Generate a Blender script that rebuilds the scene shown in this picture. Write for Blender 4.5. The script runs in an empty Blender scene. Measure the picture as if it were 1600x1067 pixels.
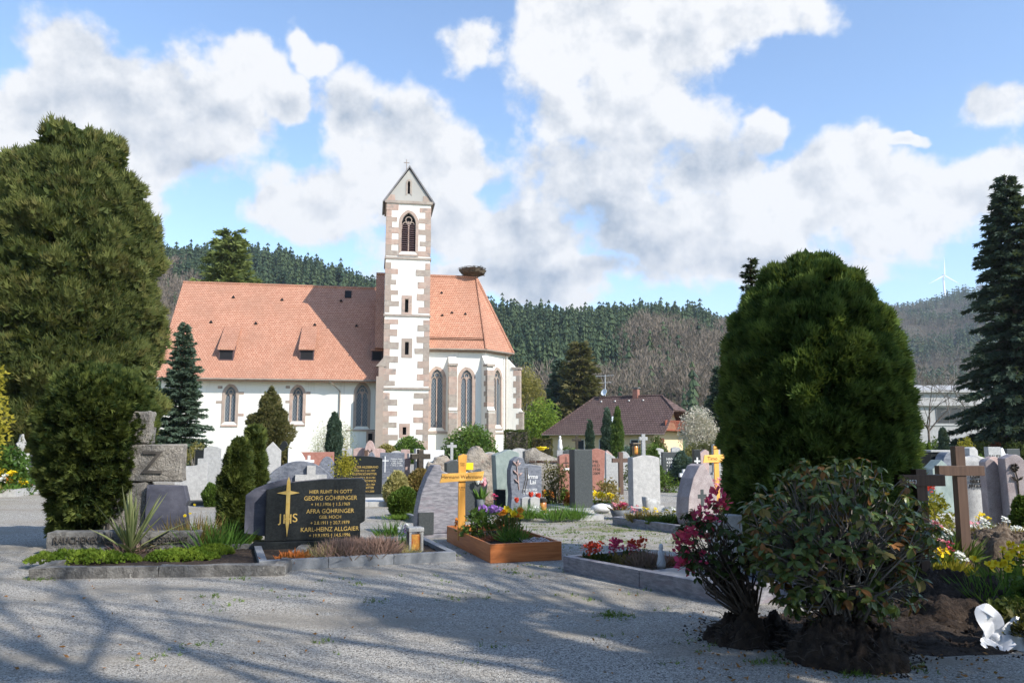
import bpy, bmesh, math, random
import numpy as np
from mathutils import Vector, Matrix, noise
R = math.radians
scene = bpy.context.scene
C = scene.collection
# ------------------------------------------------------------------ camera
F = 1244.0                       # focal length in photo pixels (28 mm on a 36 mm frame, 1600 px wide)
PITCH = math.atan(157 / F)
CP, SP = math.cos(PITCH), math.sin(PITCH)
EYE = 1.6
cam = bpy.data.cameras.new('camera')
cam.lens = F / 1600 * 36
cam.sensor_width = 36
cam.clip_start = 0.1
cam.clip_end = 9000
camo = bpy.data.objects.new('camera', cam)
camo.location = (0, 0, EYE)
camo.rotation_euler = (math.pi / 2 + PITCH, 0, 0)
C.objects.link(camo)
scene.camera = camo

def ray(x, y):
    r = (x - 800) / F
    u = (533.5 - y) / F
    return r, CP - u * SP, SP + u * CP

def at(x, y, Y):                 # the world point at depth Y seen at photo pixel x, y
    d = ray(x, y)
    t = Y / d[1]
    return Vector((d[0] * t, Y, EYE + d[2] * t))

def gp(x, y):                    # the ground point seen at photo pixel x, y
    d = ray(x, y)
    t = -EYE / d[2]
    return Vector((d[0] * t, d[1] * t, 0))

# ------------------------------------------------------------------ sun, sky, exposure
SUN_AZ, SUN_EL = R(38), R(36)  # to the right of the camera and a little behind it
to_sun = Vector((math.cos(SUN_AZ) * math.cos(SUN_EL), -math.sin(SUN_AZ) * math.cos(SUN_EL), math.sin(SUN_EL)))
sl = bpy.data.lights.new('sun', 'SUN')
sl.energy = 3.6
sl.angle = R(0.5)
sl.color = (1.0, 0.95, 0.86)
so = bpy.data.objects.new('sun', sl)
so.rotation_euler = (-to_sun).to_track_quat('-Z', 'Y').to_euler()
so.location = (30, -20, 40)
C.objects.link(so)

scene.view_settings.view_transform = 'Standard'
scene.view_settings.look = 'None'
scene.view_settings.exposure = 0.9
scene.view_settings.gamma = 1.0
scene.view_settings.use_curve_mapping = False
scene.cycles.max_bounces = 6
scene.cycles.transparent_max_bounces = 8
scene.cycles.use_denoising = True

world = bpy.data.worlds.new('World')
scene.world = world
world.use_nodes = True
wt = world.node_tree
wt.nodes.clear()

class NT:
    """short-hand for building node trees"""
    def __init__(s, tree): s.t = tree
    def n(s, kind, **kw):
        nd = s.t.nodes.new(kind)
        for k, v in kw.items(): setattr(nd, k, v)
        return nd
    def put(s, sock, v):
        if isinstance(v, bpy.types.NodeSocket): s.t.links.new(v, sock)
        else: sock.default_value = v
    def math(s, op, a, b=0.0, c=None, clamp=False):
        nd = s.n('ShaderNodeMath', operation=op, use_clamp=clamp)
        s.put(nd.inputs[0], a); s.put(nd.inputs[1], b)
        if c is not None: s.put(nd.inputs[2], c)
        return nd.outputs[0]
    def vec(s, op, a, b=(0, 0, 0), c=None):
        nd = s.n('ShaderNodeVectorMath', operation=op)
        s.put(nd.inputs[0], a); s.put(nd.inputs[1], b)
        if c is not None: s.put(nd.inputs[2], c)
        return nd.outputs[1] if op in ('LENGTH', 'DOT_PRODUCT', 'DISTANCE') else nd.outputs[0]
    def noise(s, v, scale, detail=4, rough=.55, color=False, dist=0):
        nd = s.n('ShaderNodeTexNoise')
        if v is not None: s.put(nd.inputs['Vector'], v)
        nd.inputs['Scale'].default_value = scale
        nd.inputs['Detail'].default_value = detail
        nd.inputs['Roughness'].default_value = rough
        nd.inputs['Distortion'].default_value = dist
        return nd.outputs['Color'] if color else nd.outputs['Fac']
    def ramp(s, f, stops, interp='LINEAR'):
        nd = s.n('ShaderNodeValToRGB')
        nd.color_ramp.interpolation = interp
        el = nd.color_ramp.elements
        while len(el) < len(stops): el.new(.5)
        for e, (p, c) in zip(el, stops):
            e.position = p
            e.color = (c, c, c, 1) if isinstance(c, (int, float)) else (*c, 1)
        s.put(nd.inputs[0], f)
        return nd.outputs[0]
    def mix(s, f, a, b, blend='MIX'):
        nd = s.n('ShaderNodeMix', data_type='RGBA', blend_type=blend)
        s.put(nd.inputs[0], f)
        for sock, v in ((nd.inputs[6], a), (nd.inputs[7], b)):
            s.put(sock, v if isinstance(v, bpy.types.NodeSocket) else (*v, 1))
        return nd.outputs[2]
    def smooth(s, v, lo, hi):
        nd = s.n('ShaderNodeMapRange', interpolation_type='SMOOTHSTEP')
        s.put(nd.inputs[0], v)
        nd.inputs[1].default_value = lo; nd.inputs[2].default_value = hi
        return nd.outputs[0]

def build_sky():
    k = NT(wt)
    out = k.n('ShaderNodeOutputWorld')
    sky = k.n('ShaderNodeTexSky', sky_type='NISHITA')
    sky.sun_disc = False
    sky.sun_elevation = SUN_EL
    sky.sun_rotation = math.atan2(to_sun.x, to_sun.y)
    sky.altitude = 300
    sky.air_density = 1.0
    sky.dust_density = 0.15
    sky.ozone_density = 2.6
    bsky = k.n('ShaderNodeBackground')
    wt.links.new(sky.outputs[0], bsky.inputs[0])
    bsky.inputs[1].default_value = 0.15
    d = k.n('ShaderNodeTexCoord').outputs['Generated']
    sep = k.n('ShaderNodeSeparateXYZ'); wt.links.new(d, sep.inputs[0])
    az = k.math('ARCTAN2', sep.outputs[0], sep.outputs[1])
    el = k.math('ARCSINE', sep.outputs[2])
    comb = k.n('ShaderNodeCombineXYZ'); wt.links.new(az, comb.inputs[0]); wt.links.new(el, comb.inputs[1])
    warp = k.noise(d, 7, 4, .58, color=True)
    warp = k.vec('MULTIPLY', k.vec('SUBTRACT', warp, (.5, .5, .5)), (.16, .13, 0))
    p = k.vec('ADD', comb.outputs[0], warp)
    # cumulus heaps: where each stands in the sky (azimuth, elevation) and how wide it is
    heaps = [(75, 95, 60, 75), (60, 210, 140, 80), (190, 160, 90, 65), (310, 175, 120, 75), (220, 230, 170, 60),
             (385, 115, 55, 50), (480, 75, 42, 33), (455, 155, 38, 30), (535, 200, 62, 70), (640, 235, 120, 85),
             (720, 240, 70, 70), (570, 300, 165, 60), (470, 335, 100, 45), (740, 85, 60, 48), (860, 30, 70, 70),
             (1000, 50, 230, 75), (980, 170, 150, 100), (900, 280, 170, 100), (770, 370, 190, 75), (1175, 195, 42, 42),
             (1120, 270, 90, 65), (1250, 290, 130, 65), (1100, 370, 240, 80), (1400, 330, 150, 65), (1560, 290, 70, 55),
             (1550, 165, 52, 38), (1190, 30, 120, 40), (840, 440, 260, 35), (1230, 420, 160, 45),
             (1330, 245, 40, 22), (1410, 235, 45, 12), (150, 300, 120, 50), (700, 440, 110, 22)]
    q = None
    for x, y, sx, sy in heaps:
        r = ray(x, y)
        a, e = math.atan2(r[0], r[1]), math.asin(r[2] / math.sqrt(r[0] ** 2 + r[1] ** 2 + r[2] ** 2))
        kx, ky = F / sx / 1.10, F / sy / 1.10
        v = k.vec('LENGTH', k.vec('MULTIPLY_ADD', p, (kx, ky, 0), (-a * kx, -e * ky, 0)))
        q = v if q is None else k.math('SMOOTH_MIN', q, v, .18)
    here = k.math('SUBTRACT', 1.0, q)
    # the same kind of broken cloud all round the rest of the sky
    broad = k.math('MULTIPLY', k.math('SUBTRACT', k.noise(d, 2.6, 3, .5), .66), 5.0)
    side = k.smooth(k.math('ABSOLUTE', az), .62, .80)
    high = k.smooth(el, .50, .62)
    away = k.math('MAXIMUM', side, high)
    field = k.math('MAXIMUM', here, k.math('ADD', broad, k.math('MULTIPLY', k.math('SUBTRACT', away, 1.0), 6.0)))
    up = k.vec('ADD', d, (0.012, -0.006, 0.022))
    n1 = k.noise(d, 10, 8, .60)
    n2 = k.noise(up, 10, 6, .60)
    dens = k.math('ADD', field, k.math('MULTIPLY', k.math('SUBTRACT', n1, .5), 2.1))
    alpha = k.smooth(dens, -.06, .34)
    alpha = k.math('MULTIPLY', alpha, k.smooth(el, -.02, .03))
    # sunlit heads, grey undersides
    relief = k.math('MULTIPLY', k.math('SUBTRACT', n1, n2), 3.4)
    base = k.noise(k.vec('MULTIPLY', d, (1, 1, 1.6)), 4.5, 4, .5)
    body = k.smooth(k.math('ADD', k.math('MULTIPLY', dens, .42), k.math('MULTIPLY', k.math('SUBTRACT', base, .5), 2.2)), .06, .60)
    low = k.smooth(el, .36, .16)
    grey = k.math('MULTIPLY', body, k.math('ADD', .42, k.math('MULTIPLY', low, .46)))
    light = k.math('ADD', k.math('SUBTRACT', 1.0, grey), relief, clamp=True)
    col = k.mix(light, (.42, .50, .62), (.97, .98, 1.0))
    bcl = k.n('ShaderNodeBackground'); wt.links.new(col, bcl.inputs[0]); bcl.inputs[1].default_value = .545
    mixs = k.n('ShaderNodeMixShader')
    wt.links.new(alpha, mixs.inputs[0]); wt.links.new(bsky.outputs[0], mixs.inputs[1]); wt.links.new(bcl.outputs[0], mixs.inputs[2])
    wt.links.new(mixs.outputs[0], out.inputs[0])
build_sky()

# ------------------------------------------------------------------ materials
def principled(name):
    m = bpy.data.materials.new(name)
    m.use_nodes = True
    k = NT(m.node_tree)
    b = m.node_tree.nodes['Principled BSDF']
    return m, k, b

def coords(k, stretch=None, kind='Object'):
    v = k.n('ShaderNodeTexCoord').outputs[kind]
    return k.vec('MULTIPLY', v, stretch) if stretch else v

def bump(k, b, h, strength, dist=.02):
    nd = k.n('ShaderNodeBump')
    nd.inputs['Strength'].default_value = strength
    nd.inputs['Distance'].default_value = dist
    k.put(nd.inputs['Height'], h)
    k.put(b.inputs['Normal'], nd.outputs[0])

def M(name, c1, c2=None, scale=4., rough=.8, bmp=0., bscale=60., bdist=.01, spec=.35, stretch=None, detail=6, c3=None, s3=1.2, t3=(.5, .7), speck=0., sscale=220., metal=0., tone=None):
    m, k, b = principled(name)
    v = coords(k, stretch)
    col = k.mix(k.smooth(k.noise(v, scale, detail, .6), .3, .7), c1, c2 or c1)
    if c3: col = k.mix(k.smooth(k.noise(v, s3, 5, .65), *t3), col, c3)
    if tone:
        rnd = k.n('ShaderNodeObjectInfo').outputs['Random']
        col = k.mix(k.math('MULTIPLY', k.smooth(rnd, .3, 1.0), .75), col, tone)
    if speck:
        sp = k.noise(coords(k), sscale, 2, .7)
        col = k.mix(k.smooth(sp, .35, .65), k.mix(speck, col, (0, 0, 0)), k.mix(1.0, col, tuple([1 + speck * 1.1] * 3), 'MULTIPLY'))
    k.put(b.inputs['Base Color'], col if not isinstance(col, tuple) else (*col, 1))
    b.inputs['Roughness'].default_value = rough
    b.inputs['Specular IOR Level'].default_value = spec
    b.inputs['Metallic'].default_value = metal
    if bmp: bump(k, b, k.noise(v, bscale, 5, .65), bmp, bdist)
    return m

def LM(name, ca, cb, trans=.3, rough=.65, spec=.16, brown=0.):
    """foliage: every spray or leaf carries its own tint between two leaf colours"""
    m, k, b = principled(name)
    t = k.n('ShaderNodeAttribute', attribute_name='tint').outputs['Fac']
    col = k.mix(t, ca, cb)
    if brown:                        # withered, browned patches
        v = coords(k)
        col = k.mix(k.math('MULTIPLY', k.smooth(k.math('ADD', k.noise(v, 1.6, 4, .6), k.math('MULTIPLY', k.math('SUBTRACT', t, .5), .22)), .52, .66), brown), col, (.115, .078, .030))
    k.put(b.inputs['Base Color'], col)
    b.inputs['Roughness'].default_value = rough
    b.inputs['Specular IOR Level'].default_value = spec
    tr = k.n('ShaderNodeBsdfTranslucent'); k.put(tr.inputs[0], k.mix(.35, col, (.35, .4, .05)))
    mx = k.n('ShaderNodeMixShader'); mx.inputs[0].default_value = trans
    k.put(mx.inputs[1], b.outputs[0]); k.put(mx.inputs[2], tr.outputs[0])
    k.put(m.node_tree.nodes['Material Output'].inputs[0], mx.outputs[0])
    return m

def gravel_mat():
    m, k, b = principled('gravel')
    v = coords(k)
    vo = k.n('ShaderNodeTexVoronoi'); vo.inputs['Scale'].default_value = 105; k.put(vo.inputs['Vector'], v)
    vo2 = k.n('ShaderNodeTexVoronoi'); vo2.inputs['Scale'].default_value = 55; k.put(vo2.inputs['Vector'], v)
    sepc = k.n('ShaderNodeSeparateColor'); k.put(sepc.inputs[0], vo.outputs['Color'])
    stone = k.ramp(sepc.outputs[0], [(0, (.07, .064, .058)), (.3, (.24, .222, .198)), (.65, (.40, .372, .33)), (1, (.68, .64, .57))])
    sep2 = k.n('ShaderNodeSeparateColor'); k.put(sep2.inputs[0], vo2.outputs['Color'])
    stone = k.mix(k.smooth(sep2.outputs[1], .80, .86), stone, (.44, .41, .36))
    stone = k.mix(k.math('MULTIPLY', k.smooth(k.noise(k.vec('MULTIPLY', v, (.5, 1.3, 1)), .7, 7, .7), .42, .68), .85), stone, (.30, .265, .215))        # trodden fines
    moss_n = k.noise(v, 1.3, 8, .72)
    fine = k.noise(v, 26, 4, .7)
    sp = k.n('ShaderNodeSeparateXYZ'); k.put(sp.inputs[0], v)
    # moss and weeds thrive on the little used strips between the rows
    strip = k.smooth(k.vec('LENGTH', k.vec('MULTIPLY', k.vec('SUBTRACT', v, (1.9, 14.5, 0)), (.26, .2, 0))), 1.25, .2)
    mossf = k.math('ADD', k.math('ADD', moss_n, k.math('MULTIPLY', strip, .17)), k.math('MULTIPLY', k.math('SUBTRACT', fine, .5), .38))
    col = k.mix(k.math('MULTIPLY', k.smooth(mossf, .66, .80), .8), stone, k.mix(k.noise(v, 9, 3), (.10, .12, .025), (.26, .23, .08)))
    dirt = k.smooth(k.math('ADD', k.noise(v, .8, 5, .6), k.math('MULTIPLY', k.math('SUBTRACT', fine, .5), .3)), .62, .74)
    col = k.mix(k.math('MULTIPLY', dirt, .7), col, (.24, .20, .15))
    # past the churchyard the ground is meadow
    meadow = k.mix(k.noise(v, .5, 5), (.07, .10, .025), (.13, .14, .045))
    col = k.mix(k.smooth(k.math('ADD', sp.outputs[1], k.math('MULTIPLY', k.noise(v, .3, 3), 8)), 62, 66), col, meadow)
    k.put(b.inputs['Base Color'], col)
    b.inputs['Roughness'].default_value = .95
    b.inputs['Specular IOR Level'].default_value = .15
    h = k.math('ADD', k.math('MULTIPLY', k.math('SUBTRACT', 1, vo.outputs['Distance']), .8), k.noise(v, 30, 4, .7))
    bump(k, b, h, .9, .012)
    return m

def tile_mat(name, c1, c2, course, width, dark, moss=.3):
    """courses of clay tiles laid across the slope, seen from afar"""
    m, k, b = principled(name)
    v = coords(k)
    sp = k.n('ShaderNodeSeparateXYZ'); k.put(sp.inputs[0], v)
    cb = k.n('ShaderNodeCombineXYZ')
    k.put(cb.inputs[0], k.math('ADD', sp.outputs[0], k.math('MULTIPLY', sp.outputs[1], .15))); k.put(cb.inputs[1], sp.outputs[2])
    br = k.n('ShaderNodeTexBrick')
    br.offset = .5
    k.put(br.inputs['Vector'], cb.outputs[0])
    br.inputs['Scale'].default_value = 1
    br.inputs['Brick Width'].default_value = width
    br.inputs['Row Height'].default_value = course
    br.inputs['Mortar Size'].default_value = course * .10
    br.inputs['Mortar Smooth'].default_value = .3
    br.inputs['Bias'].default_value = -.1
    for i, c in enumerate((c1, c2, dark)): br.inputs[i + 1].default_value = (*c, 1)
    col = br.outputs[0]
    col = k.mix(k.math('MULTIPLY', k.smooth(k.noise(v, .35, 6, .65), .40, .72), .5), col, tuple(.55 * x + .45 * y for x, y in zip(c2, (.16, .12, .09))))
    spk = k.noise(v, 6, 4, .75)
    col = k.mix(k.math('MULTIPLY', k.smooth(spk, .58, .72), moss), col, (.10, .085, .06))
    k.put(b.inputs['Base Color'], col)
    b.inputs['Roughness'].default_value = .85
    b.inputs['Specular IOR Level'].default_value = .2
    fr = k.math('FRACT', k.math('DIVIDE', sp.outputs[2], course))
    bump(k, b, k.math('ADD', k.math('MULTIPLY', fr, -1), br.outputs['Fac']), .6, .04)
    return m

def plaster_mat(name, c1, c2, streak=.25):
    m, k, b = principled(name)
    v = coords(k)
    col = k.mix(k.noise(v, .5, 6, .6), c1, c2)
    st = k.noise(k.vec('MULTIPLY', v, (2.2, 2.2, .25)), 1.3, 6, .65)
    col = k.mix(k.math('MULTIPLY', k.smooth(st, .52, .75), streak), col, (.45, .43, .38))
    k.put(b.inputs['Base Color'], col)
    b.inputs['Roughness'].default_value = .9
    b.inputs['Specular IOR Level'].default_value = .15
    bump(k, b, k.noise(v, 14, 5, .7), .35, .02)
    return m

def lattice_mat():
    """leaded church glass: dark panes in a diamond lattice"""
    m, k, b = principled('leaded_glass')
    v = coords(k)
    sp = k.n('ShaderNodeSeparateXYZ'); k.put(sp.inputs[0], v)
    a = k.math('PINGPONG', k.math('ADD', sp.outputs[0], k.math('MULTIPLY', sp.outputs[2], .6)), .11)
    c = k.math('PINGPONG', k.math('SUBTRACT', sp.outputs[0], k.math('MULTIPLY', sp.outputs[2], .6)), .11)
    lead = k.smooth(k.math('MINIMUM', a, c), .022, .010)
    col = k.mix(k.noise(v, 3, 3), (.035, .045, .06), (.09, .11, .13))
    k.put(b.inputs['Base Color'], k.mix(lead, col, (.20, .21, .22)))
    b.inputs['Roughness'].default_value = .28
    return m

def wood_mat(name, c1, c2, axis, rough=.55):
    m, k, b = principled(name)
    st = [26., 26., 26.]; st[axis] = 1.6
    v = coords(k, tuple(st))
    g = k.noise(v, 1.0, 6, .65, dist=.6)
    k.put(b.inputs['Base Color'], k.mix(k.smooth(g, .3, .7), c1, c2))
    b.inputs['Roughness'].default_value = rough
    bump(k, b, g, .25, .004)
    return m

MAT = dict(
    gravel=gravel_mat(),
    nave_tile=tile_mat('nave_tile', (.55, .285, .19), (.44, .205, .13), .19, .22, (.22, .10, .065), .5),
    house_tile=tile_mat('house_tile', (.150, .098, .088), (.110, .070, .062), .24, .30, (.035, .022, .02), .2),
    plaster=plaster_mat('lime_plaster', (.80, .77, .71), (.68, .65, .59), .5),
    plaster_old=plaster_mat('weathered_plaster', (.45, .435, .40), (.30, .29, .27), .85),
    cream=plaster_mat('cream_render', (.72, .56, .36), (.68, .53, .34), .1),
    sandstone=M('sandstone', (.36, .245, .20), (.44, .335, .275), 2.2, .9, .5, 25, c3=(.23, .20, .18), s3=1.6, t3=(.5, .72), tone=(.29, .245, .205)),
    sandstone_grey=M('grey_sandstone', (.36, .31, .26), (.27, .22, .19), 2.5, .9, .5, 25),
    glass=lattice_mat(),
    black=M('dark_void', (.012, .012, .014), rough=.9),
    louver=M('louver_wood', (.075, .045, .05), (.11, .07, .07), 6, .8),
    gutter=M('zinc_gutter', (.30, .25, .20), (.22, .18, .15), 3, .5, metal=.3),
    lead=M('lead_flashing', (.14, .135, .14), (.20, .19, .19), 3, .6),
    twig=M('nest_twig', (.06, .045, .03), (.14, .11, .08), 8, .95),
    bark=M('bark', (.085, .065, .05), (.14, .115, .095), 6, .95, .8, 20, .03, stretch=(3, 3, .6)),
    bark_grey=M('grey_bark', (.15, .135, .12), (.24, .22, .20), 6, .95, .6, 20, .02),
    soil=M('soil', (.030, .020, .014), (.075, .05, .034), 14, .95, 1.0, 45, .04, c3=(.12, .085, .06), s3=7, t3=(.55, .75)),
    dry_soil=M('dry_soil', (.10, .070, .048), (.19, .145, .105), 14, .95, 1.0, 45, .03),
    black_granite=M('black_granite', (.010, .012, .013), (.022, .025, .026), 30, .34, speck=.5, sscale=160, spec=.3),
    dark_granite=M('dark_granite', (.040, .046, .047), (.062, .069, .070), 30, .42, speck=.4, sscale=150),
    blue_granite=M('blue_granite', (.10, .11, .135), (.19, .20, .23), 9, .40, speck=.35, sscale=140, stretch=(1, 1, 2.2)),
    grey_granite=M('grey_granite', (.29, .29, .28), (.38, .375, .365), 12, .55, speck=.35, sscale=140),
    light_granite=M('light_granite', (.33, .325, .315), (.43, .42, .405), 10, .6, speck=.28, sscale=140),
    white_stone=M('white_stone', (.70, .69, .67), (.60, .59, .57), 6, .6),
    striped_granite=M('striped_granite', (.14, .14, .16), (.30, .29, .31), 7, .45, stretch=(1.2, 1.2, 4.5), speck=.3, c3=(.22, .19, .21), s3=3),
    pink_granite=M('pink_granite', (.36, .25, .22), (.46, .34, .31), 9, .55, speck=.3),
    mauve_granite=M('mauve_granite', (.25, .205, .205), (.36, .31, .305), 6, .5, speck=.35, c3=(.30, .24, .24), s3=2),
    red_granite=M('red_granite', (.27, .115, .085), (.34, .16, .12), 12, .45, speck=.35),
    green_stone=M('green_stone', (.17, .215, .20), (.27, .32, .295), 6, .5, stretch=(1, 1, .6), speck=.2),
    rough_stone=M('rough_stone', (.20, .18, .155), (.34, .31, .27), 9, .95, 1.0, 28, .05, speck=.35, sscale=90, c3=(.13, .12, .105), s3=4, t3=(.55, .75)),
    boulder_stone=M('boulder_stone', (.27, .235, .195), (.40, .35, .29), 4, .95, .9, 14, .06, c3=(.30, .19, .15), s3=2.2, t3=(.5, .68)),
    old_kerb=M('old_kerb', (.10, .095, .09), (.23, .22, .205), 9, .95, .9, 30, .03, c3=(.38, .37, .34), s3=16, t3=(.6, .7)),
    slate=M('slate_plate', (.055, .057, .078), (.12, .12, .15), 2.4, .42, .25, 12, .02, stretch=(1, 1, 1.5), c3=(.24, .24, .28), s3=7, t3=(.58, .8)),
    gold=M('gold_leaf', (.62, .40, .10), (.70, .50, .18), 20, .38, metal=.35),
    white_letter=M('white_letter', (.78, .78, .76), rough=.7),
    dark_letter=M('dark_letter', (.04, .035, .03), rough=.7),
    brown_letter=M('brown_letter', (.09, .035, .015), rough=.7),
    groove=M('cut_groove', (.085, .075, .065), rough=.95),
    gold_wood=wood_mat('oak_cross_wood', (.74, .32, .045), (.84, .43, .085), 2),
    gold_wood_x=wood_mat('oak_cross_arm_wood', (.80, .40, .07), (.88, .50, .12), 0),
    bed_wood=wood_mat('bed_board_wood', (.46, .125, .028), (.64, .22, .065), 0, .45),
    brown_wood=wood_mat('brown_cross_wood', (.078, .042, .027), (.120, .068, .045), 2),
    red_wood=wood_mat('balcony_wood', (.30, .085, .045), (.22, .06, .035), 2),
    bronze=M('bronze', (.045, .038, .03), (.09, .07, .05), 20, .4, metal=.7),
    lamp_glass=M('lamp_glass', (.55, .30, .06), (.30, .05, .03), 12, .2),
    ribbon=M('satin_ribbon', (.66, .66, .68), (.78, .78, .80), 9, .28, spec=.6),
    concrete=M('concrete', (.33, .32, .31), (.42, .41, .40), 2, .9),
    window_dark=M('window_dark', (.03, .035, .045), rough=.15),
    steel=M('painted_steel', (.75, .77, .80), rough=.5),
    yellow_plastic=M('yellow_plastic', (.85, .62, .01), rough=.5),
    pot=M('grey_pot', (.09, .10, .115), (.13, .14, .15), 9, .6),
    pale_pot=M('white_pot', (.72, .72, .70), rough=.5),
    pebble=M('pale_pebble', (.62, .50, .48), (.45, .36, .34), 9, .8),
    # foliage
    thuja=LM('thuja_scale', (.032, .074, .020), (.185, .265, .062), .28, brown=.2),
    thuja_old=LM('old_cypress_scale', (.036, .056, .016), (.165, .178, .052), .25, brown=.4),
    yew=LM('yew_needle', (.018, .036, .010), (.130, .155, .036), .2),
    spruce=LM('spruce_needle', (.030, .060, .040), (.105, .150, .105), .18),
    dark_spruce=LM('dark_spruce_needle', (.014, .030, .022), (.052, .080, .050), .15),
    light_conifer=LM('light_conifer', (.085, .115, .03), (.20, .235, .075), .25),
    olive=LM('olive_needle', (.060, .065, .020), (.155, .130, .050), .2),
    box=LM('box_leaf', (.040, .085, .012), (.135, .200, .035), .25),
    laurel=LM('laurel_leaf', (.035, .085, .016), (.150, .230, .045), .25, .35),
    lime=LM('spring_leaf', (.13, .22, .025), (.28, .36, .06), .4),
    golden=LM('golden_leaf', (.20, .19, .02), (.46, .38, .05), .4),
    budding=LM('budding_twig_leaf', (.20, .18, .05), (.34, .29, .09), .3),
    pale=LM('pale_bud', (.22, .24, .12), (.40, .40, .24), .35),
    blossom=LM('blossom', (.46, .41, .33), (.68, .62, .54), .3),
    pinkbush=LM('pink_shrub', (.34, .14, .12), (.50, .24, .21), .3),
    redbush=LM('red_shrub', (.28, .09, .06), (.38, .15, .10), .3),
    juniper=LM('juniper', (.07, .13, .012), (.21, .28, .035), .3),
    heather=LM('heather', (.20, .12, .10), (.36, .24, .20), .2),
    dryleaf=LM('dry_leaf', (.20, .085, .028), (.38, .18, .07), .25),
    copper=LM('copper_leaf', (.42, .12, .03), (.58, .20, .06), .3),
    straw=LM('straw_grass', (.36, .32, .12), (.54, .48, .22), .3),
    grass=LM('grass_blade', (.06, .12, .015), (.17, .26, .04), .3),
    bulb=LM('bulb_leaf', (.06, .14, .02), (.15, .27, .05), .3),
    rhodo=LM('rhododendron_leaf', (.035, .075, .014), (.16, .20, .045), .2, .38, .45),
    rhodo_dark=LM('azalea_leaf', (.018, .035, .012), (.05, .08, .02), .2, .4),
    yucca=LM('yucca_leaf', (.075, .115, .035), (.32, .33, .15), .2, .4),
    bluegreen=LM('blue_conifer', (.06, .10, .08), (.13, .19, .15), .2),
    mixedleaf=LM('mixed_leaf', (.16, .10, .04), (.34, .27, .09), .3),
    forest=LM('forest_conifer', (.016, .036, .022), (.075, .105, .048), .1),
    bareforest=LM('bare_forest_twig', (.120, .098, .080), (.225, .180, .140), .1),
    # petals
    yellow=LM('yellow_petal', (.80, .55, .01), (.90, .72, .04), .3),
    orange=LM('orange_petal', (.75, .22, .02), (.85, .34, .04), .3),
    magenta=LM('magenta_petal', (.48, .02, .11), (.68, .07, .20), .3),
    pink=LM('pink_petal', (.78, .22, .32), (.88, .48, .52), .3),
    red=LM('red_petal', (.55, .02, .02), (.75, .10, .06), .3),
    purple=LM('purple_petal', (.20, .07, .36), (.42, .24, .58), .3),
    white=LM('white_petal', (.74, .74, .70), (.86, .86, .82), .3),
)

# ------------------------------------------------------------------ objects and meshes
def link(name, data, mat=None, parent=None, loc=None, rz=0):
    o = bpy.data.objects.new(name, data)
    C.objects.link(o)
    if data is not None and mat is not None and not data.materials:
        data.materials.append(MAT[mat] if isinstance(mat, str) else mat)
    if parent is not None: o.parent = parent
    if loc is not None: o.location = loc
    if rz: o.rotation_euler = (0, 0, rz)
    return o

def tag(o, label, cat, group=None):
    o['label'] = label; o['category'] = cat
    if group: o['group'] = group
    return o

def thing(name, label, cat, loc=(0, 0, 0), rz=0, group=None):
    return tag(link(name, None, loc=loc, rz=rz), label, cat, group)

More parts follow.
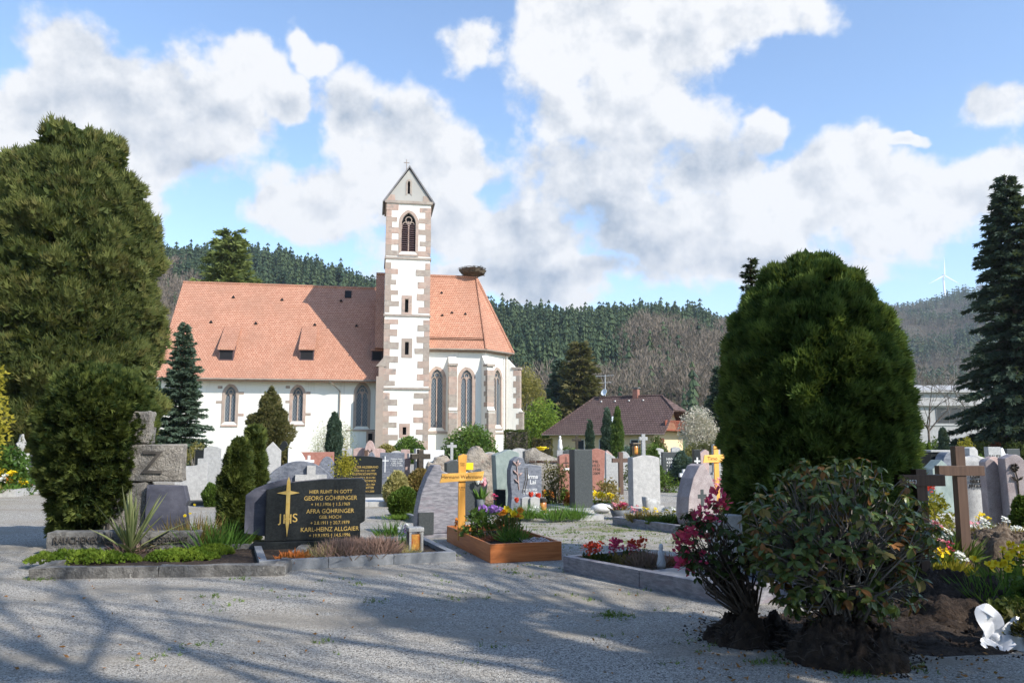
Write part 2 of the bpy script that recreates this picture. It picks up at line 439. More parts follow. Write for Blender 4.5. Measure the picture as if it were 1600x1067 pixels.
class MB:
    def __init__(s): s.v = []; s.f = []
    def add(s, vs, fs):
        n = len(s.v); s.v += [tuple(p) for p in vs]; s.f += [tuple(i + n for i in f) for f in fs]
        return s
    def box(s, x0, x1, y0, y1, z0, z1):
        return s.add([(x0, y0, z0), (x1, y0, z0), (x1, y1, z0), (x0, y1, z0), (x0, y0, z1), (x1, y0, z1), (x1, y1, z1), (x0, y1, z1)],
                     [(0, 3, 2, 1), (4, 5, 6, 7), (0, 1, 5, 4), (1, 2, 6, 5), (2, 3, 7, 6), (3, 0, 4, 7)])
    def prism(s, pts, y0, y1):                      # outline in x, z pushed through y
        n = len(pts)
        a = sum(pts[i][0] * pts[(i + 1) % n][1] - pts[(i + 1) % n][0] * pts[i][1] for i in range(n))
        if a < 0: pts = pts[::-1]
        vs = [(x, y0, z) for x, z in pts] + [(x, y1, z) for x, z in pts]
        return s.add(vs, [tuple(range(n)), tuple(range(2 * n - 1, n - 1, -1))] + [(i, i + n, (i + 1) % n + n, (i + 1) % n) for i in range(n)])
    def ring(s, outer, inner, y0, y1, close=False):  # band between two outlines of equal length
        n = len(outer)
        vs = [(x, y0, z) for x, z in outer] + [(x, y0, z) for x, z in inner] + [(x, y1, z) for x, z in outer] + [(x, y1, z) for x, z in inner]
        fs = []
        for i in range(n if close else n - 1):
            j = (i + 1) % n
            fs += [(i, i + n, j + n, j), (i + 2 * n, j + 2 * n, j + 3 * n, i + 3 * n), (i, j, j + 2 * n, i + 2 * n), (i + n, i + 3 * n, j + 3 * n, j + n)]
        if not close: fs += [(0, 2 * n, 3 * n, n), (n - 1, 2 * n - 1, 4 * n - 1, 3 * n - 1)]
        return s.add(vs, fs)
    def tube(s, pts, rad, sides=6, cap=True):
        pts = [Vector(p) for p in pts]
        if not isinstance(rad, (list, tuple)): rad = [rad] * len(pts)
        rings = []
        for i, p in enumerate(pts):
            d = (pts[min(i + 1, len(pts) - 1)] - pts[max(i - 1, 0)]).normalized()
            a = d.cross(Vector((0, 0, 1)) if abs(d.z) < .9 else Vector((1, 0, 0))).normalized()
            b = d.cross(a)
            rings.append([p + (a * math.cos(t) + b * math.sin(t)) * rad[i] for t in [2 * math.pi * j / sides for j in range(sides)]])
        vs = [q for r in rings for q in r]
        fs = [(i * sides + j, i * sides + (j + 1) % sides, (i + 1) * sides + (j + 1) % sides, (i + 1) * sides + j) for i in range(len(pts) - 1) for j in range(sides)]
        if cap: fs += [tuple(range(sides))[::-1], tuple(range((len(pts) - 1) * sides, len(pts) * sides))]
        return s.add(vs, fs)
    def lathe(s, prof, sides=16):                   # profile of (radius, z)
        vs = [(r * math.cos(2 * math.pi * j / sides), r * math.sin(2 * math.pi * j / sides), z) for r, z in prof for j in range(sides)]
        fs = [(i * sides + j, i * sides + (j + 1) % sides, (i + 1) * sides + (j + 1) % sides, (i + 1) * sides + j) for i in range(len(prof) - 1) for j in range(sides)]
        fs += [tuple(range(sides))[::-1], tuple(range((len(prof) - 1) * sides, len(prof) * sides))]
        return s.add(vs, fs)
    def build(s, name, mat, parent=None, loc=None, rz=0, smooth=False, bevel=0.):
        me = bpy.data.meshes.new(name)
        me.from_pydata(s.v, [], s.f)
        bm = bmesh.new(); bm.from_mesh(me)
        bmesh.ops.recalc_face_normals(bm, faces=bm.faces[:])
        if bevel: bmesh.ops.bevel(bm, geom=[e for e in bm.edges if e.is_manifold and e.calc_face_angle(0) > .5], offset=bevel, segments=2, affect='EDGES', profile=.6)
        bm.to_mesh(me); bm.free()
        if smooth: me.shade_smooth()
        return link(name, me, mat, parent, loc, rz)

def roughen(o, amp, scale, seed=0, axis_lock=None):
    off = Vector((seed * 3.7, seed * 1.3, seed * 7.1))
    for v in o.data.vertices:
        n = noise.noise_vector(v.co * scale + off) * amp
        if axis_lock is not None: n[axis_lock] = 0
        v.co += n

def mesh_np(name, V, k, tint):
    """V: n*k vertices, one k-gon for each run of k; tint per vertex"""
    n = len(V) // k
    me = bpy.data.meshes.new(name)
    me.vertices.add(len(V)); me.vertices.foreach_set('co', np.ascontiguousarray(V, dtype=np.float32).ravel())
    me.loops.add(n * k); me.loops.foreach_set('vertex_index', np.arange(n * k, dtype=np.int32))
    me.polygons.add(n); me.polygons.foreach_set('loop_start', np.arange(0, n * k, k, dtype=np.int32))
    me.polygons.foreach_set('loop_total', np.full(n, k, dtype=np.int32))
    a = me.attributes.new('tint', 'FLOAT', 'POINT'); a.data.foreach_set('value', np.ascontiguousarray(tint, dtype=np.float32))
    me.update()
    return me

def unit(a): return a / np.maximum(np.linalg.norm(a, axis=1, keepdims=True), 1e-9)

def sprays(P, A, L, W, T, rng, k=3, spread=.6, mid=.4):
    """fans of k slim diamond leaves, rooted at P, growing along A"""
    n = len(P)
    A = unit(A); S = unit(np.cross(A, rng.normal(size=(n, 3)))); Nn = np.cross(A, S)
    L = np.broadcast_to(L, n)[:, None]; W = np.broadcast_to(W, n)[:, None]
    out = []
    for j in range(k):
        rel = 0 if k == 1 else (j / (k - 1) - .5) * 2
        D = A * math.cos(rel * spread) + S * math.sin(rel * spread)
        D = unit(D + Nn * rng.normal(size=(n, 1)) * .15)
        side = np.cross(D, Nn)
        l = L * (1 - .25 * abs(rel))
        m = P + D * l * mid
        out.append(np.stack([P, m + side * W * .5, P + D * l, m - side * W * .5], axis=1))
    V = np.concatenate(out, axis=0).reshape(-1, 3)
    t = np.tile(np.repeat(np.clip(T, 0, 1), 4), k)
    return V, t

def lump(P, scale, seed):
    o = Vector((seed * 1.7, seed * 2.3, seed * .9))
    return np.array([noise.noise(Vector(p) * scale + o) for p in P])

def rev_shell(prof, n, rng, depth=.12, amp=.1, scale=1.2, seed=1):
    """points over a body of revolution, a little below its lumpy surface; profile of (z, r)"""
    z = np.array([p[0] for p in prof]); r = np.array([p[1] for p in prof])
    zz = np.linspace(z[0], z[-1], 200); rr = np.interp(zz, z, r)
    dr = np.gradient(rr, zz)
    w = rr * np.sqrt(1 + dr ** 2) + 1e-4; cw = np.cumsum(w); cw /= cw[-1]
    i = np.searchsorted(cw, rng.random(n)).clip(0, 199)
    th = rng.random(n) * 2 * math.pi
    nz = -dr[i]; nl = np.sqrt(1 + nz ** 2)
    N = np.stack([np.cos(th) / nl, np.sin(th) / nl, nz / nl], axis=1)
    P = np.stack([rr[i] * np.cos(th), rr[i] * np.sin(th), zz[i]], axis=1)
    lm = lump(P, scale, seed)
    P = P + N * (lm * amp - np.abs(rng.normal(size=n)) * depth)[:, None]
    return P, N, lm
# ------------------------------------------------------------------ ground, hills, woods
def structure(o): o['kind'] = 'structure'; return o

g = MB()
xs = [-1500, -200, -60, -20, 20, 60, 200, 1500]; ys = [-120, -10, 30, 60, 100, 175]
g.add([(x, y, 0) for y in ys for x in xs], [(j * 8 + i, j * 8 + i + 1, (j + 1) * 8 + i + 1, (j + 1) * 8 + i) for j in range(5) for i in range(7)])
structure(g.build('ground', 'gravel'))

H1 = ([-900, -420, -238, -209, -150, -88, -40, -8, 40, 84, 120, 150, 200, 260, 400, 1500],
      [124, 122, 118, 117, 109, 94, 86, 77, 75, 78, 73, 64, 44, 33, 30, 30])
H2 = ([-1500, 100, 338, 398, 560, 717, 820, 880, 965, 1300], [150, 195, 206, 213, 228, 243, 258, 278, 296, 340])

def sstep(s): s = np.clip(s, 0, 1); return s * s * (3 - 2 * s)

def wavy(X, Y):
    return (np.sin(X * .021 + 1.3) * np.cos(Y * .017 + .4) + .6 * np.sin(X * .047 + Y * .031) + .35 * np.sin(X * .09 - Y * .07 + 2))

def hz(X, Y):
    s = (Y - 172) / (520 - 172)
    a = np.interp(X * 520 / np.maximum(Y, 400), *H1) * (.5 * np.clip(s, 0, 1) + .5 * sstep(s)) + wavy(X, Y) * 3.2 * np.clip(s * 3, 0, 1)
    a = a - np.clip(Y - 560, 0, 400) * .22 * np.clip(a / 60, 0, 1)
    s2 = (Y - 420) / (1500 - 420)
    b = np.interp(X * 1500 / np.maximum(Y, 900), *H2) * (.75 * np.clip(s2, 0, 1) + .25 * sstep(s2)) + wavy(X * .45, Y * .45) * 9 * np.clip(s2 * 2, 0, 1)
    return np.maximum(np.maximum(a, b), np.minimum(Y - 172, 0) - .5)

def hills():
    m, k, b = principled('hill_floor')
    v = coords(k)
    k.put(b.inputs['Base Color'], k.mix(k.smooth(k.noise(v, .02, 5, .6), .4, .6), (.075, .065, .04), (.11, .095, .055)))
    b.inputs['Roughness'].default_value = 1.0
    mm, k, b = principled('hill_meadow')
    v = coords(k)
    k.put(b.inputs['Base Color'], k.mix(k.noise(v, .05, 5, .6), (.10, .19, .03), (.19, .26, .06)))
    b.inputs['Roughness'].default_value = 1.0
    Ys = np.concatenate([np.arange(168, 620, 11), np.arange(620, 1600, 45), np.arange(1600, 3300, 200)])
    Xs = np.arange(-1500, 1501, 18.)
    X, Y = np.meshgrid(Xs, Ys)
    X = X * (1 + np.clip(Y - 900, 0, 3000) / 2200)
    Z = hz(X, Y)
    nx = len(Xs)
    me = bpy.data.meshes.new('hillside')
    me.from_pydata(np.stack([X, Y, Z], -1).reshape(-1, 3).tolist(), [], [(j * nx + i, j * nx + i + 1, (j + 1) * nx + i + 1, (j + 1) * nx + i) for j in range(len(Ys) - 1) for i in range(nx - 1)])
    me.materials.append(m); me.materials.append(mm)
    for p in me.polygons:
        c = p.center
        if c.y < 470 and c.x > 150 or c.y < 190: p.material_index = 1
    me.shade_smooth()
    structure(link('hillside', me))
hills()

def conifer_proto(rng, layers, per):
    q = []
    for i in range(layers):
        f = i / layers
        z = .08 + .90 * f; r = .175 * (1 - f) ** .7 + .008
        for j in range(per):
            t = 2 * math.pi * (j + rng.random()) / per
            rr = r * rng.uniform(.55, 1.45); w = r * rng.uniform(.28, .5)
            d = np.array([math.cos(t), math.sin(t), 0]); s = np.array([-d[1], d[0], 0])
            top = np.array([0, 0, z + .16 * (1 - f) + .05])
            q.append([top, d * rr * .6 + s * w + [0, 0, z - .01], d * rr + [0, 0, z - .05 * rng.random()], d * rr * .6 - s * w + [0, 0, z - .01]])
    q.append([[-.012, 0, 0], [.012, 0, 0], [.008, 0, .3], [-.008, 0, .3]])
    return np.array(q)

def bare_proto(rng, n):
    P = rng.normal(size=(n, 3)); P = unit(P) * (rng.random((n, 1)) ** .4)
    P = P * [.30, .30, .34] + [0, 0, .64]
    A = unit(P - [0, 0, .25]) + rng.normal(size=(n, 3)) * .25
    V, _ = sprays(P, A, rng.uniform(.09, .18, n), .018, np.zeros(n), rng, 1)
    q = V.reshape(-1, 4, 3)
    tr = np.array([[[-.018, 0, 0], [.018, 0, 0], [.008, 0, .75], [-.008, 0, .75]], [[0, -.018, 0], [0, .018, 0], [0, .008, .75], [0, -.008, .75]]])
    return np.concatenate([q, tr])

def wood(name, label, cat, mat, protos, X, Y, h, rng):
    Vs, Ts = [], []
    Z = hz(X, Y) - .4
    for i in range(len(X)):
        p = protos[rng.integers(len(protos))]
        a = rng.random() * 6.28; c, s = math.cos(a), math.sin(a)
        sx = h[i] * rng.uniform(.85, 1.25)
        q = p.reshape(-1, 3)
        Vs.append(np.stack([(q[:, 0] * c - q[:, 1] * s) * sx + X[i], (q[:, 0] * s + q[:, 1] * c) * sx + Y[i], q[:, 2] * h[i] + Z[i]], 1))
        Ts.append(np.repeat(np.clip(rng.random() * .8 + .1 + rng.normal(size=len(p)) * .2, 0, 1), 4))
    o = link(name, mesh_np(name, np.concatenate(Vs), 4, np.concatenate(Ts)), mat)
    o['kind'] = 'stuff'; tag(o, label, cat)

def woods():
    rng = np.random.default_rng(5)
    n = 17000
    Y = 182 + (rng.random(n) ** .8) * 375
    X = (rng.random(n) * 2 - 1) * .70 * Y
    keep = (X > -.62 * Y) & ((X < .42 * Y) & ~((X > .30 * Y) & (Y < 300)))
    X, Y = X[keep], Y[keep]
    s = (Y - 182) / 375
    nz = np.array([noise.noise(Vector((x * .011, y * .016, 3.1))) for x, y in zip(X, Y)]) + .35 * np.array([noise.noise(Vector((x * .05, y * .05, 9))) for x, y in zip(X, Y)])
    lim = np.interp(X / Y, [-.5, -.40, -.36, -.1, .05, .10, .16, .22, .28], [.75, .66, .22, .08, .10, .20, .42, .56, .92])
    con = (s + nz * .5 > lim) | (rng.random(len(X)) < .05)
    pr = [conifer_proto(rng, 7, 6) for _ in range(5)]
    wood('conifer_wood', 'dark green conifer wood covering the upper slopes of the hill', 'wood', 'forest', pr, X[con], Y[con], rng.gamma(30, .45, con.sum()), rng)
    bp = [bare_proto(rng, 90) for _ in range(4)]
    X2, Y2 = X[~con], Y[~con]
    thin = (rng.random(len(X2)) < .6) & (Y2 > 215)
    X2, Y2 = X2[thin], Y2[thin]
    wood('bare_wood', 'grey brown leafless wood on the lower slopes of the hill', 'wood', 'bareforest', bp, X2, Y2, rng.uniform(9, 15, len(X2)), rng)
    n = 5200
    Y = 480 + (rng.random(n) ** .8) * 1040
    X = rng.uniform(.20, .68, n) * Y
    keep = (X > .42 * Y) | (Y > 1200)
    X, Y = X[keep], Y[keep]
    nz = np.array([noise.noise(Vector((x * .007, y * .005, 1.1))) for x, y in zip(X, Y)]) + .3 * np.array([noise.noise(Vector((x * .03, y * .02, 4))) for x, y in zip(X, Y)])
    con = nz > -.08
    pr = [conifer_proto(rng, 4, 6) for _ in range(3)]
    wood('far_conifer_wood', 'blue green conifer wood on the far hill below the wind turbine', 'wood', 'forest', pr, X[con], Y[con], rng.uniform(16, 26, con.sum()), rng)
    bp = [bare_proto(rng, 50) for _ in range(3)]
    wood('far_bare_wood', 'brown leafless wood on the far hill below the wind turbine', 'wood', 'bareforest', bp, X[~con], Y[~con], rng.uniform(13, 20, (~con).sum()), rng)
woods()

def turbine(x, y, Y, blade, rot, label):
    hub = at(x, y, Y)
    base = float(hz(np.array([hub.x]), np.array([Y]))[0]) - 3
    t = thing('wind_turbine', label, 'wind turbine', (hub.x, Y, base), group='wind turbines on the far hills')
    h = hub.z - base
    MB().tube([(0, 0, 0), (0, 0, h)], [blade * .07, blade * .035], 10).build('tower', 'steel', t, smooth=True)
    MB().box(-blade * .04, blade * .04, -blade * .12, blade * .1, h - blade * .04, h + blade * .05).build('nacelle', 'steel', t, bevel=blade * .012)
    for i in range(3):
        a = rot + i * 2 * math.pi / 3
        d = Vector((math.sin(a), 0, math.cos(a))); s = Vector((d.z, 0, -d.x))
        b = MB(); w = blade * .045; o = Vector((0, -blade * .13, h))
        pts = [o + s * w * .5, o + d * blade * .25 + s * w * .9, o + d * blade + s * w * .1, o + d * blade - s * w * .1, o + d * blade * .25 - s * w * .6, o - s * w * .5]
        b.prism([(p.x, p.z) for p in pts], o.y - w * .2, o.y + w * .2)
        b.build('blade', 'steel', t)
turbine(1474, 431, 1620, 38, .03, 'white three bladed wind turbine on the hill crest at the right')
turbine(1108, 496, 2300, 21, .9, 'tiny distant wind turbine on the crest left of the clipped arborvitae')

# ------------------------------------------------------------------ church
CH_Y = 70.0
CO = Vector((at(597, 690, CH_Y).x, CH_Y, 0))
CA = R(10); CC, CS = math.cos(CA), math.sin(CA)
church = thing('church', 'white plastered church with red tiled roofs, slender tower and stork nest', 'church', CO, CA)

def cl(x, y, v):                       # church frame: (u, z) of what is seen at a pixel on the plane v
    r = ray(x, y)
    rn = -CS * r[0] + CC * r[1]; on = -CS * CO.x + CC * CO.y
    t = (v + on) / rn
    W = Vector((r[0] * t, r[1] * t)) - Vector((CO.x, CO.y))
    return W.x * CC + W.y * CS, EYE + t * r[2]

def cut(o, prisms):
    for mb, loc, rz in prisms:
        c = mb.build('cutter', None, o.parent, loc, rz)
        md = o.modifiers.new('cut', 'BOOLEAN'); md.object = c; md.operation = 'DIFFERENCE'; md.solver = 'EXACT'
        bpy.context.view_layer.update()
        me = bpy.data.meshes.new_from_object(o.evaluated_get(bpy.context.evaluated_depsgraph_get()))
        o.modifiers.clear(); old = o.data; o.data = me
        bpy.data.meshes.remove(old)
        cm = c.data; bpy.data.objects.remove(c); bpy.data.meshes.remove(cm)

def arch(w, z0, z1, n=7, grow=0.):
    """pointed arch outline, bottom left to bottom right"""
    hw = w / 2 + grow
    rise = min(w * .78, (z1 - z0) * .6)
    rad = (rise * rise + (w / 2) ** 2) / w          # circle through spring and apex
    zs = z1 - rise
    L, Rr = [(-hw, z0 - grow)], []
    cx = -w / 2 + rad
    a_end = math.atan2(rise, -cx)
    rg = rad + grow
    for i in range(n + 1):
        a = math.pi + (a_end - math.pi) * i / n
        px, pz = cx + rg * math.cos(a), zs + rg * math.sin(a)
        L.append((min(px, 0), pz))
    return L + [(-x, z) for x, z in reversed(L[:-1])]

def church_window(wall_list, loc, rz, w, z0, z1, fw=.28, mull=True, glass='glass', sill=True, louver=False):
    inner = arch(w, z0, z1); outer = arch(w, z0, z1, grow=fw)
    cutter = MB().prism(inner, -.5, .45)
    wall_list.append((cutter, loc, rz))
    win = MB().ring(outer, inner, -.035, .06).build('window', 'sandstone', church, loc, rz)
    if louver:
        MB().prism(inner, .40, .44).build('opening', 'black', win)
        s = MB(); zt = z1 - w * .75
        for i in range(13):
            z = z0 + .1 + (zt - z0 - .1) * i / 13
            s.box(-w / 2, w / 2, .12, .30, z, z + .07)
        o = s.build('louver', 'louver', win)
        o['kind'] = 'stuff'
    else:
        for sgn in ((-1, 1) if mull else (0,)):
            pts = inner if not sgn else [(p[0], p[1]) for p in inner if p[0] * sgn >= -1e-6] + ([(0, z0)] if sgn else [])
            MB().prism(pts, .22, .26).build('pane', glass, win)
    if mull:
        MB().box(-.05, .05, .12, .24, z0, z1 - w * .62).build('mullion', 'sandstone', win)
        tz = z1 - w * .50; rr = w * .21
        tr = MB()
        ci = lambda r, cx, cz: [(cx + r * math.cos(a * math.pi / 6), cz + r * math.sin(a * math.pi / 6)) for a in range(12)]
        tr.ring(ci(rr + .045, 0, tz), ci(rr - .03, 0, tz), .13, .23, close=True)
        for sg in (-1, 1):
            tr.ring(arch(w / 2 - .03, z1 - w * 1.25, z1 - w * .66, grow=.02), arch(w / 2 - .03, z1 - w * 1.25, z1 - w * .66, grow=-.05), .13, .225)
            for i in range(len(tr.v) - 4 * 17, len(tr.v)): tr.v[i] = (tr.v[i][0] + sg * w / 4, tr.v[i][1], tr.v[i][2])
        tr.build('tracery', 'sandstone', win)
    if sill:
        MB().prism([(-w / 2 - fw, z0 - fw - .003), (w / 2 + fw, z0 - fw - .003), (w / 2 + fw, z0 - fw - .16), (-w / 2 - fw, z0 - fw - .16)], -.09, .03).build('sill', 'sandstone', win)
        MB().prism([(-w / 2, z0), (w / 2, z0), (w / 2, z0 + .02), (-w / 2, z0 + .02)], .0, .22).build('ledge', 'sandstone', win)
    return win

def tower():
    W = cl(671, 500, 0)[0]
    D = 4.3
    zt = cl(636, 318, 0)[1]; za = cl(637, 262, 0)[1]
    z1, z2, z3 = cl(636, 404, 0)[1], cl(636, 493, 0)[1], cl(636, 607, 0)[1]
    body = MB().box(0, W, 0, D, 0, zt).build('tower_wall', 'plaster', church)
    cuts = []
    def place(x0, x1, ytop, ybot, **kw):
        u0, zb = cl(x0, ybot, 0); u1, zu = cl(x1, ytop, 0)
        church_window(cuts, ((u0 + u1) / 2, 0, 0), 0, u1 - u0, zb, zu, **kw)
    place(627, 650, 333, 393, fw=.26, louver=True)
    for x0, x1, yt, yb in ((632.5, 638.5, 467, 488), (632.5, 639, 534, 554), (629, 635, 667, 679)):
        u0, zb = cl(x0, yb, 0); u1, zu = cl(x1, yt, 0)
        cuts.append((MB().box(u0, u1, -.3, .6, zb, zu), (0, 0, 0), 0))
        sl_ = MB().ring([(u0 - .3, zb - .28), (u0 - .3, zu + .3), (u1 + .3, zu + .3), (u1 + .3, zb - .28)], [(u0, zb), (u0, zu), (u1, zu), (u1, zb)], -.03, .05, close=True).build('slit_window', 'sandstone', church)
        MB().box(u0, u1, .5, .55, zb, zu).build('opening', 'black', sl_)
    cut(body, cuts)
    # quoins up both front corners, long and short in turn
    rq = random.Random(3)
    for side in (0, 1):
        z = .3; i = side
        while z < zt - .5:
            h = rq.uniform(.42, .62)
            if any(abs(z + h / 2 - s) < .42 for s in (z1, z2, z3)): z += .12; continue
            wq = rq.uniform(.95, 1.3) if i % 2 else rq.uniform(.42, .55)
            if z < z3: wq *= 1.05
            a, b = (-.028, wq) if side == 0 else (W - wq, W + .028)
            q = MB().box(a, b, -.028, (.5 if i % 2 else .95), z, min(z + h, zt - .05)).build('quoin', 'sandstone' if rq.random() < .8 else 'sandstone_grey', church)
            roughen(q, .03, 3, i)
            z += h + .015; i += 1
    for z, g_ in ((z1, .10), (z2, .10), (z3, .13)):
        MB().box(-g_, W + g_, -g_, D + g_, z - .10, z + .09).build('string_course', 'sandstone_grey', church)
    # gable and its steep little roof
    gw = MB().prism([(-.12, zt + .2), (W + .12, zt + .2), (W / 2, za - .15)], .02, D - .02).build('tower_gable', 'plaster_old', church)
    u0, zb = cl(637, 303, 0); u1, zu = cl(641, 283, 0)
    cut(gw, [(MB().prism(arch(u1 - u0, zb, zu), -.3, .5), ((u0 + u1) / 2, 0, 0), 0)])
    gs = MB().ring(arch(u1 - u0, zb, zu, grow=.16), arch(u1 - u0, zb, zu), -.02, .06).build('slit_window', 'sandstone_grey', church, ((u0 + u1) / 2, 0, 0))
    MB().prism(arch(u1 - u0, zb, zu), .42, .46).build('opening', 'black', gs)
    MB().box(-.16, .16 + W, -.16, D + .16, zt - .05, zt + .2).build('string_course', 'sandstone_grey', church)
    for sg in (-1, 1):
        e = (W / 2 + sg * (W / 2 + .26), zt + .02); r_ = (W / 2, za)
        nx, nz = -(r_[1] - e[1]) * -sg, (W / 2 + .26)
        ln = math.hypot(nx, nz); nx, nz = nx / ln * .14, nz / ln * .14
        MB().prism([e, r_, (r_[0], r_[1] + .19), (e[0] + nx, e[1] + nz)], -.14, D + .14).build('tower_roof', 'lead', church)
        q = MB().prism([(W / 2 + sg * (W / 2 - .0), zt + .21), (W / 2 + sg * (W / 2 - .75), zt + .21), (W / 2 + sg * (W / 2 - .70), zt + .75), (W / 2 + sg * (W / 2 - .32), zt + .75)], -.015, .3).build('kneeler_stone', 'sandstone', church)
    for u, v, hh in ((W / 2 - .28, .1, 1.0), (W / 2 + .02, D - .2, 1.15)):
        zb = za + (-.2 if v < 1 else .12)
        f = MB(); f.tube([(u, v, zb), (u, v, zb + hh)], .035, 6); f.tube([(u - .25, v, zb + hh * .68), (u + .25, v, zb + hh * .68)], .035, 6)
        f.build('finial_cross', 'sandstone_grey' if v < 1 else 'bronze', church)
    # angle buttress on the nave side
    za_ = cl(594, 572, 0)[1]
    MB().box(-.62, .03, -.12, 1.5, 0, za_ - .9).build('buttress', 'sandstone', church)
    MB().box(-.42, .03, -.06, 1.4, za_ - .9, za_).build('buttress', 'sandstone', church)
    MB().prism([(-.68, za_ - .02), (.25, za_ - .02), (.25, za_ + .95), (.10, za_ + .9)], -.10, 1.4).build('buttress_cap', 'sandstone_grey', church)
    return W, D
TW, TD = tower()

def choir():
    vw = 2.5; ze = cl(715, 546, vw)[1]
    uc = cl(758, 600, vw)[0]
    w = 4.45; sd = 2 * w * math.tan(R(22.5)); k45 = sd * math.sqrt(.5)
    foot = [(.3, vw), (uc, vw), (uc + k45, vw + k45), (uc + k45, vw + k45 + sd), (uc, vw + 2 * w), (.3, vw + 2 * w)]
    def solid(pts, z0, z1): 
        n = len(pts); return MB().add([(x, y, z0) for x, y in pts] + [(x, y, z1) for x, y in pts], [tuple(range(n))[::-1], tuple(range(n, 2 * n))] + [(i, (i + 1) % n, (i + 1) % n + n, i + n) for i in range(n)])
    wall = solid(foot, 0, ze).build('choir_wall', 'plaster', church)
    cuts = []
    for x0, x1, yt, yb in ((673, 692, 577, 668), (720, 738, 578, 666)):
        u0, zb = cl(x0, yb, vw); u1, zu = cl(x1, yt, vw)
        church_window(cuts, ((u0 + u1) / 2, vw, 0), 0, u1 - u0, zb, zu, fw=.30)
    zb, zu = cl(770, 664, vw + 1.5)[1], cl(770, 578, vw + 1.5)[1]
    church_window(cuts, (uc + k45 * .52, vw + k45 * .52, 0), R(45), 1.05, zb, zu, fw=.30)
    cut(wall, cuts)
    def grow(d):
        o = []
        c = Vector((uc, vw + w))
        for x, y in foot:
            if x < .5: o.append((x, y + (-d if y < vw + 1 else d)))
            else:
                q = Vector((x - uc, y - vw - w)); f = (q.length + d * 1.08) / q.length
                o.append((uc + q.x * f, vw + w + q.y * f))
        return o
    solid(grow(.22), ze - .28, ze - .02).build('cornice', 'sandstone', church)
    solid(grow(.10), 2.35, 2.55).build('plinth_course', 'sandstone_grey', church)
    vr = vw + w; ul, zr = cl(588, 431, vr); zr = cl(690, 432, vr)[1]
    ue = cl(744, 438, vr)[0]
    e = grow(.55); e = [(ul, e[0][1])] + e[1:5] + [(ul, e[5][1])]
    zl = ze - .05
    n = 6
    vs = [(x, y, zl) for x, y in e] + [(ul, vr, zr), (ue, vr, zr)]
    roof = MB().add(vs, [(0, 1, 7, 6), (1, 2, 7), (2, 3, 7), (3, 4, 7), (4, 5, 6, 7), (5, 0, 6), (0, 5, 4, 3, 2, 1)]).build('choir_roof', 'nave_tile', church)
    hip = MB().tube([(e[1][0], e[1][1], zl + .05), (ue, vr, zr + .05)], .13, 6).build('hip_tiles', 'nave_tile', roof)
    MB().tube([(e[2][0], e[2][1], zl + .05), (ue, vr, zr + .05)], .13, 6).build('hip_tiles', 'nave_tile', roof)
    MB().tube([(ul, vr, zr + .03), (ue, vr, zr + .03)], .14, 6).build('ridge_tiles', 'nave_tile', roof)
    kz = (zr - zl) / (vr - e[0][1])
    for i, (x, y) in enumerate(((690, 458), (706, 489), (727, 491), (691, 493))):
        r = ray(x, y); on = -CS * CO.x + CC * CO.y; rn = -CS * r[0] + CC * r[1]
        t = (zl - (on + e[0][1]) * kz - EYE) / (r[2] - rn * kz)
        u = (r[0] * t - CO.x) * CC + (r[1] * t - CO.y) * CS; v = t * rn - on
        MB().prism([(u - .14, 0), (u, .2), (u + .14, 0)], v - .16, v + .2).build('roof_vent', 'black', roof, (0, 0, EYE + t * r[2] - .03))
    # snow fence low on the slope
    sf = MB()
    for d in (.12, .26): sf.tube([(TW + .1, e[0][1] + .55 - .05, zl + .55 * kz + d), (uc - .1, e[0][1] + .5, zl + .55 * kz + d)], .035, 4)
    sf.build('snow_guard', 'bronze', roof)
    MB().tube([(TW, e[0][1] - .04, zl - .02), (e[1][0], e[1][1] - .04, zl - .02), (e[2][0] + .04, e[2][1], zl - .02)], .09, 6).build('gutter', 'gutter', church)
    # buttresses with weathered offsets
    def buttress(loc, rz, wd, dp, top):
        pr = [(-dp, 0), (-dp, top * .46), (-dp * .82, top * .49), (-dp * .82, top * .86), (0, top), (.1, top), (.1, 0)]
        b = MB().add([(-wd / 2, y, z) for y, z in pr] + [(wd / 2, y, z) for y, z in pr],
                     [tuple(range(7)), tuple(range(13, 6, -1))] + [(i, (i + 1) % 7, (i + 1) % 7 + 7, i + 7) for i in range(7)]).build('buttress', 'plaster', church, loc, rz)
        rq = random.Random(int(loc[0] * 10)); z = .2; i = 0
        while z < top * .84:
            h = rq.uniform(.42, .62)
            d = dp if z + h < top * .46 else dp * .82
            if not (z < top * .49 and z + h > top * .46):
                ln = .62 if i % 2 else .34
                MB().box(-wd / 2 - .02, wd / 2 + .02, -d - .02, -d + ln, z, z + h - .015).build('quoin', 'sandstone' if rq.random() < .6 else 'sandstone_grey', b)
            z += h; i += 1
        MB().prism([(-wd / 2 - .08, -.1), (wd / 2 + .08, -.1), (wd / 2 + .08, .12), (-wd / 2 - .08, .12)], -dp * .82 - .10, -dp * .3).build('cap', 'sandstone_grey', b, (0, 0, top * .90))
        MB().box(-wd / 2 - .05, wd / 2 + .05, -dp - .06, -dp * .8, top * .46 - .06, top * .46 + .06).build('offset_course', 'sandstone_grey', b)
    top = ze - .55
    buttress((cl(706, 620, vw)[0], vw, 0), 0, .72, 1.15, top)
    buttress((uc, vw, 0), R(22.5), .72, 1.25, top)
    buttress((uc + k45, vw + k45, 0), R(67.5), .72, 1.5, top)
    x_, z_ = cl(783, 560, vw + 1.8)
    MB().tube([(uc + k45 - .35, vw + k45 - .75, 0), (uc + k45 - .35, vw + k45 - .75, ze - .2), (uc + k45 + .1, vw + k45 - .62, ze - .05)], .055, 6).build('downpipe', 'gutter', church)
    return ue, vr, zr
UE, VR, ZR = choir()

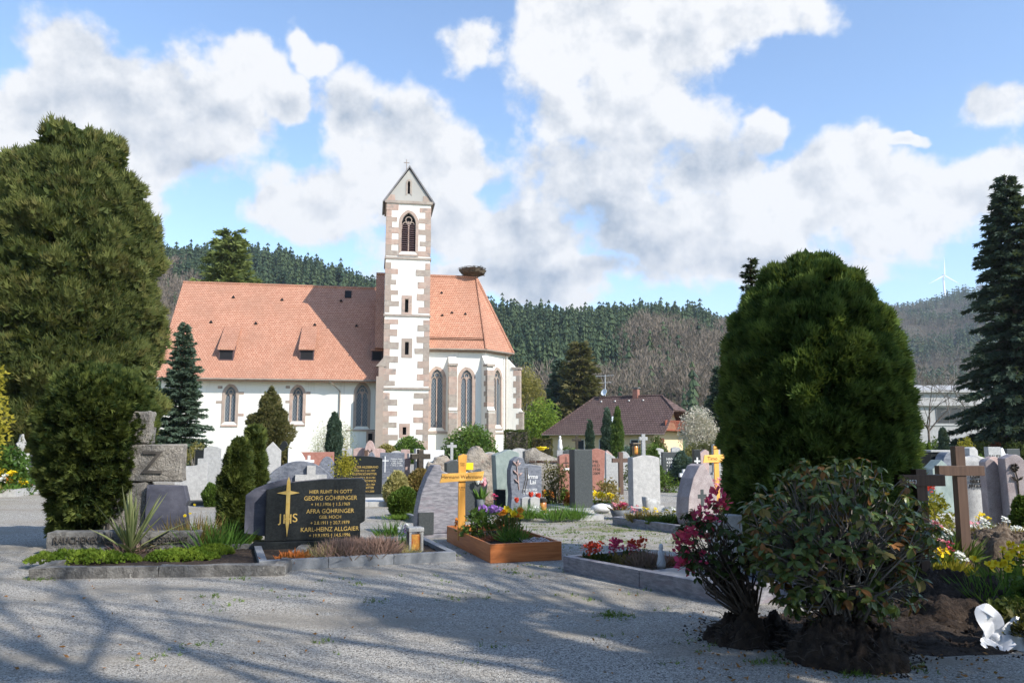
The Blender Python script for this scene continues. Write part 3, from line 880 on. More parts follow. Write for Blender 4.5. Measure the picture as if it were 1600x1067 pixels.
def nest():
    c = Vector((CO.x + UE * CC - VR * CS - .35, CO.y + UE * CS + VR * CC, ZR + .1))
    t = thing('stork_nest', 'big stork nest of dark twigs on the end of the choir ridge', 'nest', c)
    rng = random.Random(2)
    m = MB().lathe([(.35, 0), (.85, .25), (1.0, .55), (.8, .62), (.3, .5)], 14)
    t.scale = (1.35, 1.35, 1.15)
    roughen(m.build('nest_bowl', 'twig', t), .15, 3)
    m = MB()
    for i in range(420):
        a = rng.random() * 6.28; r = rng.uniform(.55, 1.08); z = rng.uniform(.12, .72)
        r *= .7 + .4 * z
        p = Vector((r * math.cos(a), r * math.sin(a), z)); d = Vector((-math.sin(a), math.cos(a), rng.uniform(-.25, .25))) * rng.uniform(.25, .6) + Vector((math.cos(a), math.sin(a), 0)) * rng.uniform(-.2, .25)
        m.tube([p - d * .5, p + d * .5], rng.uniform(.012, .025), 3, cap=False)
    o = m.build('twigs', 'twig', t); o['kind'] = 'stuff'
nest()

def nave():
    v0, vwall = 1.3, 2.3
    u0 = cl(241, 592, v0)[0]; u1 = 1.2
    ze = cl(430, 591, v0)[1]
    vr = v0 + 8.5; zr = cl(430, 446, vr)[1]
    kz = (zr - ze) / (vr - v0)
    wall = MB().add([(u, y, z) for u in (u0 + .35, u1) for y, z in ((vwall, 0), (vwall, ze + (vwall - v0) * kz - .25), (vr, zr - .35), (2 * vr - vwall, ze + (vwall - v0) * kz - .25), (2 * vr - vwall, 0))],
                    [(0, 1, 2, 3, 4), (9, 8, 7, 6, 5)] + [(i, (i + 1) % 5, (i + 1) % 5 + 5, i + 5) for i in range(5)]).build('nave_wall', 'plaster', church)
    cuts = []
    for x0, x1, yt, yb in ((350, 369, 604, 659), (456, 474, 605, 658), (556, 575, 601, 666)):
        a, zb = cl(x0, yb, vwall); b, zu = cl(x1, yt, vwall)
        church_window(cuts, ((a + b) / 2, vwall, 0), 0, b - a, zb, zu, fw=.26)
        cx = (a + b) / 2
        if yb < 662:
            for sg, z in ((-1, zb + 1.6), (1, zb + .5), (1, zb + 2.4), (-1, zb + 2.9)):
                p0 = cx + sg * ((b - a) / 2 + .26); p1 = p0 + sg * random.Random(int(z * 99)).uniform(.3, .5)
                MB().box(min(p0, p1), max(p0, p1), vwall - .022, vwall + .1, z, z + .24).build('quoin', 'sandstone', church)
    a, zb = cl(575, 692, vwall); b, zu = cl(582, 677, vwall)
    cuts.append((MB().box(a, b, vwall - .3, vwall + .5, zb, zu), (0, 0, 0), 0))
    d = MB().ring([(a - .18, zb), (a - .18, zu + .18), (b + .18, zu + .18), (b + .18, zb)], [(a, zb), (a, zu), (b, zu), (b, zb)], vwall - .03, vwall + .05).build('small_window', 'sandstone', church)
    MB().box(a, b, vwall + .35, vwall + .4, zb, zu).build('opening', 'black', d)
    cut(wall, cuts)
    uu = cl(540, 672, vwall)[0]; zz = cl(560, 672, vwall)[1]
    MB().box(uu, -.62, vwall - .06, vwall + .05, zz - .06, zz + .06).build('plinth_course', 'sandstone_grey', church)
    # the big roof: a solid slab folded over the ridge
    th = .28
    prof = [(v0, ze), (vr, zr), (2 * vr - v0, ze), (2 * vr - v0, ze - th), (vr, zr - th * 1.5), (v0, ze - th)]
    roof = MB().add([(u, y, z) for u in (u0, u1) for y, z in prof], [(0, 1, 4, 5), (1, 2, 3, 4), (11, 10, 7, 6), (10, 9, 8, 7)] + [(i, (i + 1) % 6, (i + 1) % 6 + 6, i + 6) for i in range(6)]).build('nave_roof', 'nave_tile', church)
    MB().tube([(u0, vr, zr + .02), (u1, vr, zr + .02)], .13, 6).build('ridge_tiles', 'nave_tile', roof)
    MB().tube([(u0, v0 - .07, ze - .12), (-.4, v0 - .07, ze - .12)], .09, 6).build('gutter', 'gutter', church)
    ud = cl(531, 620, vwall)[0]
    MB().tube([(ud - .9, v0 - .05, ze - .2), (ud - .6, v0 + .1, ze - .45), (ud, vwall - .12, ze - 1.0), (ud, vwall - .10, 0)], .055, 6).build('downpipe', 'gutter', church)
    on = -CS * CO.x + CC * CO.y
    def roof_pt(x, y):
        r = ray(x, y); rn = -CS * r[0] + CC * r[1]
        t = (ze - (on + v0) * kz - EYE) / (r[2] - rn * kz)
        return (r[0] * t - CO.x) * CC + (r[1] * t - CO.y) * CS, t * rn - on, EYE + t * r[2]
    for x, y, ww in ((353, 563, 1.45), (479, 563, 1.45), (589, 564, 1.2)):
        u, v, z = roof_pt(x, y)
        h = 1.0; back = 3.0
        zb = z + back * kz
        dr = MB().add([(u + s, yy, zz) for s in (-ww / 2, ww / 2) for yy, zz in ((v - .22, z + h - .08), (v - .22, z + h + .06), (v + back, zb + .05), (v + back, zb - .3))],
                      [(0, 1, 2, 3), (7, 6, 5, 4), (0, 4, 5, 1), (1, 5, 6, 2), (2, 6, 7, 3), (3, 7, 4, 0)]).build('dormer', 'nave_tile', church)
        w2 = ww / 2 - .1
        MB().add([(u + s, yy, zz) for s in (-w2, w2) for yy, zz in ((v, z - .05), (v, z + h - .06), (v + back * .9, zb - .35))], [(0, 1, 2), (5, 4, 3), (0, 3, 4, 1), (1, 4, 5, 2), (2, 5, 3, 0)]).build('cheek', 'louver', dr)
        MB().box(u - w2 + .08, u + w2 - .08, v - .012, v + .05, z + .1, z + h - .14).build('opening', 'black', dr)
    for x, y in ((365, 465), (441, 469), (533, 471), (330, 504), (400, 506), (492, 508), (557, 510)):
        u, v, z = roof_pt(x, y)
        MB().prism([(u - .16, 0), (u, .24), (u + .16, 0)], v - .18, v + .2).build('roof_vent', 'black', roof, (0, 0, z - .03))
    u, v, z = roof_pt(544, 461)
    h_ = MB().add([(u + a * .32, v + b * .33, z + b * .33 * kz + c) for c in (.02, .12) for a, b in ((-1, -1), (1, -1), (1, 1), (-1, 1))], [(0, 1, 2, 3), (4, 5, 6, 7), (0, 1, 5, 4), (1, 2, 6, 5), (2, 3, 7, 6), (3, 0, 4, 7)])
    h_.build('roof_hatch', 'black', roof)
nave()

# ------------------------------------------------------------------ the house behind the graves
def house():
    HY = 84.0; A = R(-34)
    o = at(1024, 690, HY)
    hs = thing('house', 'cream house with brown tiled half hipped roof and wooden balcony', 'house', (o.x, HY, 0), A)
    c, s = math.cos(A), math.sin(A)
    L, Wd = 14.0, 9.4
    ze, zr = 2.45, 6.75
    # local: x from -L to 0 along the eaves, y 0..Wd to the back; gable end at x = 0
    MB().box(-L + .6, -.5, .7, Wd - .7, 0, ze + .2).build('wall', 'cream', hs)
    MB().add([(-.62, .75, ze - .4), (-.62, Wd - .75, ze - .4), (-.62, Wd / 2 + 1.6, zr - 1.6), (-.62, Wd / 2 - 1.6, zr - 1.6), (-1.6, .75, ze - .4), (-1.6, Wd - .75, ze - .4), (-1.6, Wd / 2 + 1.6, zr - 1.6), (-1.6, Wd / 2 - 1.6, zr - 1.6)],
             [(0, 1, 2, 3), (4, 7, 6, 5), (0, 4, 5, 1), (1, 5, 6, 2), (2, 6, 7, 3), (3, 7, 4, 0)]).build('gable_wall', 'cream', hs)
    hx = 2.2; hzz = zr - 1.75; hw = Wd / 2 * (zr - hzz) / (zr - ze) 
    xr = 1.0
    e0 = [(-L, 0, ze), (xr, 0, ze), (xr, Wd, ze), (-L, Wd, ze)]
    rid = [(-L + 4.4, Wd / 2, zr), (xr - hx, Wd / 2, zr)]
    hp = [(xr, Wd / 2 - hw, hzz), (xr, Wd / 2 + hw, hzz)]
    def slab(pts, name, mat='house_tile', t=.16):
        n = len(pts); p = [Vector(q) for q in pts]
        nn = (p[1] - p[0]).cross(p[-1] - p[0]).normalized()
        if nn.z < 0: nn = -nn
        b = [q - nn * t for q in p]
        return MB().add(p + b, [tuple(range(n)), tuple(range(2 * n - 1, n - 1, -1))] + [(i, i + n, (i + 1) % n + n, (i + 1) % n) for i in range(n)]).build(name, mat, hs)
    rf = slab([e0[0], e0[1], hp[0], rid[1], rid[0]], 'roof')
    slab([e0[2], e0[3], rid[0], rid[1], hp[1]], 'roof')
    slab([hp[0], hp[1], rid[1]], 'half_hip')
    slab([e0[3], e0[0], rid[0]], 'hip')
    MB().tube([rid[0], rid[1]], .13, 6).build('ridge_tiles', 'house_tile', rf)
    MB().tube([rid[1], hp[0]], .12, 6).build('hip_tiles', 'house_tile', rf)
    MB().tube([rid[0], e0[0]], .12, 6).build('hip_tiles', 'house_tile', rf)
    MB().tube([(-L, -.06, ze - .06), (xr, -.06, ze - .06)], .07, 6).build('gutter', 'gutter', hs)
    kz = (zr - ze) / (Wd / 2)
    sx, sv = -5.6, 1.55
    sk = MB().add([(sx + a, sv + b, ze + (sv + b) * kz + cc) for cc in (.02, .12) for a, b in ((-.5, -.55), (.5, -.55), (.5, .55), (-.5, .55))], [(0, 3, 2, 1), (4, 5, 6, 7), (0, 1, 5, 4), (1, 2, 6, 5), (2, 3, 7, 6), (3, 0, 4, 7)]).build('skylight', 'lead', hs)
    MB().add([(sx + a, sv + b, ze + (sv + b) * kz + .13) for a, b in ((-.4, -.45), (.4, -.45), (.4, .45), (-.4, .45))], [(0, 1, 2, 3)]).build('pane', 'steel', sk)
    ch = MB().box(-4.6, -4.0, Wd / 2 - .3, Wd / 2 + .3, zr - .6, zr + .75).build('chimney', 'red_granite', hs)
    MB().box(-4.7, -3.9, Wd / 2 - .4, Wd / 2 + .4, zr + .9, zr + .98).build('cap', 'lead', ch)
    MB().box(-4.5, -4.1, Wd / 2 - .2, Wd / 2 + .2, zr + .75, zr + .9).build('flue', 'lead', ch)
    an = MB(); an.tube([(-8.2, Wd / 2, zr), (-8.2, Wd / 2, zr + 2.6)], .03, 5)
    for z, l in ((2.5, 1.1), (1.7, .7)):
        an.tube([(-8.2 - l, Wd / 2, zr + z), (-8.2 + l, Wd / 2, zr + z)], .02, 4)
        for i in range(9): an.tube([(-8.2 - l + i * l / 4, Wd / 2 - .25, zr + z), (-8.2 - l + i * l / 4, Wd / 2 + .25, zr + z)], .012, 3)
    an.build('antenna', 'steel', hs)
    ds = MB().lathe([(.02, -.1), (.2, -.06), (.42, .08), (.40, .09), (.02, -.06)], 14).build('satellite_dish', 'steel', hs, (-8.2, Wd / 2 - .25, zr + .55)); ds.rotation_euler = (R(70), 0, R(-10))
    for i in range(4):
        MB().prism([(-.1, 0), (0, .14), (.1, 0)], -.12, .12).build('roof_vent', 'white_stone', hs, (-8.4 + i * 1.75, Wd / 2 - .62, zr - .62 * kz))
    # balcony under the half hip
    b = MB().box(-.62, .80, 1.0, Wd - 1.0, ze + .35, ze + .5).build('balcony', 'red_wood', hs)
    MB().box(.72, .80, 1.0, Wd - 1.0, ze + 1.38, ze + 1.46).build('hand_rail', 'red_wood', b)
    for i in range(24):
        y = 1.0 + (Wd - 2.0) * i / 23
        MB().box(.74, .78, y - .09, y + .09, ze + .5, ze + 1.38).build('baluster', 'red_wood', b)
    for y in (1.1, Wd - 1.1):
        MB().box(.66, .80, y - .08, y + .08, ze + .5, ze + 1.4).build('post', 'red_wood', b)
    MB().box(-.60, -.50, 2.9, 4.0, ze + .5, ze + 2.4).build('balcony_door', 'window_dark', hs)
    dw = MB().ring([(2.2, .0), (2.2, 2.0), (3.1, 2.0), (3.1, .0)], [(2.3, .0), (2.3, 1.92), (3.0, 1.92), (3.0, .0)], -.06, .04)
    d = dw.build('door_frame', 'red_wood', hs, (-.42, 0, 0), R(90)); 
    MB().prism([(2.3, 0), (2.3, 1.92), (3.0, 1.92), (3.0, 0)], .0, .03).build('door', 'brown_wood', d)
    for x in (-9.8, -7.0, -3.2):
        w_ = MB().ring([(x, .6), (x, 1.9), (x + 1.0, 1.9), (x + 1.0, .6)], [(x + .08, .68), (x + .08, 1.82), (x + .92, 1.82), (x + .92, .68)], .64, .72, close=True).build('window', 'white_stone', hs)
        MB().box(x + .08, x + .92, .685, .70, .68, 1.82).build('pane', 'window_dark', w_)
    for x in (-1.4, .3):
        MB().box(x - .07, x + .07, -.1, .04, 0, ze - .2).build('porch_post', 'brown_wood', hs)
house()

def concrete_hall():
    Y = 112.0
    a, b = at(1436, 690, Y), at(1640, 690, Y)
    w = b.x - a.x
    z1, z0 = at(1500, 610, Y).z, 0
    t = thing('hall', 'long grey concrete hall with dark window band behind the right hand graves', 'building', (a.x, Y, 0))
    MB().box(0, w, 0, 12, 0, z1).build('wall', 'concrete', t)
    MB().add([(-.6, -.6, z1), (w + .6, -.6, z1), (w + .6, 12, z1 + 1.6), (-.6, 12, z1 + 1.6), (-.6, -.6, z1 - .3), (w + .6, -.6, z1 - .3), (w + .6, 12, z1 - .3), (-.6, 12, z1 - .3)], [(0, 1, 2, 3), (0, 4, 5, 1), (1, 5, 6, 2), (2, 6, 7, 3), (3, 7, 4, 0), (4, 7, 6, 5)]).build('roof', 'concrete', t)
    zb, zt = at(1490, 661, Y).z, at(1490, 637, Y).z
    MB().box(-.15, w + .15, -.5, -.02, zt + .25, zt + .6).build('canopy', 'concrete', t)
    for i in range(9):
        x = at(1466, 690, Y).x - a.x + i * 1.75
        p = MB().box(x, x + 1.68, -.06, .04, zb, zt).build('window', 'window_dark', t)
        MB().box(x - .05, x + .02, -.10, .04, zb, zt).build('frame', 'lead', p)
    MB().box(-.15, w + .15, -.12, -.02, zb - .35, zb - .05).build('sill_band', 'concrete', t)
concrete_hall()
# ------------------------------------------------------------------ trees and shrubs
def crown_obj(V, t, mat, parent, name='crown', kind=None):
    return link(name, mesh_np(name, V, 4, t), mat, parent)

def rev_tree(name, label, cat, loc, prof, mat, n, leaf, rng_seed, depth=.12, amp=.15, scale=1.2, upness=.5, k=3, width=.3, trunk=None, gap=-9., inner=.25, group=None, rz=0, tint=(.45, .35), core=None, hole=None):
    """clipped or naturally dense evergreen: leaf sprays through the outer layer of a lumpy body of revolution"""
    rng = np.random.default_rng(rng_seed)
    t = thing(name, label, cat, loc, rz, group)
    P, N, lm = rev_shell(prof, n, rng, depth, amp, scale, rng_seed)
    keep = lm > gap
    P, N, lm = P[keep], N[keep], lm[keep]
    A = N + np.array([0, 0, upness]) + rng.normal(size=P.shape) * .45
    fine = lump(P, scale * 4.5, rng_seed + 3)
    T = tint[0] + tint[1] * (lm * .7 + fine * .9) + rng.normal(size=len(P)) * .2
    L = leaf * rng.uniform(.6, 1.25, len(P))
    V, tt = sprays(P, A, L, L * width, T, rng, k)
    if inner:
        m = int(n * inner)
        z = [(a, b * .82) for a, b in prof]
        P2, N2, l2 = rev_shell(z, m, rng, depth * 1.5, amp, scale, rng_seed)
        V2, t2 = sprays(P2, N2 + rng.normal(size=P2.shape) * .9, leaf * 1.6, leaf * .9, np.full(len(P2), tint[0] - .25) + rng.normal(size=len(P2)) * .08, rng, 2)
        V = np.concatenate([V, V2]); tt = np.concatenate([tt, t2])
    if hole:                         # a gap shaped along the sun's direction to let a sun patch through
        Q = V.reshape(-1, 4, 3).mean(1) - np.array(hole[0]); u = np.array(to_sun)
        far = np.repeat(np.linalg.norm(Q - (Q @ u)[:, None] * u, axis=1) > hole[1], 4)
        V, tt = V[far], tt[far]
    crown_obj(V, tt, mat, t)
    h = prof[-1][0]
    if trunk is None: trunk = max(p[1] for p in prof) * .09
    tr = MB().tube([(0, 0, -.05), (.02, 0, h * .3), (0, .03, h * .6), (0, 0, h * .88)], [trunk, trunk * .85, trunk * .55, trunk * .1], 8)
    rd = random.Random(rng_seed)
    rmax = max(p[1] for p in prof)
    for i in range(10):
        a = rd.random() * 6.28; z = h * rd.uniform(.12, .75); r_ = np.interp(z + h * .12, [p[0] for p in prof], [p[1] for p in prof]) * .8
        tr.tube([(0, 0, z), (r_ * .5 * math.cos(a), r_ * .5 * math.sin(a), z + h * .05), (r_ * math.cos(a), r_ * math.sin(a), z + h * .13)], [trunk * .35, trunk * .2, trunk * .06], 5)
    tr.build('trunk', 'bark', t, smooth=True)
    return t

def spruce(name, label, cat, loc, h, rad, mat, seed, whorls=26, per=9, dens=26, leaf=.16, droop=.35, k=2, base=.06, power=.85, wmul=.22, group=None):
    rng = np.random.default_rng(seed)
    t = thing(name, label, cat, loc, rng.random() * 6, group)
    Ps, As, Ts = [], [], []
    br = MB().tube([(0, 0, -.05), (0, 0, h * .5), (0, 0, h)], [h * .017 + .02, h * .010 + .01, .01], 8)
    for i in range(whorls):
        f = (i + rng.random() * .7) / whorls
        zw = h * (base + (1 - base) * f)
        for j in range(per):
            z = min(zw + rng.normal() * h * .016, h * .995)
            if rng.random() < .08: continue
            a = 2 * math.pi * (j + rng.random()) / per
            l = rad * (1 - f) ** power * rng.uniform(.52, 1.18) + .05 * rad
            d = np.array([math.cos(a), math.sin(a), 0])
            ups = .25 * f
            s = np.linspace(0, 1, 6)
            pts = d * (l * s)[:, None] + np.array([0, 0, 1]) * (z + l * (ups * s + droop * (.35 * s - 1.1 * s ** 2 + .35 * s ** 3)))[:, None]
            if l > .25 * rad: br.tube([tuple(p) for p in pts[::2]] , [h * .004 + .006, h * .003 + .003, .003], 3, cap=False)
            m = max(4, int(dens * l))
            q = rng.random(m) ** .75
            x = np.stack([np.interp(q, s, pts[:, c]) for c in range(3)], 1)
            dd = np.gradient(pts, axis=0)[(q * 5).astype(int)]
            side = np.array([-d[1], d[0], 0]) * rng.choice([-1, 1], m)[:, None]
            spread = (1 - q)[:, None] * l * .42 * rng.random((m, 1))
            x = x + side * spread - np.array([0, 0, 1]) * spread * .25
            Ps.append(x); As.append(unit(dd) + side * rng.uniform(.3, .9, (m, 1)) + np.array([0, 0, -.25]) + rng.normal(size=(m, 3)) * .25)
            Ts.append(np.full(m, .35 + rng.normal() * .15) + q * .35 + rng.normal(size=m) * .1)
    P = np.concatenate(Ps); A = np.concatenate(As); T = np.concatenate(Ts)
    L = leaf * rng.uniform(.6, 1.3, len(P))
    V, tt = sprays(P, A, L, L * wmul, T, rng, k, .5)
    crown_obj(V, tt, mat, t)
    br.build('trunk', 'bark', t, smooth=True)
    return t

def bush(name, label, cat, loc, size, mat, n, leaf, seed, width=.5, k=2, clumps=30, stems=5, group=None, tint=(.5, .35), up=.3, open_=.0, bark='bark'):
    """broad leaved shrub: leaf clumps on stems, sky showing between them"""
    rng = np.random.default_rng(seed)
    sx, sy, h = size
    t = thing(name, label, cat, loc, 0, group)
    c = unit(rng.normal(size=(clumps, 3))); c[:, 2] = np.abs(c[:, 2]) if h < sx * 1.2 else c[:, 2]
    c *= rng.uniform(.55, .92, (clumps, 1))
    i = rng.integers(clumps, size=n)
    sg = rng.uniform(.10, .24, clumps)[i][:, None]
    P = c[i] + rng.normal(size=(n, 3)) * sg
    r = np.linalg.norm(P, axis=1)
    keep = r < 1.08
    P, i = P[keep], i[keep]
    flat = h < sx * 1.2
    N = unit(P)
    S = np.array([sx / 2, sy / 2, h * (.92 if flat else .5)])
    P = P * S + np.array([0, 0, .06 * h if flat else h * .5])
    P[:, 2] = np.maximum(P[:, 2], .02)
    A = N + np.array([0, 0, up]) + rng.normal(size=P.shape) * .6
    T = tint[0] + tint[1] * (rng.normal(size=clumps)[i] * .45 + rng.normal(size=len(P)) * .35)
    L = leaf * rng.uniform(.6, 1.25, len(P))
    V, tt = sprays(P, A, L, L * width, T, rng, k, .7)
    crown_obj(V, tt, mat, t)
    st = MB(); rd = random.Random(seed)
    for j in range(stems):
        q = c[rng.integers(clumps)] * S + np.array([0, 0, .06 * h if flat else h * .5]); b = Vector((rd.uniform(-.1, .1) * sx, rd.uniform(-.1, .1) * sy, -.02))
        st.tube([b, b.lerp(Vector(q), .5) + Vector((0, 0, h * .08)), Vector(q)], [h * .012 + .006, h * .008 + .004, .003], 5, cap=False)
    st.build('stem', bark, t, smooth=True)
    return t

BASE = [Vector((0, 0, 0))]
def in_view(p):
    q = p + BASE[0]
    return q.y > .2 and abs(q.x) < .72 * q.y + .5 and q.y < 60

def bare_branches(mb, p, d, l, r, depth, rd, tips=None, spread=.55, lift=.12, kids=(2, 3), minr=.004, decay=.72):
    n = 3
    pts, rads = [p], [r]
    for i in range(n):
        d = (d + Vector((rd.gauss(0, .13), rd.gauss(0, .13), rd.gauss(0, .10) + lift * .3))).normalized()
        p = p + d * (l / n)
        pts.append(p); rads.append(max(r * (1 - .45 * (i + 1) / n), minr))
    if BASE[0].y < 10 and any(in_view(q) for q in pts): return
    mb.tube(pts, rads, 6 if depth > 2 else 4 if depth > 0 else 3, cap=False)
    if tips is not None and depth <= 1: tips.append((p, d))
    if depth <= 0: return
    for i in range(rd.randint(*kids)):
        at_ = pts[-1] if i == 0 else pts[rd.randint(1, n)]
        ax = Vector((rd.gauss(0, 1), rd.gauss(0, 1), rd.gauss(0, .6))).normalized()
        nd = (d + ax * spread * rd.uniform(.7, 1.4) + Vector((0, 0, lift))).normalized()
        bare_branches(mb, at_, nd, l * decay * rd.uniform(.8, 1.15), rads[-1] * rd.uniform(.65, .95), depth - 1, rd, tips, spread, lift, kids, minr, decay)

def bare_tree(name, label, loc, h, seed, r=.2, depth=5, spread=.6, lean=(0, 0), lift=.1, mat='bark_grey', kids=(2, 3), clear=.28, minr=.004, decay=.74):
    t = thing(name, label, 'tree', loc)
    BASE[0] = Vector(loc)
    rd = random.Random(seed)
    tr = MB(); p = Vector((0, 0, -.05)); top = Vector((lean[0], lean[1], h * clear))
    tr.tube([p, p.lerp(top, .5), top], [r, r * .85, r * .75], 8)
    tr.build('trunk', mat, t, smooth=True)
    cr = MB(); tips = []
    for i in range(4):
        a = 6.28 * (i + rd.random()) / 4
        bare_branches(cr, top - Vector((0, 0, rd.random() * h * .06)), Vector((math.cos(a) * spread, math.sin(a) * spread, 1)).normalized(), h * .27, r * .62, depth, rd, tips, spread, lift, kids, minr, decay)
    cr.build('branches', mat, t, smooth=True)
    return t, tips

# the big old cypress on the left
c0 = at(93, 690, 29)
rev_tree('cypress_tree', 'huge broad dark olive cypress towering at the left', 'tree', (c0.x, 29, 0),
         [(.6, 2.5), (1.5, 2.8), (4.5, 2.95), (7, 2.88), (9, 2.68), (10.8, 2.25), (12.0, 1.7), (12.8, 1.1), (13.2, .55), (13.3, .1)], 'thuja_old', 72000, .33, 11, depth=.40, amp=.9, scale=1.25, upness=1.3, k=4, width=.15, gap=-.50, inner=.18, tint=(.42, .75))
c1 = at(38, 690, 31)
rev_tree('cypress_tree', 'second broad cypress crown, cut by the left picture edge', 'tree', (c1.x - .3, 30.6, 0),
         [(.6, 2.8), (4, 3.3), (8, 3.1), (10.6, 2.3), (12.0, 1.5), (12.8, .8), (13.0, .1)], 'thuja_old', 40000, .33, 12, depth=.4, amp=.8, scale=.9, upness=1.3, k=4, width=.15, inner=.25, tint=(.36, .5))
p = at(4, 690, 21)
bush('golden_shrub', 'golden yellow leaved shrub at the left edge below the cypress', 'shrub', (p.x - 1.15, 21, 0), (2.2, 2.0, 4.5), 'golden', 3600, .16, 21, width=.42, clumps=34, tint=(.4, .4))
p = at(38, 690, 27.5)
rev_tree('clipped_hedge', 'clipped olive hedge arching behind the pillar stone at the left', 'hedge', (p.x, 27.5, 0), [(.1, .75), (1.2, .9), (1.9, .95), (2.35, .75), (2.5, .2)], 'olive', 7000, .12, 22, depth=.06, amp=.12, scale=2, inner=.3)
p = at(-8, 690, 24)
bush('laurel_shrub', 'dark laurel shrub at the left edge beside yellow flowers', 'shrub', (p.x - .4, 24.5, 0), (2.4, 2.0, 1.7), 'laurel', 3500, .14, 23, tint=(.2, .3))

# yews on the left hand graves
p = gp(141, 852)
YW = p.y
def zat(y, Y): return at(800, y, Y).z
sc = YW / F
rev_tree('yew_column', 'bulky dark green yew column left of the rough stone cross', 'shrub', (p.x, YW, 0),
         [(.02, .34), (.35, .48), (.9, .68), (1.6, .82), (2.1, .80), (2.45, .66), (2.68, .38), (2.78, .06)], 'yew', 24000, .115, 31, depth=.06, amp=.19, scale=5.0, upness=.5, k=5, width=.22, inner=.3, tint=(.30, .8))
for i, (x, yt, hw, Y, lb) in enumerate(((373, 688, 19, 12.9, 'narrow twin yew column, the left and lower one of the pair'), (399, 668, 15, 13.3, 'narrow twin yew column, the right and taller one of the pair'))):
    p = at(x, 690, Y); r_ = hw * Y / F; h = zat(yt, Y)
    rev_tree('yew_column', lb, 'shrub', (p.x, Y, 0), [(.02, r_ * .8), (h * .3, r_ * 1.1), (h * .65, r_ * 1.05), (h * .85, r_ * .8), (h * .96, r_ * .4), (h, .02)], 'yew', 9000, .105, 33 + i, depth=.05, amp=.10, scale=4.5, upness=.9, k=5, width=.24, inner=.3, tint=(.5, .75), group='twin yew columns')

# before the church
p = at(279, 690, 40)
spruce('spruce_tree', 'blue green spruce with spire top in front of the nave', 'tree', (p.x, 40, 0), zat(504, 40), 1.75, 'spruce', 41, whorls=40, per=11, dens=62, leaf=.20, droop=.25, base=.04, power=.8, k=3, wmul=.26)
p = at(420, 690, 46)
rev_tree('cypress_shrub', 'brownish olive conical cypress before the middle nave window', 'shrub', (p.x, 46, 0), [(.9, .55), (1.5, 1.15), (2.4, 1.25), (3.3, .85), (4.1, .4), (4.75, .04)], 'olive', 11000, .17, 42, depth=.2, amp=.5, scale=1.4, upness=.9, inner=.12, width=.25, tint=(.35, .5))
p = at(308, 690, 36)
bush('leafless_shrub', 'thin brownish shrub at the foot of the blue green spruce', 'shrub', (p.x, 36, 0), (1.0, .9, 1.6), 'budding', 900, .10, 43, width=.2, clumps=30, stems=14, tint=(.4, .3), bark='bark_grey')
p = at(522, 690, 31)
rev_tree('column_cypress', 'slim dark green column cypress rising behind the black granite stones', 'shrub', (p.x, 31, 0), [(.05, .22), (.6, .30), (1.6, .30), (2.3, .22), (2.65, .08), (2.72, .01)], 'spruce', 7000, .10, 44, depth=.04, amp=.08, scale=4, upness=1.6, inner=.3)
p = at(520, 690, 56)
bush('willow_shrub', 'pale green budding willow shrub against the nave wall', 'shrub', (p.x, 56, 0), (3.7, 2.6, 3.3), 'pale', 6500, .10, 45, width=.28, clumps=70, stems=40, tint=(.5, .4), bark='bark_grey')
for x, Y, w, h, lb, sd, m_, lf in ((640, 60, 2.8, 1.9, 'round glossy green laurel at the foot of the tower', 46, 'laurel', .13), (735, 58, 4.3, 2.9, 'large glossy green laurel below the choir windows', 47, 'laurel', .13), (604, 58, 1.7, 1.4, 'low olive brown shrub left of the tower laurel', 48, 'budding', .09)):
    p = at(x, 690, Y)
    bush('laurel_shrub' if m_ == 'laurel' else 'olive_shrub', lb, 'shrub', (p.x, Y, 0), (w, w * .8, h), m_, 9500, lf * 1.35, sd, clumps=90, tint=(.5, .4))
def boxhedge(name, label, x0, x1, yt, Y, d, mat, seed, n=5000, leaf=.09):
    a, b = at(x0, 690, Y), at(x1, 690, Y); w = b.x - a.x; h = zat(yt, Y)
    rng = np.random.default_rng(seed)
    t = thing(name, label, 'hedge', ((a.x + b.x) / 2, Y, 0))
    fx = rng.integers(3, size=n); P = rng.uniform(-1, 1, (n, 3))
    P[fx == 0, 1] = -1; P[fx == 1, 2] = 1; P[fx == 2, 0] = rng.choice([-1, 1], (fx == 2).sum())
    N = np.zeros((n, 3)); N[fx == 0, 1] = -1; N[fx == 1, 2] = 1; N[fx == 2, 0] = P[fx == 2, 0]
    P = P * [w / 2, d / 2, h / 2] + [0, 0, h / 2]
    P += N * (lump(P, 2.2, seed) * .14 - np.abs(rng.normal(size=n)) * .05)[:, None]
    L = leaf * rng.uniform(.6, 1.3, n)
    V, tt = sprays(P, N + rng.normal(size=(n, 3)) * .5 + [0, 0, .2], L, L * .4, .45 + lump(P, 5, seed) * .5 + rng.normal(size=n) * .15, rng, 3)
    crown_obj(V, tt, mat, t)
    MB().box(-w / 2 + .1, w / 2 - .1, -d / 2 + .1, d / 2 - .1, 0, h - .1).build('branch_core', 'bark', t)
boxhedge('clipped_hedge', 'clipped dark hedge block right of the church', 789, 826, 673, 60, 2.0, 'yew', 51)
boxhedge('clipped_hedge', 'low flat topped hedge between church and house', 832, 862, 686, 62, 1.5, 'olive', 52)
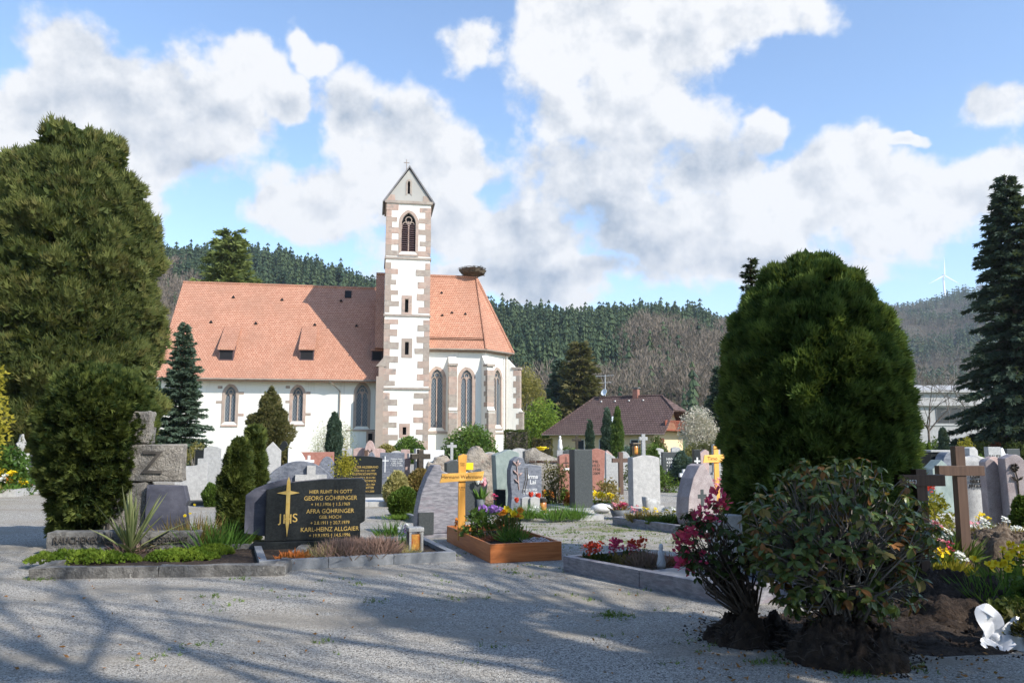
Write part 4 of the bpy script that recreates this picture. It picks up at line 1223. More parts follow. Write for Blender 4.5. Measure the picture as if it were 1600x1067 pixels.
for x, yt, hw, Y, lb, sd in ((922, 656, 6, 50, 'small column cypress under the house skylight', 53), (949, 637, 9, 50, 'tall dark column cypress, left of the pair before the house', 54), (965, 636, 9, 47, 'tall sunlit column cypress, right of the pair before the house', 55)):
    p = at(x, 690, Y); r_ = hw * Y / F; h = zat(yt, Y)
    rev_tree('column_cypress', lb, 'shrub', (p.x, Y, 0), [(.05, r_ * .8), (h * .35, r_), (h * .7, r_ * .85), (h * .9, r_ * .4), (h, .01)], 'spruce' if sd < 55 else 'thuja', 5200, .13, sd, depth=.05, amp=.12, scale=3, upness=1.6, inner=.3, group='column cypresses before the house')
p = at(1065, 690, 30)
rev_tree('blue_conifer', 'blue green conical conifer behind the almond shaped stone', 'shrub', (p.x, 30, 0), [(.05, .45), (.4, .5), (.9, .32), (1.25, .06)], 'bluegreen', 3500, .13, 56, depth=.06, amp=.2, scale=3, upness=1)
p = at(1022, 690, 29)
rev_tree('dark_conifer', 'small dark conifer between the grey slab and the blue conifer', 'shrub', (p.x, 29, 0), [(.05, .2), (.5, .26), (1.1, .18), (1.35, .02)], 'thuja', 2200, .10, 57, depth=.05, amp=.1, scale=4, upness=1.3)

# beyond the churchyard
p = at(347, 690, 98)
spruce('sequoia_tree', 'light green conifer top rising behind the nave ridge', 'tree', (p.x, 98, 0), zat(362, 98), 6.6, 'light_conifer', 61, whorls=44, per=10, dens=10, leaf=.9, droop=.12, power=.55, wmul=.26, k=3)
p = at(907, 690, 128)
spruce('pine_tree', 'dark olive pine standing behind the brown roofed house', 'tree', (p.x, 128, 0), zat(536, 128), 4.6, 'olive', 62, whorls=30, per=10, dens=10, leaf=.95, droop=.05, power=.55, wmul=.3, k=3)
p = at(876, 690, 134)
spruce('pine_tree', 'darker pine left behind the olive pine', 'tree', (p.x, 134, 0), zat(560, 134), 3.6, 'spruce', 63, whorls=28, per=10, dens=10, leaf=.95, droop=.2, power=.7, wmul=.3, k=3)
p = at(822, 690, 104)
bush('budding_tree', 'tall yellow olive budding tree right of the choir', 'tree', (p.x, 104, 0), (5.0, 4.5, 11.4), 'budding', 9000, .34, 64, width=.3, clumps=90, stems=30, tint=(.45, .5), bark='bark_grey')
p = at(848, 690, 96)
bush('spring_tree', 'fresh bright green tree left of the house roof', 'tree', (p.x, 96, 0), (6.2, 5, 6.6), 'lime', 9000, .30, 65, width=.45, clumps=70, stems=12, tint=(.45, .45))
p = at(1092, 690, 76)
bush('blossom_tree', 'pale blossoming tree right of the house balcony', 'tree', (p.x, 76, 0), (3.9, 3.5, 4.9), 'blossom', 8000, .17, 66, width=.5, clumps=90, stems=26, tint=(.5, .5), bark='bark_grey')
p = at(1128, 690, 92)
spruce('spruce_tree', 'dark spruce half hidden behind the clipped arborvitae', 'tree', (p.x, 92, 0), zat(572, 92), 2.6, 'dark_spruce', 67, whorls=30, per=10, dens=14, leaf=.7, droop=.3, k=3, wmul=.26)
p = at(1008, 690, 70)
bush('rambling_shrub', 'dark green shrub below the house balcony', 'shrub', (p.x + 1.0, 70, 0), (1.9, 1.5, 2.1), 'yew', 2400, .14, 68, clumps=30)
for x, w, h, Y, m_, lb, sd in ((1015, 3.0, 1.5, 62, 'box', 'green shrub row below the house porch', 69), (980, 2.6, 1.3, 64, 'bluegreen', 'grey green shrub row below the column cypresses', 70), (1100, 3.4, 1.7, 58, 'budding', 'olive shrub below the blossoming tree', 71), (890, 2.2, 1.2, 66, 'box', 'low green shrub at the left corner of the house', 72)):
    p = at(x, 690, Y)
    bush('garden_shrub', lb, 'shrub', (p.x, Y, 0), (w, 1.6, h), m_, 2600, .14, sd, clumps=36)

# right hand side
p = at(1604, 690, 46)
spruce('spruce_tree', 'tall dark spruce at the right picture edge', 'tree', (p.x, 46, 0), zat(276, 46), 3.7, 'dark_spruce', 81, whorls=56, per=11, dens=34, leaf=.38, droop=.55, k=3, base=.12, power=.75, wmul=.24)
p = at(1452, 690, 64)
bare_tree('bare_tree', 'slender leafless tree before the concrete hall', (p.x, 64, 0), 8.2, 82, r=.11, depth=4, spread=.75, clear=.34, lift=.02, mat='bark', minr=.012)
p = at(1530, 690, 84)
bare_tree('bare_tree', 'pale leafless tree behind the dark spruce', (p.x, 84, 0), 15, 83, r=.16, depth=5, spread=.8, clear=.25, lift=.0, minr=.02)
def shrub_row():
    for x, Y, w, h, m_, lb, sd, nm in ((1508, 42, .95, 1.85, 'golden', 'round golden clipped shrub beyond the large brown cross', 84, 'golden_ball_shrub'), (1555, 52, 2.9, 2.2, 'pinkbush', 'pink flowering shrub under the dark spruce', 85, 'pink_shrub'),
                                     (1552, 46, 1.5, 1.6, 'redbush', 'low red leaved shrub under the dark spruce', 86, 'red_shrub'), (1462, 46, 1.7, 1.9, 'laurel', 'glossy green laurel left of the small column cypress', 87, 'laurel_shrub'),
                                     (1498, 48, 1.4, 1.8, 'bluegreen', 'grey green shrub right of the small column cypress', 88, 'garden_shrub'), (1585, 44, 1.6, 1.7, 'yew', 'dark yew shrub at the right edge under the spruce', 89, 'yew_shrub'),
                                     (1530, 45, 1.5, 1.7, 'yew', 'dark yew shrub right of the golden clipped shrub', 90, 'yew_shrub'), (1522, 33, 1.1, 1.15, 'box', 'bright green box shrub behind the far right gravestones', 91, 'box_shrub'), (1440, 40, 1.2, 1.5, 'box', 'green shrub beside the right flank of the arborvitae', 92, 'box_shrub')):
        p = at(x, 690, Y)
        bush(nm, lb, 'shrub', (p.x, Y, 0), (w, w * .9, h), m_, 2600, .10 if w < 1.2 else .13, sd, clumps=36)
    p = at(1475, 690, 45)
    rev_tree('column_cypress', 'small dark column cypress before the concrete hall', 'shrub', (p.x, 45, 0), [(.05, .22), (.8, .28), (1.8, .24), (2.35, .08), (2.4, .01)], 'spruce', 3500, .11, 93, depth=.04, amp=.1, scale=4, upness=1.6)
    for x, lb, sd in ((1450, 'tiny light green cone shrub by the arborvitae flank', 94), (1594, 'small dark cone shrub behind the wavy gravestone', 95)):
        p = at(x, 690, 38)
        rev_tree('cone_shrub', lb, 'shrub', (p.x, 38, 0), [(.05, .2), (.5, .22), (1.0, .16), (1.55, .01)], 'juniper' if sd == 94 else 'yew', 1800, .10, sd, depth=.04, amp=.08, scale=4)
    boxhedge('clipped_hedge', 'low bright green hedge behind the right hand gravestones', 1525, 1610, 693, 50, 1.0, 'box', 96, 3000, .10)
shrub_row()

# the clipped arborvitae and the off-camera trees whose shadows fall across it and the gravel
p = at(1279, 690, 9.5); r_ = 143 * 9.5 / F
AV = Vector((p.x, 9.6, 0)); ah = zat(402, 9.5)
rev_tree('arborvitae', 'big clipped dome shaped arborvitae, dark green with sunlit flank', 'shrub', AV,
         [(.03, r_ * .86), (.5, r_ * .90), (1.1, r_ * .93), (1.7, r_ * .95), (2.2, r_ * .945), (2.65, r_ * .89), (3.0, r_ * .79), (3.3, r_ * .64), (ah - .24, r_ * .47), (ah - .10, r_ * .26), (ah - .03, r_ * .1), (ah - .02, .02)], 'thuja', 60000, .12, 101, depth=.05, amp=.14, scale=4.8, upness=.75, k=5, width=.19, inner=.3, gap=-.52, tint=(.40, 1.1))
p = at(1185, 690, 10.4)
q = spruce('spruce_shoot', 'small spruce tip peeping over the left shoulder of the arborvitae', 'shrub', (p.x + .05, 10.6, 0), zat(405, 10.6), .24, 'dark_spruce', 102, whorls=70, per=6, dens=110, leaf=.075, droop=.2, power=.3, k=3)
# trees standing beside the photographer, outside the picture, whose shadows fall into it
rev_tree('cypress_tree', 'slim dark cypress beside the photographer, outside the picture at the right', 'tree', (9.10, 4.36, 0),
         [(.3, .5), (2, .6), (5, .66), (6.9, .62), (8.0, .4), (8.7, .06)], 'thuja_old', 11000, .22, 111, depth=.18, amp=.22, scale=1.4, upness=.7, inner=.5, hole=((-.08, -.10, 7.65), .42))
rev_tree('cypress_tree', 'loose young cypress outside the picture, nearest the rhododendron', 'tree', (7.96, 1.21, 0),
         [(.4, 1.0), (1.6, 1.4), (3.4, 1.5), (5.4, 1.3), (7.2, .8), (8.6, .08)], 'thuja_old', 11000, .26, 115, depth=.35, amp=.55, scale=1.3, upness=.7, inner=.0, gap=-.04, hole=((.22, .30, 6.6), .65))
for i, (x, y, h, r_) in enumerate(((7.6, -.6, 16, .24), (9.9, -1.6, 15, .26), (5.9, -2.4, 16, .22), (11.8, -2.6, 15, .22), (8.4, -3.4, 17, .24))):
    bare_tree('bare_tree', ('first', 'second', 'third', 'fourth', 'fifth')[i] + ' upright leafless tree beside the photographer, outside the picture at the right', (x, y, 0), h, 120 + i, r=r_, depth=4, spread=.34, clear=.24, lift=.10, minr=.018, kids=(2, 3), decay=.80)
for i, (x, y, h, r_) in enumerate(((-13, -6, 13, 3.4), (-7, -10, 14, 3.6), (-.5, -12, 15, 3.6), (-17, 1.5, 12, 3.2))):  # unseen trees added behind the camera to cut the sky's fill light
    rev_tree('cypress_tree', ('first', 'second', 'third', 'fourth')[i] + ' added broad cypress behind the photographer, unseen, to dim the sky light', 'tree', (x, y, 0),
             [(.3, r_ * .9), (h * .4, r_), (h * .7, r_ * .85), (h * .9, r_ * .45), (h, .1)], 'thuja_old', 5000, .8, 130 + i, depth=.4, amp=.9, scale=.7, upness=.8, k=4, width=.35, inner=.4)
# ------------------------------------------------------------------ graves: stones, crosses, frames
ROW = R(21)                                     # the rows stand a little askew to the view

def curve_pts(f, n=14): return [(-.5 + i / n, f(-.5 + i / n)) for i in range(n + 1)][::-1]
SHAPES = {
    'rect': lambda: [(-.5, 0), (.5, 0), (.5, 1), (-.5, 1)],
    'soft': lambda: [(-.5, 0), (.5, 0)] + curve_pts(lambda x: 1 - .22 * abs(x) ** 2),
    'arch': lambda: [(-.5, 0), (.5, 0)] + curve_pts(lambda x: .62 + .38 * math.sqrt(max(0, 1 - (2 * x) ** 2)), 18),
    'halfmoon': lambda: [(-.5, 0), (.5, 0)] + curve_pts(lambda x: .25 + .75 * math.sqrt(max(0, 1 - (2 * x) ** 2)), 20),
    'concave': lambda: [(-.5, 0), (.47, 0), (.5, .5)] + curve_pts(lambda x: .90 + .32 * (x + .12) ** 2),
    'wave': lambda: [(-.48, 0), (.48, 0), (.44, .5)] + curve_pts(lambda x: .90 - .10 * math.sin(5.2 * x)),
    'wavedown': lambda: [(-.46, 0), (.46, 0)] + curve_pts(lambda x: .86 - .20 * x - .06 * math.sin(8 * x)),
    'shoulder': lambda: [(-.5, 0), (.5, 0), (.5, .80), (.33, .84), (.24, 1), (-.24, 1), (-.33, .84), (-.5, .80)],
    'peak': lambda: [(-.5, 0), (.5, 0), (.5, .82), (0, 1), (-.5, .82)],
    'slant': lambda: [(-.5, 0), (.5, 0), (.5, .72), (.30, .86), (-.5, 1)],
    'flare': lambda: [(-.40, 0), (.40, 0), (.46, .45), (.5, .94), (.1, 1), (-.5, .90), (-.45, .45)],
    'taper': lambda: [(-.5, 0), (.40, 0), (.48, .5), (.40, .93), (.1, 1), (-.42, .97), (-.5, .6)],
    'fin': lambda: [(-.5, 0), (.5, 0), (.5, .55), (.42, .74), (.25, .84), (.0, .92), (-.02, 1), (-.16, 1), (-.30, .82), (-.42, .58), (-.49, .32)],
    'almond': lambda: [(-.32, 0), (.42, 0), (.5, .25), (.46, .55), (.30, .80), (.06, 1), (-.08, .97), (-.30, .78), (-.46, .50), (-.5, .26), (-.44, .10)],
    'lily': lambda: [(-.5, 0), (.5, 0), (.5, .82), (.1, .86), (-.02, .84), (-.10, .98), (-.26, 1), (-.42, .93), (-.5, .75), (-.5, .5), (-.46, .3)],
    'bump': lambda: [(-.5, 0), (.5, 0), (.5, .80), (.36, .88), (.2, .84), (.0, 1), (-.2, .96), (-.34, .84), (-.46, .86), (-.5, .7)],
    'torn': lambda: [(-.5, 0), (.46, 0), (.5, .3), (.42, .55), (.5, .72), (.38, 1), (-.44, 1), (-.5, .6)],
}

def stone_mesh(w, h, th, shape, bevel=.012):
    return MB().prism([(x * w, z * h) for x, z in SHAPES[shape]()], -th / 2, th / 2), bevel

def text_part(lines, size, mat, parent, loc, align='CENTER', space=1.25, rx=90, rz=0, extrude=.0015, name='lettering', sx=1.0):
    cu = bpy.data.curves.new('t', 'FONT')
    cu.body = lines; cu.size = size; cu.align_x = align; cu.extrude = extrude; cu.space_line = space / 1.25
    ob = bpy.data.objects.new('t', cu)
    me = bpy.data.meshes.new_from_object(ob)
    bpy.data.objects.remove(ob); bpy.data.curves.remove(cu)
    me.name = name
    me.materials.clear()
    o = link(name, me, mat, parent, loc)
    o.rotation_euler = (R(rx), 0, R(rz)); o.scale = (sx, 1, 1)
    return o

def stone(label, x0, x1, yt, Y, shape, mat, th=.18, yaw=ROW, plinth='grey_granite', name='gravestone', group=None, rough=0., bevel=.012, ph=.12, lean=0., wmul=1.0, cat='gravestone'):
    c = at((x0 + x1) / 2, 690, Y)
    w = (x1 - x0) * Y / F / max(math.cos(yaw), .5) * wmul
    h = at(800, yt, Y).z
    t = thing(name, label, cat, (c.x, Y, 0), yaw, group)
    mb, bv = stone_mesh(w, h - ph, th, shape)
    if rough:
        o = mb.build('slab', mat, t, (0, 0, ph))
        bm = bmesh.new(); bm.from_mesh(o.data)
        bmesh.ops.subdivide_edges(bm, edges=bm.edges[:], cuts=3, use_grid_fill=True); bmesh.ops.triangulate(bm, faces=bm.faces[:])
        bmesh.ops.subdivide_edges(bm, edges=[e for e in bm.edges if e.calc_length() > .12], cuts=1)
        bm.to_mesh(o.data); bm.free()
        roughen(o, rough, 4.5, int(x0)); roughen(o, rough * .4, 14, int(x0)); o.data.shade_smooth()
    else:
        o = mb.build('slab', mat, t, (0, 0, ph), bevel=bevel)
    if lean: o.rotation_euler = (lean, 0, 0)
    if plinth: MB().box(-w / 2 - .06, w / 2 + .06, -th / 2 - .07, th / 2 + .05, -.02, ph - .003).build('plinth', plinth, t, bevel=.008)
    t['w'] = w; t['h'] = h
    return t, w, h, -th / 2

def cross_part(parent, name, mat, x, y, z, h, w, t_, th, arm=.68):
    """latin cross standing at z, facing -y"""
    a = t_ / 2; za, zb = z + h * arm - a, z + h * arm + a
    return MB().prism([(x - a, z), (x + a, z), (x + a, za), (x + w / 2, za), (x + w / 2, zb), (x + a, zb), (x + a, z + h), (x - a, z + h), (x - a, zb), (x - w / 2, zb), (x - w / 2, za), (x - a, za)], y - th, y).build(name, mat, parent)

def frame(label, fl, yaw, w, l, mat='grey_granite', kw=.09, kh=.14, seg=(1, 1), fill='soil', name='grave_border', fz=.06, rough=0.):
    t = thing(name, label, 'grave border', (fl.x, fl.y, 0), yaw)
    def bar(x0, x1, y0, y1, n, along):
        for i in range(n):
            g_ = .003
            if along == 'x': a, b = x0 + (x1 - x0) * i / n + (g_ if i else 0), x0 + (x1 - x0) * (i + 1) / n - (g_ if i < n - 1 else 0); o = MB().box(a, b, y0, y1, -.03, kh)
            else: a, b = y0 + (y1 - y0) * i / n + (g_ if i else 0), y0 + (y1 - y0) * (i + 1) / n - (g_ if i < n - 1 else 0); o = MB().box(x0, x1, a, b, -.03, kh)
            k = o.build('kerb_stone', mat, t, bevel=.006)
            if rough:
                bm = bmesh.new(); bm.from_mesh(k.data); bmesh.ops.subdivide_edges(bm, edges=bm.edges[:], cuts=3, use_grid_fill=True); bm.to_mesh(k.data); bm.free()
                roughen(k, rough, 5, i + len(label))
    bar(0, w, 0, kw, seg[0], 'x'); bar(0, w, l - kw, l, seg[0], 'x')
    bar(0, kw, kw + .002, l - kw - .002, seg[1], 'y'); bar(w - kw, w, kw + .002, l - kw - .002, seg[1], 'y')
    if fill:
        nx, ny = max(4, int(w / .07)), max(4, int(l / .07))
        vs = [(kw + .002 + (w - 2 * kw - .004) * i / nx, kw + .002 + (l - 2 * kw - .004) * j / ny, fz + (.02 * noise.noise(Vector((i * .6, j * .6, len(label)))) + .015 * noise.noise(Vector((i * 1.7, j * 1.7, 2))) if fill in ('soil', 'dry_soil') else 0)) for j in range(ny + 1) for i in range(nx + 1)]
        MB().add(vs, [(j * (nx + 1) + i, j * (nx + 1) + i + 1, (j + 1) * (nx + 1) + i + 1, (j + 1) * (nx + 1) + i) for j in range(ny) for i in range(nx)]).build('bed' if fill in ('soil', 'dry_soil') else 'cover_slab', fill, t, smooth=True)
    return t

def loc_in(t, x, y, z=0.):                       # a point of a yawed thing's frame, in the world
    a = t.rotation_euler[2]
    return Vector((t.location.x + x * math.cos(a) - y * math.sin(a), t.location.y + x * math.sin(a) + y * math.cos(a), z))

# --- small plants
def tuft(name, label, loc, w, h, mat, n, seed, k=1, lean=.45, width=.012, cat='plant', group=None, parent=None, z0=0.):
    rng = np.random.default_rng(seed)
    P = rng.normal(size=(n, 3)) * [w * .22, w * .22, 0] + [0, 0, z0]
    A = np.concatenate([P[:, :2] / max(w, .01) * 2.2 * lean + rng.normal(size=(n, 2)) * lean * .5, np.ones((n, 1))], 1)
    L = h * rng.uniform(.55, 1.15, n)
    V, t = sprays(P, A, L, width, .5 + rng.normal(size=n) * .28, rng, k, .5, mid=.35)
    o = link(name, mesh_np(name, V, 4, t), mat, parent, loc)
    if parent is None: tag(o, label, cat, group)
    return o

_fl = {}
def flower_mesh(kind, mat):
    if (kind, mat) in _fl: return _fl[kind, mat]
    rng = np.random.default_rng(7)
    n = 6
    a = np.arange(n) * 2 * math.pi / n
    if kind == 'cup':
        P = np.stack([np.cos(a) * .18, np.sin(a) * .18, np.zeros(n)], 1); A = np.stack([np.cos(a) * .22, np.sin(a) * .22, np.ones(n)], 1); L, W = 1.0, .62
    elif kind == 'open':
        P = np.zeros((n, 3)); A = np.stack([np.cos(a), np.sin(a), np.full(n, .35)], 1); L, W = .55, .5
    else:
        P = rng.normal(size=(26, 3)) * [.2, .2, .14]; A = unit(P + [0, 0, .15]) + rng.normal(size=(26, 3)) * .3; L, W = .36, .34
    S = unit(np.cross(A, np.array([0, 0, 1.])))
    D = unit(A)
    P = np.asarray(P, float)
    m = P + D * L * .55
    V = np.stack([P, m + S * W * .5, P + D * L, m - S * W * .5], 1).reshape(-1, 3)
    T = np.repeat(rng.random(len(P)), 4)
    if kind == 'trumpet' or kind == 'open':
        b = np.arange(6) * math.pi / 3
        q = np.stack([np.stack([np.cos(b) * .10, np.sin(b) * .10, np.full(6, .1)], 1), np.stack([np.cos(b + 1.05) * .10, np.sin(b + 1.05) * .10, np.full(6, .1)], 1), np.stack([np.cos(b + 1.05) * .16, np.sin(b + 1.05) * .16, np.full(6, .42)], 1), np.stack([np.cos(b) * .16, np.sin(b) * .16, np.full(6, .42)], 1)], 1).reshape(-1, 3)
        V = np.concatenate([V, q]); T = np.concatenate([T, np.zeros(24)])
    me = mesh_np('flower', V, 4, T); me.materials.append(MAT[mat])
    _fl[kind, mat] = me
    return me

def flowers(name, label, loc, w, h, leaf, petals, n, size, seed, kind='ball', nleaf=60, cat='flowers', leafw=.02, k=2, d=None, tiltcam=.5, stalks=False):
    """a planted clump: leaves and stalks below, each bloom an object of its own"""
    rd = random.Random(seed); rng = np.random.default_rng(seed)
    t = thing(name, label, cat, loc)
    d = d or w
    P = rng.uniform(-1, 1, (nleaf, 3)) * [w / 2, d / 2, 0]
    A = np.concatenate([P[:, :2] / w + rng.normal(size=(nleaf, 2)) * .45, np.ones((nleaf, 1))], 1)
    V, tt = sprays(P, A, h * rng.uniform(.5, .95, nleaf), leafw, .5 + rng.normal(size=nleaf) * .3, rng, k, .6)
    link('leaves', mesh_np('leaves', V, 4, tt), leaf, t)
    petals = [petals] if isinstance(petals, str) else petals
    for i in range(n):
        x, y = rd.uniform(-.5, .5) * w, rd.uniform(-.5, .5) * d
        z = h * rd.uniform(.75, 1.05)
        o = link('flower', flower_mesh(kind, rd.choice(petals)), None, t, (x, y, z))
        s = size * rd.uniform(.8, 1.25); o.scale = (s, s, s)
        o.rotation_euler = (rd.uniform(.0, 1.1) * tiltcam * 2 if kind != 'cup' else rd.uniform(-.15, .15), 0, rd.uniform(-.9, .9) if kind != 'cup' else rd.random() * 6)
        if stalks: MB().tube([(x * .7, y * .7, 0), (x, y, z)], size * .05, 4).build('stalk', 'bulb', t)
    return t

def ballbush(label, x, yb, wpx, yt, mat, seed, Y=None, n=2600, leaf=.05, name='box_ball'):
    Y = Y or gp(x, yb).y
    p = at(x, 690, Y); w = wpx * Y / F; h = max(at(800, yt, Y).z, .15)
    return rev_tree(name, label, 'shrub', (p.x, Y, 0), [(.01, w * .34), (h * .25, w * .47), (h * .55, w * .5), (h * .82, w * .36), (h, .03)], mat, n, leaf, seed, depth=.03, amp=w * .16, scale=2.2 / max(w, .2), upness=.5, k=3, width=.45, inner=.25, trunk=.015)
# ------------------------------------------------------------------ left: the rough stone cross grave
def left_grave():
    fl = gp(44, 905)
    yaw = R(5)
    frame('weathered low kerb around the grave of the rough stone cross', fl, yaw, 2.95, 2.1, 'old_kerb', .14, .13, (2, 2), 'soil', rough=.018, fz=.07)
    Y = 12.6
    c = at(203, 690, Y)
    t = thing('stone_cross', 'rough hewn grey stone cross with raised letters, half hidden by the yew', 'gravestone', (c.x, Y, 0), R(8))
    def rough_box(name, x0, x1, y0, y1, z0, z1, sd, mat='rough_stone'):
        o = MB().box(x0, x1, y0, y1, z0, z1).build(name, mat, t)
        bm = bmesh.new(); bm.from_mesh(o.data); bmesh.ops.bevel(bm, geom=bm.edges[:], offset=.02, segments=1, affect='EDGES'); bmesh.ops.subdivide_edges(bm, edges=bm.edges[:], cuts=5, use_grid_fill=True); bm.to_mesh(o.data); bm.free()
        roughen(o, .02, 6, sd); roughen(o, .010, 22, sd)
        return o
    k = Y / F
    zt = at(800, 643, Y).z; za1 = at(800, 694, Y).z; za0 = at(800, 752, Y).z
    rough_box('upright', -.36, .34, -.16, .16, 0, za0 - .01, 1)
    rough_box('arm', -.95, .83, -.17, .17, za0, za1, 2)
    rough_box('upright', -.34, .34, -.16, .16, za1 + .005, zt, 3)
    for s_, x, z, sz in (('Z', .40, za0 + .13, .50), ('I', .0, za0 + .13, .50), ('E', -.28, za0 + .13, .50), ('L', -.10, za0 - .40, .34), ('I', -.26, za0 - .40, .34), ('L', -.14, za0 - .85, .34), ('L', .06, za0 - .85, .34)):
        text_part(s_, sz, 'groove', t, (x, -.19, z), extrude=.012)
    s2 = thing('slate_slab', 'dark polished slate slab leaning on the rough stone cross', 'gravestone', (c.x + .60, Y - .06, 0), R(8))
    o = MB().prism([(-.22, .02), (.36, .02), (.40, .35), (.36, .62), (.39, .70), (.33, .93), (-.22, .95)], -.13, .06).build('slab', 'slate', s2, bevel=.012)
    # two low blocks with cut names
    for x0, x1, yb, txt, lb in ((92, 204, 868, 'RAUCHENECKER', 'low mossy stone block with cut name, left of the yucca'), (236, 318, 868, 'JOSEPHINE\nGEB. NAGEL', 'low mossy stone block with cut name, right of the yucca')):
        yy = 11.75
        cc = at((x0 + x1) / 2, 690, yy); w = (x1 - x0) * yy / F
        b = thing('name_block', lb, 'gravestone', (cc.x, yy, 0), R(4), group='low name blocks')
        o = MB().box(-w / 2, w / 2, -.12, .14, .02, .33).build('block', 'old_kerb', b, bevel=.02)
        bm = bmesh.new(); bm.from_mesh(o.data); bmesh.ops.subdivide_edges(bm, edges=bm.edges[:], cuts=4, use_grid_fill=True); bm.to_mesh(o.data); bm.free(); roughen(o, .014, 7, x0)
        text_part(txt, .135, 'groove', b, (0, -.137, .17), extrude=.008, sx=.82)
    # yucca: every sword leaf its own piece
    p = gp(213, 872); p.y = 11.35; p.x = at(213, 690, 11.35).x
    y = thing('yucca', 'spiky yucca with pale edged sword leaves', 'plant', (p.x, p.y, .06))
    rd = random.Random(5)
    for i in range(30):
        a = rd.random() * 6.28; tilt = rd.uniform(.05, .75) if i < 24 else rd.uniform(.9, 1.25); L = rd.uniform(.62, 1.02); w = rd.uniform(.045, .065)
        d = Vector((math.cos(a) * math.sin(tilt), math.sin(a) * math.sin(tilt), math.cos(tilt))); s = d.cross(Vector((0, 0, 1))).normalized() if tilt > .02 else Vector((1, 0, 0)); n_ = s.cross(d)
        V, T = [], []
        pr = [(0, .7), (.25, 1), (.6, .8), (1, .02)]
        for (f0, w0), (f1, w1) in zip(pr, pr[1:]):
            bend = lambda f: d * (f * L) - Vector((0, 0, 1)) * (f * f * L * .10 * tilt)
            for sg in (-1, 1):
                V += [bend(f0), bend(f0) + s * sg * w0 * w * .7 + n_ * w * .25, bend(f1) + s * sg * w1 * w * .7 + n_ * w * .25 * w1, bend(f1)]; T += [.12, .95, .95, .12]
        link('leaf', mesh_np('leaf', np.array([tuple(q) for q in V]), 4, np.array(T) * rd.uniform(.8, 1.1)), 'yucca', y)
    tuft('dead_skirt', '', (0, 0, 0), .5, .24, 'heather', 120, 3, parent=y, width=.012, lean=1.2)
    for x, yb, w, d, h, lb, sd in ((130, 886, 1.45, .62, .18, 'bright green creeping juniper left of the yucca', 1), (285, 882, .95, .5, .17, 'bright green creeping juniper right of the yucca', 2), (335, 873, .5, .4, .16, 'small green juniper cushion at the right end of the weathered kerb', 3)):
        q = gp(x, yb); rng = np.random.default_rng(sd); n = 3200
        P = rng.uniform(-1, 1, (n, 3)); P = P[(P[:, 0] ** 2 + P[:, 1] ** 2) < 1]; r2 = P[:, 0] ** 2 + P[:, 1] ** 2
        P = P * [w / 2, d / 2, 0]; P[:, 2] = .06 + h * (1 - r2) ** .5 * (.75 + .5 * lump(P, 6, sd)) * rng.uniform(.7, 1, len(P))
        V, T = sprays(P, rng.normal(size=P.shape) * .7 + [0, -.3, .8], .05, .016, .45 + lump(P, 5, sd + 2) * .7 + rng.normal(size=len(P)) * .15, rng, 3)
        tag(link('creeping_juniper', mesh_np('creeping_juniper', V, 4, T), 'juniper', None, (q.x, q.y, 0), R(5)), lb, 'plant')
    q = at(285, 690, 11.6)
    flowers('yellow_shrublet', 'sprawling thin shrub with yellow bloom before the slate slab', (q.x, 12.15, .05), .62, .62, 'mixedleaf', 'yellow', 3, .05, 9, 'open', 240, leafw=.02, k=3, cat='plant')
    q = at(345, 690, 11.6)
    tuft('daffodil_leaves', 'lush green daffodil leaves between the two left graves', (q.x - .05, 11.9, 0), .75, .52, 'bulb', 260, 12, width=.022, lean=.7)
    q = gp(212, 884)
left_grave()

